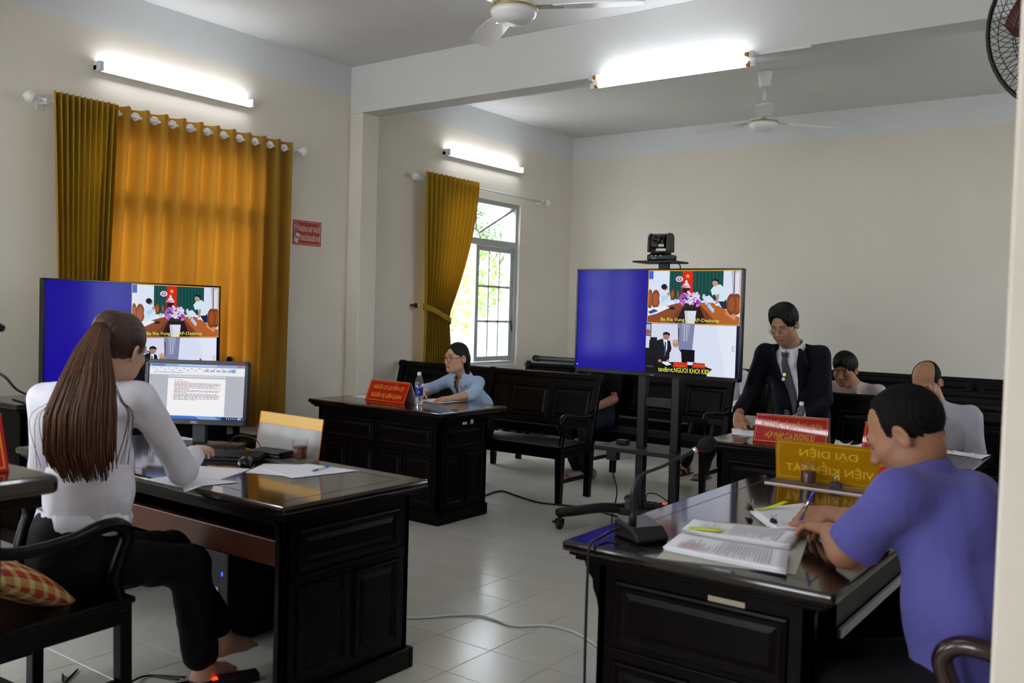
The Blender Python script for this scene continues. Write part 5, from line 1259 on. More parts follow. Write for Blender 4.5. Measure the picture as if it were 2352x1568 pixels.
        for _ in range(smooth):
            sm = np.zeros_like(P); ct = np.zeros(len(P))
            for a, b in ((0, 1), (1, 2), (2, 3), (3, 0)):
                for e in range(3): sm[:, e] += np.bincount(Fq[:, a], P[Fq[:, b], e], len(P))+np.bincount(Fq[:, b], P[Fq[:, a], e], len(P))
                ct += np.bincount(Fq[:, a], minlength=len(P))+np.bincount(Fq[:, b], minlength=len(P))
            P = P*.5+.5*sm/np.maximum(ct, 1)[:, None]
        return P, Fq
def vnormals(P, Fq):
    n = np.cross(P[Fq[:, 2]]-P[Fq[:, 0]], P[Fq[:, 3]]-P[Fq[:, 1]]); N = np.zeros_like(P)
    for a in range(4):
        for e in range(3): N[:, e] += np.bincount(Fq[:, a], n[:, e], len(P))
    return N/np.maximum(np.linalg.norm(N, axis=1), 1e-9)[:, None]
def mesh_obj(name, P, Fq, material, parent, col=None, world=True):
    T = np.array(org(parent)) if world else np.eye(4)
    P = P@T[:3, :3].T+T[:3, 3]
    me = bpy.data.meshes.new(name); me.vertices.add(len(P)); me.vertices.foreach_set('co', P.astype(np.float32).ravel())
    me.loops.add(len(Fq)*4); me.loops.foreach_set('vertex_index', Fq.astype(np.int32).ravel())
    me.polygons.add(len(Fq)); me.polygons.foreach_set('loop_start', np.arange(0, len(Fq)*4, 4, dtype=np.int32)); me.polygons.foreach_set('loop_total', np.full(len(Fq), 4, np.int32))
    me.update(calc_edges=True); me.validate(); me.polygons.foreach_set('use_smooth', np.ones(len(me.polygons), bool))
    if col is not None:
        at = me.color_attributes.new('Col', 'FLOAT_COLOR', 'POINT'); at.data.foreach_set('color', np.concatenate([col, np.ones((len(col), 1))], 1).astype(np.float32).ravel())
    if material is not None: me.materials.append(material)
    o = bpy.data.objects.new(name, me); link(o, parent); return o
def frame(o, f, upv=(0, 0, 1)):
    f = np.array(f, float); f /= np.linalg.norm(f); r = np.cross(f, upv); r /= np.linalg.norm(r); u = np.cross(r, f)
    M = np.eye(4); M[:3, 0], M[:3, 1], M[:3, 2], M[:3, 3] = r, f, u, o; return M
def to_local(M, p): return (np.array(p, float)-M[:3, 3])@M[:3, :3]
def to_world(M, P): return P@M[:3, :3].T+M[:3, 3]
def ss(a, b, x): t = np.clip((x-a)/(b-a), 0, 1); return t*t*(3-2*t)

def head_chunk(M, neck, skin, h=.003, eyes='open', brow='#241a16', lip=None, full=0.0, female=False, neck_r=.054, stub=None, scale=1.0):
    """head in its own frame: x right, y forward, z up, origin between the ears"""
    F = Field((-.105, -.13, -.26), (.105, .14, .145), h); f = full
    F.ell((0, -.012, .032), (.074, .094, .090), k=.02)
    F.ell((0, .026, -.030), (.062+f*.006, .064, .082), k=.03)
    F.ell((0, .035, -.070), (.049+f*.010, .050, .045), k=.03)
    F.ell((0, .072, -.097), (.022+f*.008, .018, .017), k=.03)
    for s in (-1, 1):
        F.ell((s*.043, .056, -.022), (.024+f*.006, .024, .022), k=.03)
        F.ell((s*.044, .02, -.070), (.020+f*.008, .034, .026), k=.03)
    F.cap((-.036, .079, .024), (.036, .079, .024), .013, k=.02)
    for s in (-1, 1): F.ell((s*.032, .100, .003), (.020, .017, .012), k=.014, op='s')
    for s in (-1, 1): F.ell((s*.031, .079, .003), (.0145, .0125, .0105), k=.004)
    F.cap((0, .088, .012), (0, .109, -.026), .0075, .0115, k=.012)
    F.ell((0, .108, -.030), (.0125, .012, .010), k=.008)
    for s in (-1, 1): F.ell((s*.0125, .100, -.034), (.008, .010, .0075), k=.006)
    F.cap((-.017, .089, -.061), (.017, .089, -.061), .0065, k=.007, flat=((0, 0, 1), .8)); F.ell((0, .093, -.059), (.012, .007, .005), k=.006)
    F.cap((-.014, .087, -.072), (.014, .087, -.072), .0075, k=.007)
    F.cap((-.024, .094, -.0665), (.024, .094, -.0665), .0022, k=.004, op='s')
    for s in (-1, 1):
        Re = np.array(Matrix.Rotation(s*math.radians(20), 3, 'Z') @ Matrix.Rotation(math.radians(-10), 3, 'X'))
        F.ell((s*.081, -.010, -.006), (.0075, .020, .033), R=Re, k=.007)
        F.ell((s*.087, -.006, -.002), (.006, .010, .018), R=Re, k=.006, op='s')
    nb = to_local(M, neck)/scale
    F.cap((0, -.022, -.055), tuple(nb), neck_r, neck_r*1.08, k=.03)
    F.cap((0, .02, -.09), tuple(nb*.75+np.array((0, .012, -.02))), neck_r*.6, neck_r*.7, k=.03)
    P, Fq = F.mesh(2)
    x, y, z = P[:, 0], P[:, 1], P[:, 2]; ax = np.abs(x); c = np.tile(np.array(lin(skin)), (len(P), 1))
    red = np.array(lin(lip or '#9a5a50')); 
    def mix(w, col):
        nonlocal c; c = c*(1-w[:, None])+np.array(col)*w[:, None]
    mix(.35*np.exp(-((ax-.045)**2+(z+.03)**2)/.0006)*(y > .02), np.array(lin(skin))*np.array((1.05, .8, .75)))
    mix(.8*ss(.0105, .0075, np.abs(z+.0665)*(1+.0*ax))*ss(.027, .018, ax)*(y > .07), red)
    mix(.85*ss(.0018, .0008, np.abs(z+.0665))*ss(.026, .02, ax)*(y > .07), np.array(lin('#4a2422')))
    bz = .0275+.004*np.sin((ax-.012)/.036*PI); mix(.9*ss(.0048, .0028, np.abs(z-bz))*ss(.008, .013, ax)*ss(.052, .046, ax)*(y > .05), lin(brow))
    ex = (ax-.031)/.0138; ez = (z-.003)/.0062
    if eyes == 'open':
        e = ex**2+ez**2; w = ss(1.05, .8, e)*(y > .06); mix(w, lin('#cfc8c2')); ir = ((ax-.031)/.0062)**2+((z-.003)/.0062)**2; mix(ss(1.1, .8, ir)*w, lin('#1a0f0b'))
        mix(.9*ss(.0022, .001, np.abs(ez-np.sqrt(np.clip(1-ex**2, 0, 1)))*.006)*(np.abs(ex) < 1.1)*(y > .06), lin('#1d1210'))
    else:
        mix(.85*ss(.0022, .0010, np.abs(z-(.003-.0055*np.sqrt(np.clip(1-ex**2, 0, 1)))))*(np.abs(ex) < 1.05)*(y > .06), lin('#2a1a15'))
        mix(.25*ss(1.3, .6, ex**2+((z-.006)/.009)**2)*(y > .05), np.array(lin(skin))*.6)
    mix(.7*ss(1.2, .5, ((ax-.0085)/.004)**2+((z+.040)/.0028)**2)*(y > .09), lin('#3a1c18'))
    if stub: mix(.35*ss(-.045, -.06, z)*ss(.0, .03, y), lin(stub))
    return to_world(M, P*scale), Fq, c
def hair_obj(M, root, style, material, h=.0035, name='hair', scale=1.0):
    F = Field((-.13, -.17, -.24), (.13, .15, .165), h)
    if style == 'short':      # full short hair with a fringe
        F.ell((0, -.014, .040), (.086, .106, .098), k=.01); F.ell((0, .02, .075), (.072, .085, .062), k=.03); F.ell((.01, .0, .10), (.05, .07, .045), k=.03)
        F.ell((0, .122, -.030), (.074, .070, .114), k=.012, op='s'); F.ell((0, .05, -.075), (.12, .072, .085), k=.012, op='s'); F.plane((0, -.25, -1), .085, k=.01)
    elif style == 'parted':   # longer top swept to the side, sideburns
        F.ell((0, -.016, .040), (.087, .106, .098), k=.01); F.ell((-.01, .02, .082), (.074, .082, .060), k=.03); F.cap((.03, .03, .10), (-.05, .035, .075), .034, .028, k=.02)
        F.ell((.006, .128, -.004), (.080, .086, .118), k=.012, op='s'); F.ell((0, .058, -.085), (.12, .070, .085), k=.012, op='s'); F.plane((0, -.25, -1), .095, k=.01)
    elif style == 'receding':
        F.ell((0, -.016, .036), (.080, .102, .093), k=.01)
        F.ell((0, .115, .03), (.058, .078, .125), k=.02, op='s'); F.ell((.05, .1, .055), (.035, .075, .075), k=.02, op='s'); F.ell((-.05, .1, .055), (.035, .075, .075), k=.02, op='s'); F.ell((0, .06, -.075), (.12, .078, .085), k=.012, op='s'); F.plane((0, -.25, -1), .078, k=.01)
    elif style == 'bald':
        F.ell((0, -.016, .034), (.079, .100, .092), k=.01)
        F.ell((0, .055, .085), (.066, .135, .105), k=.015, op='s'); F.ell((0, .10, -.04), (.12, .075, .15), k=.012, op='s'); F.ell((0, .05, -.078), (.12, .068, .085), k=.012, op='s'); F.plane((0, -.3, -1), .072, k=.01)
    elif style == 'back':     # smoothed back, falling behind the neck
        F.ell((0, -.016, .037), (.079, .099, .0925), k=.01); F.cap((0, -.075, -.02), (.0, -.09, -.15), .052, .030, k=.04, flat=((1, 0, 0), 1.2))
        F.cap((.06, -.04, .0), (.035, -.075, -.12), .028, .024, k=.03); F.cap((-.06, -.04, .0), (-.035, -.075, -.12), .028, .024, k=.03)
        F.ell((0, .114, -.028), (.066, .072, .126), k=.018, op='s'); F.ell((0, .056, -.06), (.12, .064, .075), k=.012, op='s')
    elif style == 'ponytail':
        F.ell((0, -.016, .038), (.084, .106, .098), k=.01); F.ell((0, -.085, .075), (.042, .04, .045), k=.035)
        F.ell((0, .112, -.035), (.066, .064, .118), k=.018, op='s'); F.ell((0, .05, -.08), (.12, .062, .085), k=.012, op='s'); F.plane((0, -.5, -1), .085, k=.01)
    P, Fq = F.mesh(4); N = vnormals(P, Fq)
    if style in ('short', 'parted'):
        ang = np.arctan2(P[:, 0], P[:, 1]+.02); d = .0022*np.sin(ang*46+9*np.sin(P[:, 2]*40))+.0018*np.sin(ang*21+P[:, 2]*60); P = P+N*d[:, None]
    elif style in ('receding', 'bald'):
        d = .0011*np.sin(P[:, 0]*310+P[:, 2]*170)*np.sin(P[:, 1]*290-P[:, 2]*230)+.0009*np.sin(P@np.array((520, 610, 150))); P = P+N*d[:, None]
    else:
        d = .0008*np.sin(P[:, 0]*380+8*np.sin(P[:, 2]*30)); P = P+N*d[:, None]
    return mesh_obj(name, to_world(M, P*scale), Fq, material, root)
def hand_chunk(W, f, dorsal, side, elbow, skin, curl=(.25, .35, .2), h=.0032, spread=.06, thumb=(.55, .25), r_el=.042, curls=None, nails=None, scale=1.0):
    """hand and forearm; f = direction of the fingers, dorsal = back of the hand"""
    f = np.array(f, float); f /= np.linalg.norm(f); z = np.array(dorsal, float); z -= f*(z@f); z /= np.linalg.norm(z); y = np.cross(z, f) if side == 'R' else np.cross(f, z)
    M = np.eye(4); M[:3, 0], M[:3, 1], M[:3, 2], M[:3, 3] = f*scale, y*scale, z*scale, W
    inv = np.linalg.inv(M[:3, :3]); el = inv@(np.array(elbow, float)-np.array(W))
    lo = np.minimum(np.array((-.03, -.075, -.11)), el-.06); hi = np.maximum(np.array((.20, .105, .06)), el+.06); F = Field(lo, hi, h)
    F.cap((0, 0, 0), tuple(el), .0245, r_el, k=.02, flat=((0, 1, 0), 1.12)); F.cap(tuple(el*.28), tuple(el*.85), .030, r_el*.98, k=.02)
    F.ell((.045, 0, -.002), (.052, .037, .0150), k=.012)
    kn = [(.028, .086), (.0095, .091), (-.0095, .087), (-.0275, .079)]; ln = [(.043, .025, .021), (.047, .029, .022), (.043, .027, .021), (.034, .020, .019)]
    tips = []
    for i, ((ky, kx), L) in enumerate(zip(kn, ln)):
        F.cap((.01, ky*.5, -.001), (kx, ky, .001), .0145, .0115, k=.010)
        c1, c2, c3 = curls[i] if curls else curl; p = np.array((kx, ky, .001)); sp = (1.5-i)*spread; a = 0
        for j, (l, c) in enumerate(zip(L, (c1, c2, c3))):
            a += c; q = p+l*np.array((math.cos(a)*math.cos(sp), math.cos(a)*math.sin(sp), -math.sin(a))); F.cap(tuple(p), tuple(q), (.0098, .0088, .0080)[j], (.0088, .0080, .0068)[j], k=.0035 if j else .006); p = q
        tips.append((p, np.array((math.sin(a), 0, math.cos(a)))))
    p = np.array((.022, .026, -.006)); a = thumb[0]; dn = thumb[1]
    for j, l in enumerate((.040, .033, .026)):
        q = p+l*np.array((math.cos(a)*math.cos(dn), math.sin(a)*math.cos(dn), -math.sin(dn))); F.cap(tuple(p), tuple(q), (.0145, .0105, .0092)[j], (.0105, .0095, .0075)[j], k=.010 if j == 0 else .004); p = q; a -= .18
    tips.append((p, np.array((0, .3, .9))))
    P, Fq = F.mesh(1)
    c = np.tile(np.array(lin(skin)), (len(P), 1))
    kd = np.zeros(len(P))
    for (ky, kx) in kn: kd = np.maximum(kd, np.exp(-((P[:, 0]-kx)**2+(P[:, 1]-ky)**2)/.00012))
    c = c*(1-.18*kd[:, None]*np.array((.2, 1, 1)))
    for tp, nn in tips:
        d = np.linalg.norm(P-(tp+nn*.005-np.array((.004, 0, 0))), axis=1); w = ss(.0085, .006, d)*.6; c = c*(1-w[:, None])+np.array(lin(nails or '#d8b3a2'))*w[:, None]
    if np.linalg.det(M[:3, :3]) < 0: Fq = Fq[:, ::-1]
    return P@M[:3, :3].T+M[:3, 3], Fq, c
def join(chunks):
    P, Fq, C, n = [], [], [], 0
    for p, f_, c in chunks: P.append(p); Fq.append(f_+n); C.append(c); n += len(p)
    return np.concatenate(P), np.concatenate(Fq), np.concatenate(C)
def bounds(pts, m): a = np.array(pts); return a.min(0)-m, a.max(0)+m
def folds(P, N, amp, seed, sc=1.0, only=None):
    r = np.random.default_rng(seed); d = np.zeros(len(P))
    for k in range(5):
        w = r.normal(size=3)*np.array((26, 26, 9))*sc; v = r.normal(size=3)*14*sc; q = np.sin(P@w+2.2*np.sin(P@v+r.uniform(0, 6))+r.uniform(0, 6)); d += np.sign(q)*np.abs(q)**.7*(.5+.5*np.sin(P@(v*.6)+k))
    return P+N*(amp*d/2.2)[:, None]
def cloth_obj(name, root, material, caps, h=.008, seed=1, amp=.004, cut=None, smooth=2, sc=1.0, planes=(), ends=()):
    """caps: list of ('cap', a, b, r1, r2, k, flat) or ('ell', c, r, R, k)"""
    pts = []; mr = 0
    for q in caps:
        if q[0] == 'cap': rr = max(q[3], q[4])*(max(1, q[6][1]) if q[6] else 1); pts += [np.array(q[1])-rr, np.array(q[1])+rr, np.array(q[2])-rr, np.array(q[2])+rr]
        else: rr = max(q[2]); pts += [np.array(q[1])-rr, np.array(q[1])+rr]
    lo, hi = bounds(pts, .03); F = Field(lo, hi, h)
    for q in caps:
        if q[0] == 'cap': F.cap(q[1], q[2], q[3], q[4], k=q[5], flat=q[6])
        else: F.ell(q[1], q[2], R=q[3], k=q[4])
    for n, d, k in planes: F.plane(n, d, k)
    for p, d in ends: F.endcap(p, d)
    P, Fq = F.mesh(smooth); N = vnormals(P, Fq)
    if amp: P = folds(P, N, amp, seed, sc)
    if cut is not None:
        cen = P[Fq].mean(1); Fq = Fq[~cut(cen)]
    return mesh_obj(name, P, Fq, material, root)
def C_(a, b, r1, r2=None, k=.05, flat=None): return ('cap', a, b, r1, r1 if r2 is None else r2, k, flat)
def E_(c, r, R=None, k=.05): return ('ell', c, r, R, k)
def neck_frame(neck, M, f=None, t=.55):
    hd = M[:3, 3]-M[:3, 2]*.05; a = hd-np.array(neck, float); a /= np.linalg.norm(a); u = np.array((0, 0, 1.0))*(1-t)+a*t; u /= np.linalg.norm(u)
    f = np.array((M[0, 1], M[1, 1], 0.0)) if f is None else np.array(f, float); f -= u*(f@u); return frame(np.array(neck, float), f, u)
def collar(root, M, material, r=(.062, .060), z0=-.008, h=.034, leaf=.040, gap=.35, name='collar', drop=.022, yoff=.004):
    """folded shirt collar round the neck, in the head's frame M (x right, y forward); open in front"""
    P = []; n = 36
    for i in range(n+1):
        a = gap+(2*PI-2*gap)*i/n; sx, cy = math.sin(a), math.cos(a); fr = .5+.5*cy
        zz = z0-drop*fr**1.5; lf = leaf*(1+.55*fr**3)
        row = []
        for q, (rr, dz) in enumerate(((0, -.004), (.002, h*.6), (.004, h), (.009, h+.003), (.014, h-.004), (.02+.006*fr, h-lf*.6), (.026+.012*fr, h-lf))):
            row.append(((r[0]+rr)*sx, yoff+(r[1]+rr+.012*fr)*cy, zz+dz))
        P.append(row)
    W_ = [[tuple(to_world(M, np.array([p]))[0]) for p in row] for row in P]
    return MB().grid(W_).build(name, material, root, smooth=True, solid=.002, world=True)
def glasses(root, M, material, w=.026, hgt=.017, y=.108, z=.0, r=.0016, lens=True):
    o = MB()
    for s in (-1, 1):
        pts = []
        for k in range(25):
            a = 2*PI*k/24; ca, sa = math.cos(a), math.sin(a); e = .65
            pts.append((s*.0335+w*math.copysign(abs(ca)**e, ca), y-.012*abs(math.copysign(abs(ca)**e, ca)*s*.5+.5)*.8, z+hgt*math.copysign(abs(sa)**e, sa)))
        o.tube([tuple(to_world(M, np.array([p]))[0]) for p in pts], r, 6, cap=False)
        tp = [(s*(.0335+w), y-.012, z+.006), (s*.076, y-.035, z+.008), (s*.081, .03, z+.008), (s*.083, -.008, z+.008), (s*.083, -.022, z-.012)]
        o.tube([tuple(to_world(M, np.array([p]))[0]) for p in tp], r*.9, 6)
    o.tube([tuple(to_world(M, np.array([p]))[0]) for p in ((-.009, y, z+.004), (0, y+.004, z+.008), (.009, y, z+.004))], r, 6)
    return o.build('glasses', material, root, smooth=True, world=True)
m_skin = mat('skin', '#b08068', .5, spec=.35, sss=.06, attr='Col', noise=.05, nscale=60)
m_hairb = mat('black_hair', '#0b0908', .5, spec=.3, noise=.3, nscale=40, stretch=(6, 6, .6), bump=.25, bscale=90)
m_hairg = mat('greying_black_hair', '#0f0d0d', .7, spec=.15, noise=.4, nscale=120, bump=.35, bscale=160)
def fabric(name, col, rough=.8, bump=.1, bscale=350, noise=.03, sheen=.1, wr=.38):
    if name in MATS: return MATS[name]
    M = mat(name, col, rough, spec=.2, noise=noise, nscale=12, bump=bump, bscale=bscale, sheen=sheen); nt = M.node_tree   # weave plus soft creases
    b1 = [n for n in nt.nodes if n.type == 'BUMP'][0]; mp = [n for n in nt.nodes if n.type == 'MAPPING'][0]
    n = nt.nodes.new('ShaderNodeTexNoise'); n.inputs['Scale'].default_value = 7.5; n.inputs['Detail'].default_value = 3; n.inputs['Distortion'].default_value = .6; nt.links.new(mp.outputs[0], n.inputs['Vector'])
    b2 = nt.nodes.new('ShaderNodeBump'); b2.inputs['Strength'].default_value = wr; b2.inputs['Distance'].default_value = .035; nt.links.new(n.outputs['Fac'], b2.inputs['Height']); nt.links.new(b2.outputs[0], b1.inputs['Normal'])
    return M
def check_material(name, base, c1, c2, f=62):
    M = bpy.data.materials.new(name); M.use_nodes = True; nt = M.node_tree; b = nt.nodes['Principled BSDF']; b.inputs['Roughness'].default_value = .8; b.inputs['Specular IOR Level'].default_value = .2
    tc = nt.nodes.new('ShaderNodeTexCoord'); sp = nt.nodes.new('ShaderNodeSeparateXYZ'); nt.links.new(tc.outputs['Object'], sp.inputs[0])
    ad = nt.nodes.new('ShaderNodeMath'); ad.operation = 'ADD'; nt.links.new(sp.outputs[0], ad.inputs[0]); nt.links.new(sp.outputs[1], ad.inputs[1])
    cur = None
    def stripe(out, off, wd):
        a = nt.nodes.new('ShaderNodeMath'); a.operation = 'MULTIPLY_ADD'; a.inputs[1].default_value = f; a.inputs[2].default_value = off; nt.links.new(out, a.inputs[0])
        q = nt.nodes.new('ShaderNodeMath'); q.operation = 'FRACT'; nt.links.new(a.outputs[0], q.inputs[0])
        l = nt.nodes.new('ShaderNodeMath'); l.operation = 'LESS_THAN'; l.inputs[1].default_value = wd; nt.links.new(q.outputs[0], l.inputs[0]); return l.outputs[0]
    prev = None
    for out, off, col in ((sp.outputs[0], 0, c1), (sp.outputs[2], 0, c1), (sp.outputs[0], .5, c2), (sp.outputs[2], .5, c2)):
        mx = nt.nodes.new('ShaderNodeMix'); mx.data_type = 'RGBA'; nt.links.new(stripe(out, off, .11), mx.inputs[0])
        if prev: nt.links.new(prev, mx.inputs[6])
        else: mx.inputs[6].default_value = lin(base)+(1,)
        mx.inputs[7].default_value = lin(col)+(1,); prev = mx.outputs[2]
    nt.links.new(prev, b.inputs['Base Color']); return M
def person(label, loc, group=None): return thing('person', label, 'person', loc, group=group)
def body_obj(root, chunks): P, Fq, C = join(chunks); return mesh_obj('body', P, Fq, m_skin, root, C)
def torso_chunk(pts, skin, h=.012):
    """plain body under the clothes: trunk and limbs as one coarse surface; pts: list of cap tuples"""
    q = []
    for c in pts: rr = max(c[3], c[4]); q += [np.array(c[1])-rr, np.array(c[1])+rr, np.array(c[2])-rr, np.array(c[2])+rr]
    lo, hi = bounds(q, .03); F = Field(lo, hi, h)
    for c in pts: F.cap(c[1], c[2], c[3], c[4], k=c[5], flat=c[6])
    P, Fq = F.mesh(2); return P, Fq, np.tile(np.array(lin(skin)), (len(P), 1))
def shoe(root, toe, heel, material, name='shoe', r=.042, sole=None):
    toe, heel = np.array(toe, float), np.array(heel, float); d = toe-heel; sd = np.cross(d/np.linalg.norm(d), (0, 0, 1))
    F = Field(np.minimum(toe, heel)-.09, np.maximum(toe, heel)+np.array((.09, .09, .13)), .005)
    F.cap(heel+np.array((0, 0, .035)), toe+np.array((0, 0, .022)), r*.85, r*.62, k=.02, flat=(sd, 1.15)); F.cap(heel+np.array((0, 0, .04)), heel+d*.25+np.array((0, 0, .065)), r*.9, r*.8, k=.03)
    F.cap(heel+d*.65+np.array((0, 0, .02)), heel+d*.8+np.array((0, 0, .02)), r*.9, r*.85, k=.02, flat=(sd, 1.1)); F.plane((0, 0, -1), -(min(toe[2], heel[2])+.003), .003)
    P, Fq = F.mesh(1); return mesh_obj(name, P, Fq, material, root)
# ------------------------------------------------------------------ the people
A3 = lambda *p: np.array(p, float)
def lerp(a, b, t): return np.array(a, float)*(1-t)+np.array(b, float)*t
def sleeve_cut(sets):
    def f(c):
        m = np.zeros(len(c), bool)
        for p, d in sets:
            d = np.array(d, float)/np.linalg.norm(d); q = c-np.array(p); t = q@d; rad = np.linalg.norm(q-t[:, None]*d, axis=1); m |= (t > 0) & (t < .12) & (rad < .13)
        return m
    return f
def legs(root, material, hips, knees, ankles, r=(.085, .062, .05), h=.009, name='trousers', pelvis=None, lat=(1, 0, 0), seed=3):
    q = [C_(pelvis-A3(0, 0, .03), pelvis+A3(0, 0, .09), .135, .13, .05, (lat, 1.25))]
    for hp, kn, an in zip(hips, knees, ankles): q += [C_(hp, kn, r[0], r[1], .04), C_(kn, an, r[1], r[2], .02)]
    return cloth_obj(name, root, material, q, h, seed, .004)
m_trouser = fabric('black_trousers', '#050609', sheen=0, wr=.3); m_jean = fabric('blue_jeans', '#232b38', noise=.15, sheen=0)
m_shoeb = mat('black_leather_shoe', '#0d0c0c', .3)
# ---- the prosecutor in violet
def prosecutor():
    sk = '#9e7056'; r = person('man in a violet short-sleeved shirt writing at the right desk', (5.68, -6.89, 0))
    M = frame((5.508, -6.86, 1.176), (-.84, .05, -.53)); neck = A3(5.545, -6.862, 1.10)
    lsh, rsh, lel, rel = A3(5.53, -7.03, 1.035), A3(5.525, -6.69, 1.035), A3(5.385, -6.955, .842), A3(5.44, -6.545, .835)
    lwr, rwr = A3(5.275, -6.74, .850), A3(5.205, -6.505, .850)
    ch = [head_chunk(M, neck, sk, .0026, 'down', full=.25, stub='#6d4a3a', scale=1.02, brow='#1a1413')]
    ch.append(hand_chunk(lwr, (-.70, .68, -.14), (.1, .15, 1), 'L', lel, sk, curls=((.25, .55, .3), (.22, .5, .3), (.22, .5, .3), (.25, .5, .3)), h=.0028, thumb=(.5, .35), spread=.05, r_el=.043))
    ch.append(hand_chunk(rwr, (-.93, -.12, -.20), (.1, -.55, .8), 'R', rel, sk, curls=((.45, .75, .4), (.6, .9, .5), (.7, 1.0, .5), (.75, 1.0, .5)), h=.0028, thumb=(.25, .55), spread=.02, r_el=.043))
    ch.append(torso_chunk([C_(A3(5.70, -6.9, .52), A3(5.62, -6.87, .95), .11, .10, .05, ((0, 1, 0), 1.3)), C_(lsh, lel, .045, .042, .02), C_(rsh, rel, .045, .042, .02), C_(lsh, rsh, .05, .05, .04)], sk))
    body_obj(r, ch)
    hair_obj(M, r, 'receding', m_hairg, .003, scale=1.02)
    ms = fabric('violet_shirt', '#57549c', .75, .08)
    caps = [C_(A3(5.705, -6.90, .52), A3(5.695, -6.90, .74), .150, .150, .05, ((0, 1, 0), 1.18)), C_(A3(5.69, -6.90, .74), A3(5.59, -6.868, .98), .142, .118, .05, ((0, 1, 0), 1.32)),
            C_(lsh+A3(.015, .02, -.005), rsh+A3(.015, -.02, -.005), .066, .066, .05), C_(A3(5.565, -6.865, 1.03), A3(5.55, -6.862, 1.085), .075, .062, .04),
            C_(lsh, lerp(lsh, lel, .86), .062, .074, .035), C_(rsh, lerp(rsh, rel, .86), .062, .074, .035), E_(A3(5.69, -6.872, .96), (.075, .13, .13), k=.05)]
    cloth_obj('shirt', r, ms, caps, .0062, 11, .0085, None, sc=.55, planes=[((0, 0, -1), -.478, .006)], ends=[(lerp(lsh, lel, .82), lel-lsh), (lerp(rsh, rel, .82), rel-rsh)])
    collar(r, neck_frame(neck-A3(-.005, 0, .018), M), ms, r=(.064, .066), h=.034, leaf=.046, gap=.3)
    for k in (-1, 1):
        p = to_world(neck_frame(neck, M), np.array([[-.05*k, .072, -.022]]))[0]
        MB(Matrix.Translation(p) @ Matrix.Rotation(.5, 4, 'X')).box(-.022, .022, -.012, .012, -.012, .014).build('collar_tab', mat('red_collar_tab', '#b3202a', .5), r, bevel=.003, world=True)
    pel = A3(5.70, -6.89, .55)
    legs(r, m_trouser, [pel+A3(0, -.09, 0), pel+A3(0, .09, 0)], [A3(5.28, -6.99, .46), A3(5.27, -6.76, .46)], [A3(5.33, -6.99, .10), A3(5.30, -6.76, .10)], pelvis=pel, lat=(0, 1, 0))
    for y in (-6.99, -6.76): shoe(r, (5.14, y, 0), (5.36, y, 0), m_shoeb)
prosecutor()
tipv = Vector((5.112, -6.535, DZ+.022)); topv = Vector((5.178, -6.592, DZ+.150))
pen('silver and violet pen held in the writing hand', tipv, topv, mat('violet_pen_plastic', '#4a48a8', .3), m_chrome, .005)

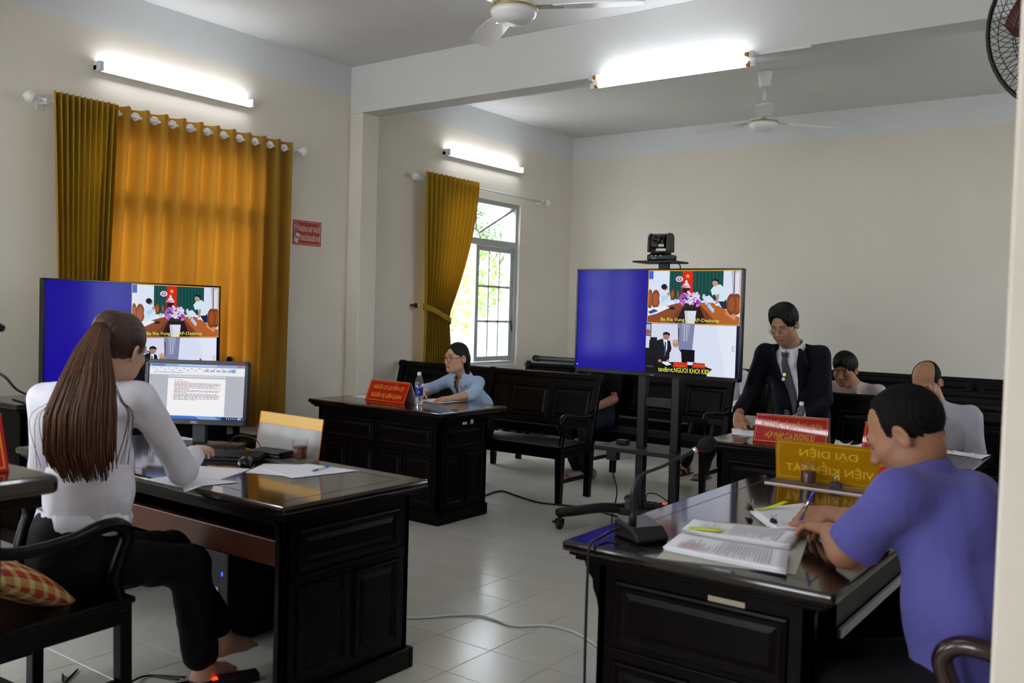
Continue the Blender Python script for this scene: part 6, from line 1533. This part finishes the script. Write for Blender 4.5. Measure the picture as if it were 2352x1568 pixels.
# ---- the clerk seen from behind
def clerk():
    sk = '#c79f88'; r = person('woman clerk in a white shirt with a long brown ponytail, seen from behind', (3.0, -7.83, 0))
    M = frame((3.045, -7.715, 1.305), (-.36, .90, -.22), (.10, .06, 1)); neck = A3(3.012, -7.768, 1.185)
    lat = (.866, .5, 0); lsh, rsh = A3(2.815, -7.865, 1.12), A3(3.135, -7.68, 1.13); rel, rwr = A3(3.085, -7.475, .846), A3(2.875, -7.265, .872); lel, lwr = A3(2.785, -7.85, .87), A3(2.72, -7.60, .84)
    ch = [head_chunk(M, neck, sk, .003, 'open', full=.05, neck_r=.047, lip='#b0605c')]
    ch.append(hand_chunk(rwr, (-.62, .78, -.02), (.1, .05, 1), 'R', rel, sk, curls=((.25, .45, .3), (.3, .5, .3), (.3, .5, .3), (.25, .4, .3)), h=.003, nails='#7d78c8', r_el=.036, scale=.93))
    ch.append(hand_chunk(lwr, (-.2, .95, -.1), (0, 0, 1), 'L', lel, sk, h=.004, nails='#7d78c8', r_el=.036, scale=.93))
    ch.append(torso_chunk([C_(A3(3.0, -7.82, .58), A3(3.0, -7.79, 1.0), .095, .085, .05, (lat, 1.3)), C_(lsh, lel, .038, .034, .02), C_(rsh, rel, .038, .034, .02), C_(lsh, rsh, .042, .042, .04)], sk))
    # bare feet
    for heel, toe in (((3.125, -7.41, .028), (3.07, -7.235, .02)), ((3.10, -7.315, .115), (3.075, -7.13, .085))):
        heel, toe = A3(*heel), A3(*toe); d = toe-heel; d /= np.linalg.norm(d); sd = np.cross(d, (0, 0, 1)); sd /= np.linalg.norm(sd); F = Field(np.minimum(heel, toe)-.09, np.maximum(heel, toe)+A3(.09, .09, .16), .0035)
        F.cap(heel+A3(0, 0, .006), toe-d*.03, .032, .024, k=.02, flat=(sd, 1.25)); F.cap(heel+d*.02+A3(0, 0, .02), heel+A3(-.01, .02, .13), .034, .036, k=.03); F.cap(heel+d*.05+A3(0, 0, .04), toe-d*.05+A3(0, 0, .008), .026, .018, k=.03)
        for k in range(5):
            o = sd*(-.028+.014*k); F.cap(toe-d*.03+o, toe+o-d*(.004*abs(k-1)-.008), .0105 if k else .0135, .0085 if k else .0115, k=.006)
        P, Fq = F.mesh(1); ch.append((P, Fq, np.tile(np.array(lin('#b98d78')), (len(P), 1))))
    body_obj(r, ch)
    mh = mat('brown_ponytail_hair', '#4b2c19', .42, spec=.35, noise=.6, nscale=22, stretch=(7, 7, .35), bump=.3, bscale=60)
    hair_obj(M, r, 'ponytail', mat('dark_brown_hair', '#33190f', .4, noise=.4, nscale=30, stretch=(6, 6, 1), bump=.25, bscale=80), .003)
    # ponytail: a core and several hundred locks in one surface
    ctr = [A3(3.085, -7.80, 1.40), A3(3.135, -7.862, 1.315), A3(3.165, -7.893, 1.215), A3(3.165, -7.915, 1.10), A3(3.165, -7.918, .972), A3(3.175, -7.895, .868)]
    hw = [.022, .050, .082, .108, .108, .085]; th = [.02, .036, .034, .030, .024, .012]; rv = np.array((.503, .864, 0)); tv = np.array((.864, -.503, 0))
    mb = MB(); rg = np.random.default_rng(5)
    def cs(t):   # smooth path
        x = t*5; i = min(4, int(x)); f_ = x-i; f_ = f_*f_*(3-2*f_)*.35+f_*.65
        return lerp(ctr[i], ctr[i+1], f_), hw[i]*(1-f_)+hw[i+1]*f_, th[i]*(1-f_)+th[i+1]*f_
    for k in range(520):
        u, v = rg.uniform(-1, 1), rg.uniform(-1, 1); e = rg.uniform(.82, 1.0) if abs(u) < .8 else rg.uniform(.6, .95); ph = rg.uniform(0, 6.28); am = rg.uniform(.002, .007); wd = rg.uniform(.0022, .0048)
        pts = []; rr = []
        for j in range(13):
            t = e*j/12; c, w, d = cs(t); q = c+rv*(u*w+am*math.sin(ph+6*t)*t)+tv*(v*d*math.sqrt(max(.05, 1-u*u))+.004); pts.append(tuple(q)); rr.append(wd*(1-.75*max(0, (t-.6)/.4))+.0003)
        mb.tube(pts, rr, 5)
    for k in range(12):   # loose strands hanging beside the ponytail
        sg = 1 if k % 3 else -1; a = A3(3.155, -7.87, 1.20)+rv*(sg*rg.uniform(.05, .08)); b = A3(3.15, -7.90, 1.08)+rv*(sg*rg.uniform(.12, .16)); c = A3(3.15, -7.90, .92)+rv*(sg*rg.uniform(.10, .15))
        mb.tube([tuple(p) for p in spline([a, (a+b)/2, b, c], 4)], .0009, 4)
    mb.build('ponytail', mh, r, smooth=True, world=True)
    MB().tube([tuple(A3(3.083, -7.795, 1.398)+.024*(math.cos(a*PI/8)*rv+math.sin(a*PI/8)*A3(0, 0, 1))) for a in range(17)], .006, 8, cap=False).build('hair_tie', m_black, r, smooth=True, world=True)
    glasses(r, M, mat('black_glasses_frame', '#141214', .3), r=.0022, w=.027, hgt=.019)
    ms = fabric('white_cotton_shirt', '#d6d3de', .8, .06)
    caps = [C_(A3(3.005, -7.81, .70), A3(3.01, -7.80, .80), .122, .118, .05, (lat, 1.22)), C_(A3(3.01, -7.80, .80), A3(3.0, -7.785, 1.0), .112, .105, .05, (lat, 1.32)),
            C_(lsh+A3(.02, .01, -.01), rsh+A3(-.02, -.01, -.01), .058, .058, .05), C_(A3(3.0, -7.785, 1.10), A3(3.012, -7.77, 1.172), .066, .054, .04), C_(A3(3.005, -7.782, 1.14), lerp((3.005, -7.782, 1.14), rsh, .7), .055, .05, .04), C_(A3(3.005, -7.782, 1.14), lerp((3.005, -7.782, 1.14), lsh, .7), .055, .05, .04),
            C_(lsh, lel, .054, .048, .035), C_(lel, lerp(lel, lwr, .8), .046, .04, .02), C_(rsh, rel, .055, .054, .035), C_(rel, lerp(rel, rwr, .85), .054, .040, .02)]
    cloth_obj('shirt', r, ms, caps, .0065, 21, .0065, None, sc=.7, ends=[(lerp(rel, rwr, .68), rwr-rel), (lerp(lel, lwr, .88), lwr-lel)])
    MB().grid([[tuple(A3(3.005, -7.808, z)+(rad+.006*math.sin(5*a)+.004*math.sin(11*a+2))*(math.cos(a)*np.array(lat)*1.24+math.sin(a)*np.array((.5, -.866, 0)))) for z, rad in ((.74, .122), (.70, .131), (.672, .128), (.665, .118))] for a in [2*PI*q/48 for q in range(48)]], closed_u=True).build('shirt_hem', ms, r, smooth=True, solid=.003, world=True)
    collar(r, neck_frame(neck-A3(0, 0, .012), M, (-.5, .866, 0)), ms, r=(.058, .058), h=.026, leaf=.036, gap=.4)
    pel = A3(2.995, -7.83, .56)
    legs(r, m_trouser, [pel+A3(-.08, -.03, 0), pel+A3(.09, .04, 0)], [A3(2.93, -7.42, .50), A3(3.13, -7.47, .49)], [A3(3.08, -7.31, .22), A3(3.11, -7.40, .13)], pelvis=pel, lat=lat, r=(.09, .076, .066))
clerk()

# ---- generic seated figure facing -y
def seated(label, x, y, head, f, sk, shirt, hair, hm, full=.3, z0=.44, sh=.18, arms=None, eyes='down', stub=None, gl=None, trouser=None, collar_m=None, long=True, shoes=None, h=.0032, seed=5, lap=True, neck=None, r_t=.118, flat=1.3, female=False, chest_y=None, lip=None, zs=.93, hsc=1.0, feet=None, brow='#241a16', vneck=0.0):
    r = person(label, (x, y, 0)); M = frame(head, f); nk = A3(*neck)
    cy = chest_y if chest_y is not None else nk[1]+.04
    lsh, rsh = A3(nk[0]+sh, nk[1]+.02, zs), A3(nk[0]-sh, nk[1]+.02, zs)
    ar = arms or {}
    L = ar.get('L', (A3(nk[0]+sh+.06, nk[1]-.06, zs-.24), A3(nk[0]+.10, nk[1]-.26, z0+.17))); Rr = ar.get('R', (A3(nk[0]-sh-.06, nk[1]-.06, zs-.24), A3(nk[0]-.10, nk[1]-.26, z0+.17)))
    ch = [head_chunk(M, nk, sk, h, eyes, full=full, stub=stub, neck_r=.047 if female else .054, lip=lip, scale=hsc, brow=brow)]
    for s, (el, wr), sd in (('L', L[:2], 1), ('R', Rr[:2], -1)):
        spec = (L if s == 'L' else Rr); fd = spec[2] if len(spec) > 2 else (-sd*.5, -.8, -.2); cu = spec[3] if len(spec) > 3 else (.3, .5, .3)
        ch.append(hand_chunk(wr, fd, (0, -.15, 1), s, el, sk, curl=cu, h=.0036, r_el=.036 if female else .04, scale=.92 if female else 1.0))
    pel = A3(x, y, z0+.10)
    ch.append(torso_chunk([C_(pel, A3(nk[0], cy, zs-.04), .082, .08, .04, ((1, 0, 0), 1.25)), C_(lsh-A3(.02, 0, .01), L[0], .032, .030, .02), C_(rsh+A3(-.0, 0, .0)+A3(.02, 0, -.01), Rr[0], .032, .030, .02), C_(lsh-A3(.03, 0, .01), rsh+A3(.03, 0, -.01), .034, .034, .03)], sk))
    body_obj(r, ch); hair_obj(M, r, hair, hm, h, scale=hsc)
    caps = [C_(pel-A3(0, 0, .02), A3(x, y-.01, z0+.26), r_t*1.12, r_t*1.1, .05, ((1, 0, 0), 1.2)), C_(A3(x, y-.01, z0+.26), A3(nk[0], cy, zs-.06), r_t*1.06, r_t*.92, .05, ((1, 0, 0), flat)), C_(lsh-A3(.02, 0, .005), rsh+A3(.02, 0, -.005), .052 if female else .06, .052 if female else .06, .05), C_(A3(nk[0], nk[1]+.01, zs), nk-A3(0, 0, .01), .066, .056, .04)]
    cuts = []
    for s, el, wr in ((lsh, L[0], L[1]), (rsh, Rr[0], Rr[1])):
        caps += [C_(s, el, .052 if female else .06, .048 if female else .055, .03)]
        if long: caps += [C_(el, lerp(el, wr, long+.1 if long is not True else .95), .048 if female else .055, .042 if female else .047, .02)]; cuts.append((lerp(el, wr, (long if long is not True else .86)), wr-el))
        else: cuts.append((lerp(s, el, .72), el-s))
    vn = lambda c: ((c[:, 1] < nk[1]-.02) & (np.abs(c[:, 0]-nk[0]+.01) < .042*np.clip((c[:, 2]-(zs-vneck))/(vneck+.03), 0, 1)) & (c[:, 2] > zs-vneck))
    cloth_obj('shirt', r, shirt, caps, .0065, seed, .005, vn if vneck else None, ends=cuts)
    collar(r, neck_frame(nk-A3(0, 0, .022), M, (0, -1, 0)), collar_m or shirt, r=(.059, .060), h=.030, leaf=.044, gap=.38)
    tr = trouser or m_trouser; ky = y-.42
    an = feet or [A3(x-.11, ky-.02, .09), A3(x+.11, ky-.02, .09)]
    legs(r, tr, [pel+A3(-.09, -.03, 0), pel+A3(.09, -.03, 0)], [A3(x-.11, ky, .47), A3(x+.11, ky, .47)], an, pelvis=pel, h=.012)
    if shoes is not None:
        for a in an: shoe(r, (a[0], a[1]-.16, 0), (a[0], a[1]+.05, 0), shoes)
    if gl: glasses(r, M, gl, r=.0017)
    return r, M
m_bluesh = fabric('light_blue_shirt', '#a6bcdc', .8, .06); m_greysh = fabric('grey_shirt', '#a8a8b2', .8, .06); m_whitesh = fabric('white_office_shirt', '#d5d5da', .8, .06); m_darksh = fabric('black_t_shirt', '#0a0b10', .85, .06, sheen=0, wr=.3)
rw, Mw = seated('woman in a light blue shirt and glasses at the desk by the window', 1.43, -3.60, (1.42, -3.86, 1.098), (-.20, -.975, -.05), '#c89a80', m_bluesh, 'back', m_hairb, full=.85, sh=.15, neck=(1.43, -3.785, .968), zs=.905, female=True, eyes='open',
       arms={'L': (A3(1.675, -3.95, .825), A3(1.65, -4.175, .812), (-.35, -.93, -.05), (.2, .35, .2)), 'R': (A3(1.19, -3.96, .825), A3(1.33, -4.17, .812), (.5, -.85, -.05))}, long=.38, gl=mat('dark_brown_glasses_frame', '#2a1414', .3), lip='#a8605a', h=.0028, shoes=m_shoeb, hsc=.99, r_t=.106, vneck=.12)
for s in (-1, 1):
    p = to_world(Mw, np.array([[s*.083, -.004, -.036]]))[0]; MB().lathe([(0, -.004), (.004, 0), (0, .004)], tuple(p), 10).build('earring', m_chrome, rw, smooth=True, world=True)
def placket(root, x, pts, material, buttons=True, w=.03):
    mb = MB(); P = [[(px-w/2, py, pz), (px+w/2, py, pz)] for px, py, pz in pts]; mb.grid(P).build('placket', material, root, smooth=True, solid=.002, world=True)
seated('bald man in a grey shirt looking down at the desk of the suited man', 4.94, -3.38, (4.885, -3.575, 1.128), (-.12, -.80, -.55), '#a87a5e', m_greysh, 'bald', m_hairg, full=.3, sh=.195, neck=(4.93, -3.49, .985), zs=.935, stub='#7a5f50', eyes='down', shoes=m_shoeb, r_t=.13, hsc=1.0,
       arms={'L': (A3(5.165, -3.52, .70), A3(5.03, -3.74, .62)), 'R': (A3(4.69, -3.53, .70), A3(4.83, -3.74, .62))}, brow='#3a302c')
m_check = check_material('brown_checked_shirt', '#d6ccc4', '#84524e', '#5a5462', 52)
seated('man in a brown checked shirt on the bench behind the suited man', 4.09, -2.18, (4.035, -2.28, 1.105), (-.10, -.95, -.28), '#9a6a50', m_check, 'short', m_hairb, full=.6, sh=.185, neck=(4.08, -2.20, .985), zs=.945, eyes='down', shoes=m_shoeb, r_t=.13)
seated('person in a white shirt mostly hidden behind the right edge of the television', 2.57, -1.10, (2.57, -1.22, 1.12), (-.1, -.9, -.3), '#b08468', m_whitesh, 'back', m_hairb, full=.2, sh=.17, neck=(2.58, -1.14, .985), zs=.93, eyes='down', female=True, r_t=.12, h=.005,
       feet=[A3(2.40, -1.60, .10), A3(2.64, -1.72, .10)])
rd, Md = seated('person in a dark shirt and jeans sitting behind the television', 1.76, -2.18, (1.76, -2.29, 1.13), (-.1, -.95, -.25), '#a8795f', m_darksh, 'short', m_hairb, full=.2, sh=.18, neck=(1.76, -2.20, .99), zs=.935, eyes='down', r_t=.12, h=.005, trouser=m_jean, long=False,
       arms={'L': (A3(1.965, -2.24, .71), A3(1.87, -2.44, .63), (-.4, -.85, -.2))}, feet=[A3(1.70, -2.44, .09), A3(1.84, -2.50, .09)])
m_sneak = mat('pale_sneaker', '#b9b4a6', .6); m_sneak2 = mat('pink_sneaker', '#b58f92', .6)
shoe(rd, (1.60, -2.56, 0), (1.72, -2.38, 0), m_sneak, 'sneaker'); shoe(rd, (1.75, -2.60, 0), (1.86, -2.42, 0), m_sneak2, 'sneaker')
# bare feet in black sandals under the bench
def sandals():
    rr = [o for o in bpy.data.objects if o.get('label', '').startswith('person in a white shirt')][0]
    for ax, ay in ((2.40, -1.60), (2.64, -1.72)):
        heel, toe = A3(ax, ay+.04, .03), A3(ax, ay-.16, .025); F = Field(A3(ax-.08, ay-.25, 0), A3(ax+.08, ay+.12, .2), .005)
        F.cap(heel, toe, .03, .022, k=.02, flat=((1, 0, 0), 1.3)); F.cap(heel+A3(0, 0, .01), A3(ax, ay, .17), .032, .034, k=.03)
        for k in range(5): F.cap(toe+A3(-.026+.013*k, .02, -.006), toe+A3(-.026+.013*k, -.012, -.008), .010, .008, k=.004)
        P, Fq = F.mesh(1); mesh_obj('foot', P, Fq, m_skin, rr, np.tile(np.array(lin('#9a6e58')), (len(P), 1)))
        s = MB(); s.box(ax-.045, ax+.045, ay-.19, ay+.08, 0, .008); P = [[(ax+.045*math.cos(a), ay-.12+dy, .012+.045*math.sin(a)) for dy in (-.02, .02)] for a in [PI*k/10 for k in range(11)]]; s.grid(P)
        s.grid([[(ax+.042*math.cos(a), ay-.02+dy, .02+.075*math.sin(a)) for dy in (-.012, .012)] for a in [PI*k/10 for k in range(11)]])
        s.build('sandal', m_shoeb, rr, solid=.003, world=True)
sandals()
bk = thing('notebook', 'white notebook with a red edge on the lap of the white shirt', 'notebook', (2.62, -1.36, .66))
Tn = Matrix.Translation((2.63, -1.36, .655)) @ Matrix.Rotation(-.12, 4, 'Z') @ Matrix.Rotation(.12, 4, 'X')
MB(Tn).box(-.10, .14, -.12, .12, .004, .016).build('pages', m_paper, bk, world=True); MB(Tn).box(-.105, .145, -.125, .125, 0, .004).build('cover', m_signred, bk, world=True)

# ---- the standing man in the suit
def lawyer():
    sk = '#a97c60'; r = person('man in a dark navy suit and grey tie standing over papers', (4.12, -3.53, 0))
    M = frame((4.06, -3.765, 1.452), (-.07, -.87, -.46)); neck = A3(4.09, -3.67, 1.305)
    rsh, lsh = A3(3.90, -3.665, 1.250), A3(4.265, -3.645, 1.255); rel, rwr = A3(3.845, -3.72, .985), A3(3.865, -3.985, .875); lel, lwr = A3(4.292, -3.64, .97), A3(4.22, -3.885, .88)
    ch = [head_chunk(M, neck, sk, .0028, 'down', full=.1, brow='#1a1514', stub='#7d5f50')]
    ch.append(hand_chunk(rwr+A3(.006, -.02, -.008), (.42, -.75, -.52), (-.2, -.45, .85), 'R', rel, sk, curls=((.35, .5, .3), (.3, .5, .35), (.3, .5, .35), (.3, .5, .3)), h=.003, thumb=(.6, .4), r_el=.04))
    ch.append(hand_chunk(lwr, (-.3, -.9, -.3), (0, -.3, 1), 'L', lel, sk, h=.0036, r_el=.04))
    ch.append(torso_chunk([C_(A3(4.12, -3.52, .85), A3(4.09, -3.65, 1.2), .10, .095, .05, ((1, 0, 0), 1.3)), C_(A3(4.03, -3.51, .84), A3(4.02, -3.50, .1), .06, .04, .03), C_(A3(4.21, -3.51, .84), A3(4.22, -3.50, .1), .06, .04, .03)], sk))
    body_obj(r, ch); hair_obj(M, r, 'parted', m_hairb, .003)
    spine = [A3(4.125, -3.525, .76), A3(4.12, -3.55, .98), A3(4.09, -3.65, 1.21)]
    cloth_obj('shirt', r, m_whitesh, [C_(spine[0]+A3(0, 0, .05), spine[1], .128, .122, .04, ((1, 0, 0), 1.2)), C_(spine[1], spine[2], .122, .108, .04, ((1, 0, 0), 1.3)), C_(A3(4.09, -3.66, 1.24), neck, .07, .055, .04)], .007, 31, .002)
    mj = fabric('dark_navy_suit', '#0a0c15', .8, .08, noise=.06, wr=.3, sheen=0)
    xc = lambda z: 4.12+(4.09-4.12)*np.clip((z-.98)/.23, 0, 1)
    cutw = lambda z: .088*np.clip((z-.83)/.43, 0, 1.1)
    def cut(c):
        yc = -3.55-.10*np.clip((c[:, 2]-.98)/.23, -1, 1.2)
        return ((c[:, 1] < yc-.02) & (np.abs(c[:, 0]-xc(c[:, 2])) < cutw(c[:, 2])) & (c[:, 2] > .83) & (c[:, 2] < 1.36)) | ((c[:, 2] > 1.285) & (c[:, 1] < -3.66) & (np.abs(c[:, 0]-4.09) < .10))
    cloth_obj('suit_jacket', r, mj, [C_(spine[0]-A3(0, 0, .04), spine[1], .150, .140, .05, ((1, 0, 0), 1.2)), C_(spine[1], spine[2], .138, .124, .05, ((1, 0, 0), 1.32)),
        C_(rsh+A3(.015, 0, .004), lsh-A3(.015, 0, -.004), .064, .064, .03), C_(A3(4.09, -3.655, 1.25), A3(4.09, -3.66, 1.295), .082, .066, .03), C_(rsh, rel, .064, .056, .03), C_(rel, lerp(rel, rwr, .98), .056, .046, .02), C_(lsh, lel, .064, .056, .03), C_(lel, lerp(lel, lwr, .98), .056, .046, .02)], .0062, 33, .0036, cut, ends=[(lerp(rel, rwr, .93), rwr-rel), (lerp(lel, lwr, .93), lwr-lel)])
    def yf(x, z, rr=.132, off=.008):
        t = min(1, max(0, (z-.98)/.23)); c = 4.12*(1-t)+4.09*t; y0 = -3.55*(1-t)-3.65*t; q = min(.98, abs(x-c)/(1.3*rr)); return y0-rr*math.sqrt(1-q*q)-off
    for s in (-1, 1):
        prof = [(1.30, .072, .088), (1.27, .075, .115), (1.22, .068, .128), (1.19, .062, .138), (1.175, .060, .118), (1.10, .050, .102), (1.02, .036, .078), (.93, .018, .048), (.85, .004, .016)]
        P = []
        for z, a, b in prof: P.append([(xc(z)+s*(a+(b-a)*t), yf(xc(z)+s*(a+(b-a)*t), z)-.004*math.sin(PI*t), z) for t in (0, .5, 1)])
        MB().grid(P).build('lapel', mj, r, smooth=True, solid=.004, world=True)
    collar(r, neck_frame(neck-A3(0, .006, -.004), M, (0, -1, 0), .35), m_whitesh, r=(.064, .066), h=.045, leaf=.066, gap=.22, drop=.045)
    mt = fabric('grey_tie', '#4b4e58', .6, .1)
    P = []
    for z, w in ((1.268, .022), (1.25, .018), (1.238, .015), (1.20, .020), (1.10, .030), (1.0, .037), (.93, .041), (.86, .044), (.80, .04)):
        x0 = xc(z)-.012-.012*(1.27-z)/.4; P.append([(x0+w*t, yf(x0, z, .117, .012+.004*(1-t*t)), z) for t in (-1, -.5, 0, .5, 1)])
    MB().grid(P).build('tie', mt, r, smooth=True, solid=.003, world=True)
    MB().lathe([(.014, -.010), (.022, .012), (.020, .016), (0, .016)], (4.075, yf(4.075, 1.26, .117, .012), 1.256), 14).build('tie_knot', mt, r, smooth=True, world=True)
    MB().lathe([(0, -.004), (.011, -.004), (.012, 0), (0, 0)], (4.072, yf(4.072, 1.13, .117, .021), 1.128), 14, 'y').build('gold_badge', mat('gold_badge', '#c8a52e', .3, metal=.8), r, world=True)
    MB().lathe([(0, -.003), (.013, -.003), (.014, 0), (0, 0)], (4.062, yf(4.062, 1.105, .117, .021), 1.098), 16, 'y').build('blue_badge', mat('blue_badge', '#4f76b8', .4), r, world=True)
    MB().lathe([(.0085, -.0045), (.011, -.0045), (.011, -.003), (.0085, -.003)], (4.062, yf(4.062, 1.105, .117, .0212), 1.098), 16, 'y').build('badge_ring', m_whitep, r, world=True)
    pel = A3(4.12, -3.52, .86)
    legs(r, fabric('navy_trousers', '#0e1019'), [pel+A3(-.09, 0, -.02), pel+A3(.09, 0, -.02)], [A3(4.03, -3.54, .48), A3(4.21, -3.54, .48)], [A3(4.02, -3.49, .09), A3(4.22, -3.49, .09)], pelvis=pel, h=.012)
    for x in (4.02, 4.22): shoe(r, (x, -3.66, 0), (x, -3.44, 0), m_shoeb)
    glasses(r, M, mat('thin_silver_glasses', '#b9b9bd', .25, metal=.8), r=.0012, w=.025, hgt=.015, y=.112, z=-.006)
lawyer()
# ------------------------------------------------------------------ outside the windows
struct(MB().box(-40, -0.22, -30, 40, -.35, -.30).build('ground_outside', mat('pale_concrete_yard', '#b9b6ac', .8, noise=.08, nscale=1.5)))
struct(MB().box(XR+.22, 40, -30, 40, -.35, -.30).build('ground_outside', MATS['pale_concrete_yard']))
m_leaf = mat('light_green_leaf', '#7ea046', .55, noise=.25, nscale=3); m_leafd = mat('dark_green_leaf', '#4d6b3a', .55, noise=.25, nscale=3); m_trunk = mat('pale_grey_bark', '#9a8f84', .9, noise=.35, nscale=12, bump=.5, bscale=30)
def leafy_tree(label, x, y, trunk_h, crown, n, m, seed, ls=.16, tr=.08):
    r = thing('tree', label, 'tree', (x, y, -.3), group='plants in the yard outside the far window'); rg = np.random.default_rng(seed)
    MB().tube(spline([(x, y, -.3), (x+.04, y, trunk_h*.5), (x-.03, y+.05, trunk_h)], 5), [tr*(1-.03*k) for k in range(11)], 10).build('trunk', m_trunk, r, smooth=True, world=True)
    mb = MB()
    for k in range(n):
        d = rg.normal(size=3); d /= np.linalg.norm(d); c = np.array(crown[:3])+d*np.array(crown[3:])*rg.uniform(.45, 1)**.6
        a = rg.normal(size=3); a /= np.linalg.norm(a); b = np.cross(a, rg.normal(size=3)); b /= np.linalg.norm(b); s = ls*rg.uniform(.6, 1.2)
        p = [c, c+a*s*.5+b*s*.26, c+a*s, c+a*s*.5-b*s*.26]; n0 = np.cross(a, b)*s*.08
        mb.add([tuple(p[0]), tuple(p[1]+n0), tuple(p[2]), tuple(p[3]+n0), tuple(c+a*s*.5-n0)], [(0, 1, 4), (1, 2, 4), (2, 3, 4), (3, 0, 4)])
    o = mb.build('foliage', m, r, world=True); o['kind'] = 'stuff'
leafy_tree('slim pale-barked tree with bright leaves just outside the far window', -4.5, 3.25, 2.0, (-4.6, 3.3, 1.75, .55, .75, .75), 420, m_leaf, 1)
leafy_tree('broad light green tree seen through the closed window leaf', -6.6, 6.1, 1.8, (-6.6, 6.0, 2.3, 1.0, 1.3, 1.0), 700, m_leaf, 2, ls=.2)
leafy_tree('dark green tree further back outside the far window', -9.5, 7.6, 2.4, (-9.5, 7.5, 3.4, 1.6, 2.2, 1.6), 800, m_leafd, 3, ls=.26, tr=.14)
def palm(label, x, y, h, seed):
    r = thing('palm_tree', label, 'palm', (x, y, -.3), group='plants in the yard outside the far window'); rg = np.random.default_rng(seed)
    MB().lathe([(.16, -.3)]+[(.13+.012*(k % 2), -.3+(h+.3)*k/24) for k in range(1, 25)], (x, y, 0), 12).build('trunk', m_trunk, r, world=True)
    for k in range(14):
        a = 2*PI*k/14+rg.uniform(-.15, .15); el = rg.uniform(-.2, .9); mb = MB(); L = 1.5
        path = [np.array((x, y, h))+L*t*np.array((math.cos(a)*math.cos(el), math.sin(a)*math.cos(el), math.sin(el)))-np.array((0, 0, 1))*(.9*t*t) for t in np.linspace(0, 1, 12)]
        mb.tube([tuple(p) for p in path], .012, 5); sd = np.array((-math.sin(a), math.cos(a), 0))
        for q in range(2, 12):
            for s in (-1, 1):
                p = path[q]; w = .42*math.sin(PI*q/13)+.05; e = p+sd*s*w-np.array((0, 0, .18*w/.4))+(path[q]-path[q-1])*1.2; m_ = (path[q]-path[q-1])*.28
                mb.add([tuple(p-m_), tuple(e), tuple(p+m_)], [(0, 1, 2)])
        mb.build('frond', m_leafd, r, world=True)
palm('palm tree whose fronds show at the top of the far window', -5.6, 4.9, 3.2, 4)
palm('second palm tree further off outside the far window', -8.2, 5.2, 3.7, 5)
def car():
    c = (-7.2, 6.6); r = thing('parked_car', 'pale silver car parked outside the far window', 'car', (c[0], c[1], -.3), math.radians(52))
    m_body = mat('silver_car_paint', '#b9c0cc', .25, metal=.4, coat=.5); m_cg = mat('dark_car_glass', '#7f8c9a', .1)
    body = [(-2.1, .25), (-2.15, .55), (-2.0, .78), (-1.2, .88), (-.7, 1.36), (.75, 1.40), (1.35, .95), (2.05, .85), (2.15, .55), (2.1, .25)]
    MB().prism(body, -.82, .82, 'y').build('body', m_body, r, bevel=.08, seg=3)
    for s in (-1, 1):
        MB().prism([(-1.05, .90), (-.62, 1.30), (-.02, 1.32), (-.02, .90)], s*.815, s*.83, 'y').build('side_window', m_cg, r); MB().prism([(.04, .90), (.04, 1.32), (.70, 1.33), (1.15, .92)], s*.815, s*.83, 'y').build('side_window', m_cg, r)
        for x in (-1.3, 1.35):
            MB().lathe([(0, -.1), (.24, -.1), (.31, -.08), (.31, .08), (.24, .1), (0, .1)], (x, s*.75, .31), 24, 'y').build('wheel', m_black, r)
    MB().add([(-1.19, -.7, .9), (-1.19, .7, .9), (-.74, .62, 1.36), (-.74, -.62, 1.36)], [(0, 1, 2, 3)]).build('windscreen', m_cg, r, solid=.01)
car()
struct(MB().box(-16.2, -16, -20, 30, -.3, 2.4).build('wall_yard', mat('white_yard_wall', '#d8d6d0', .8)))
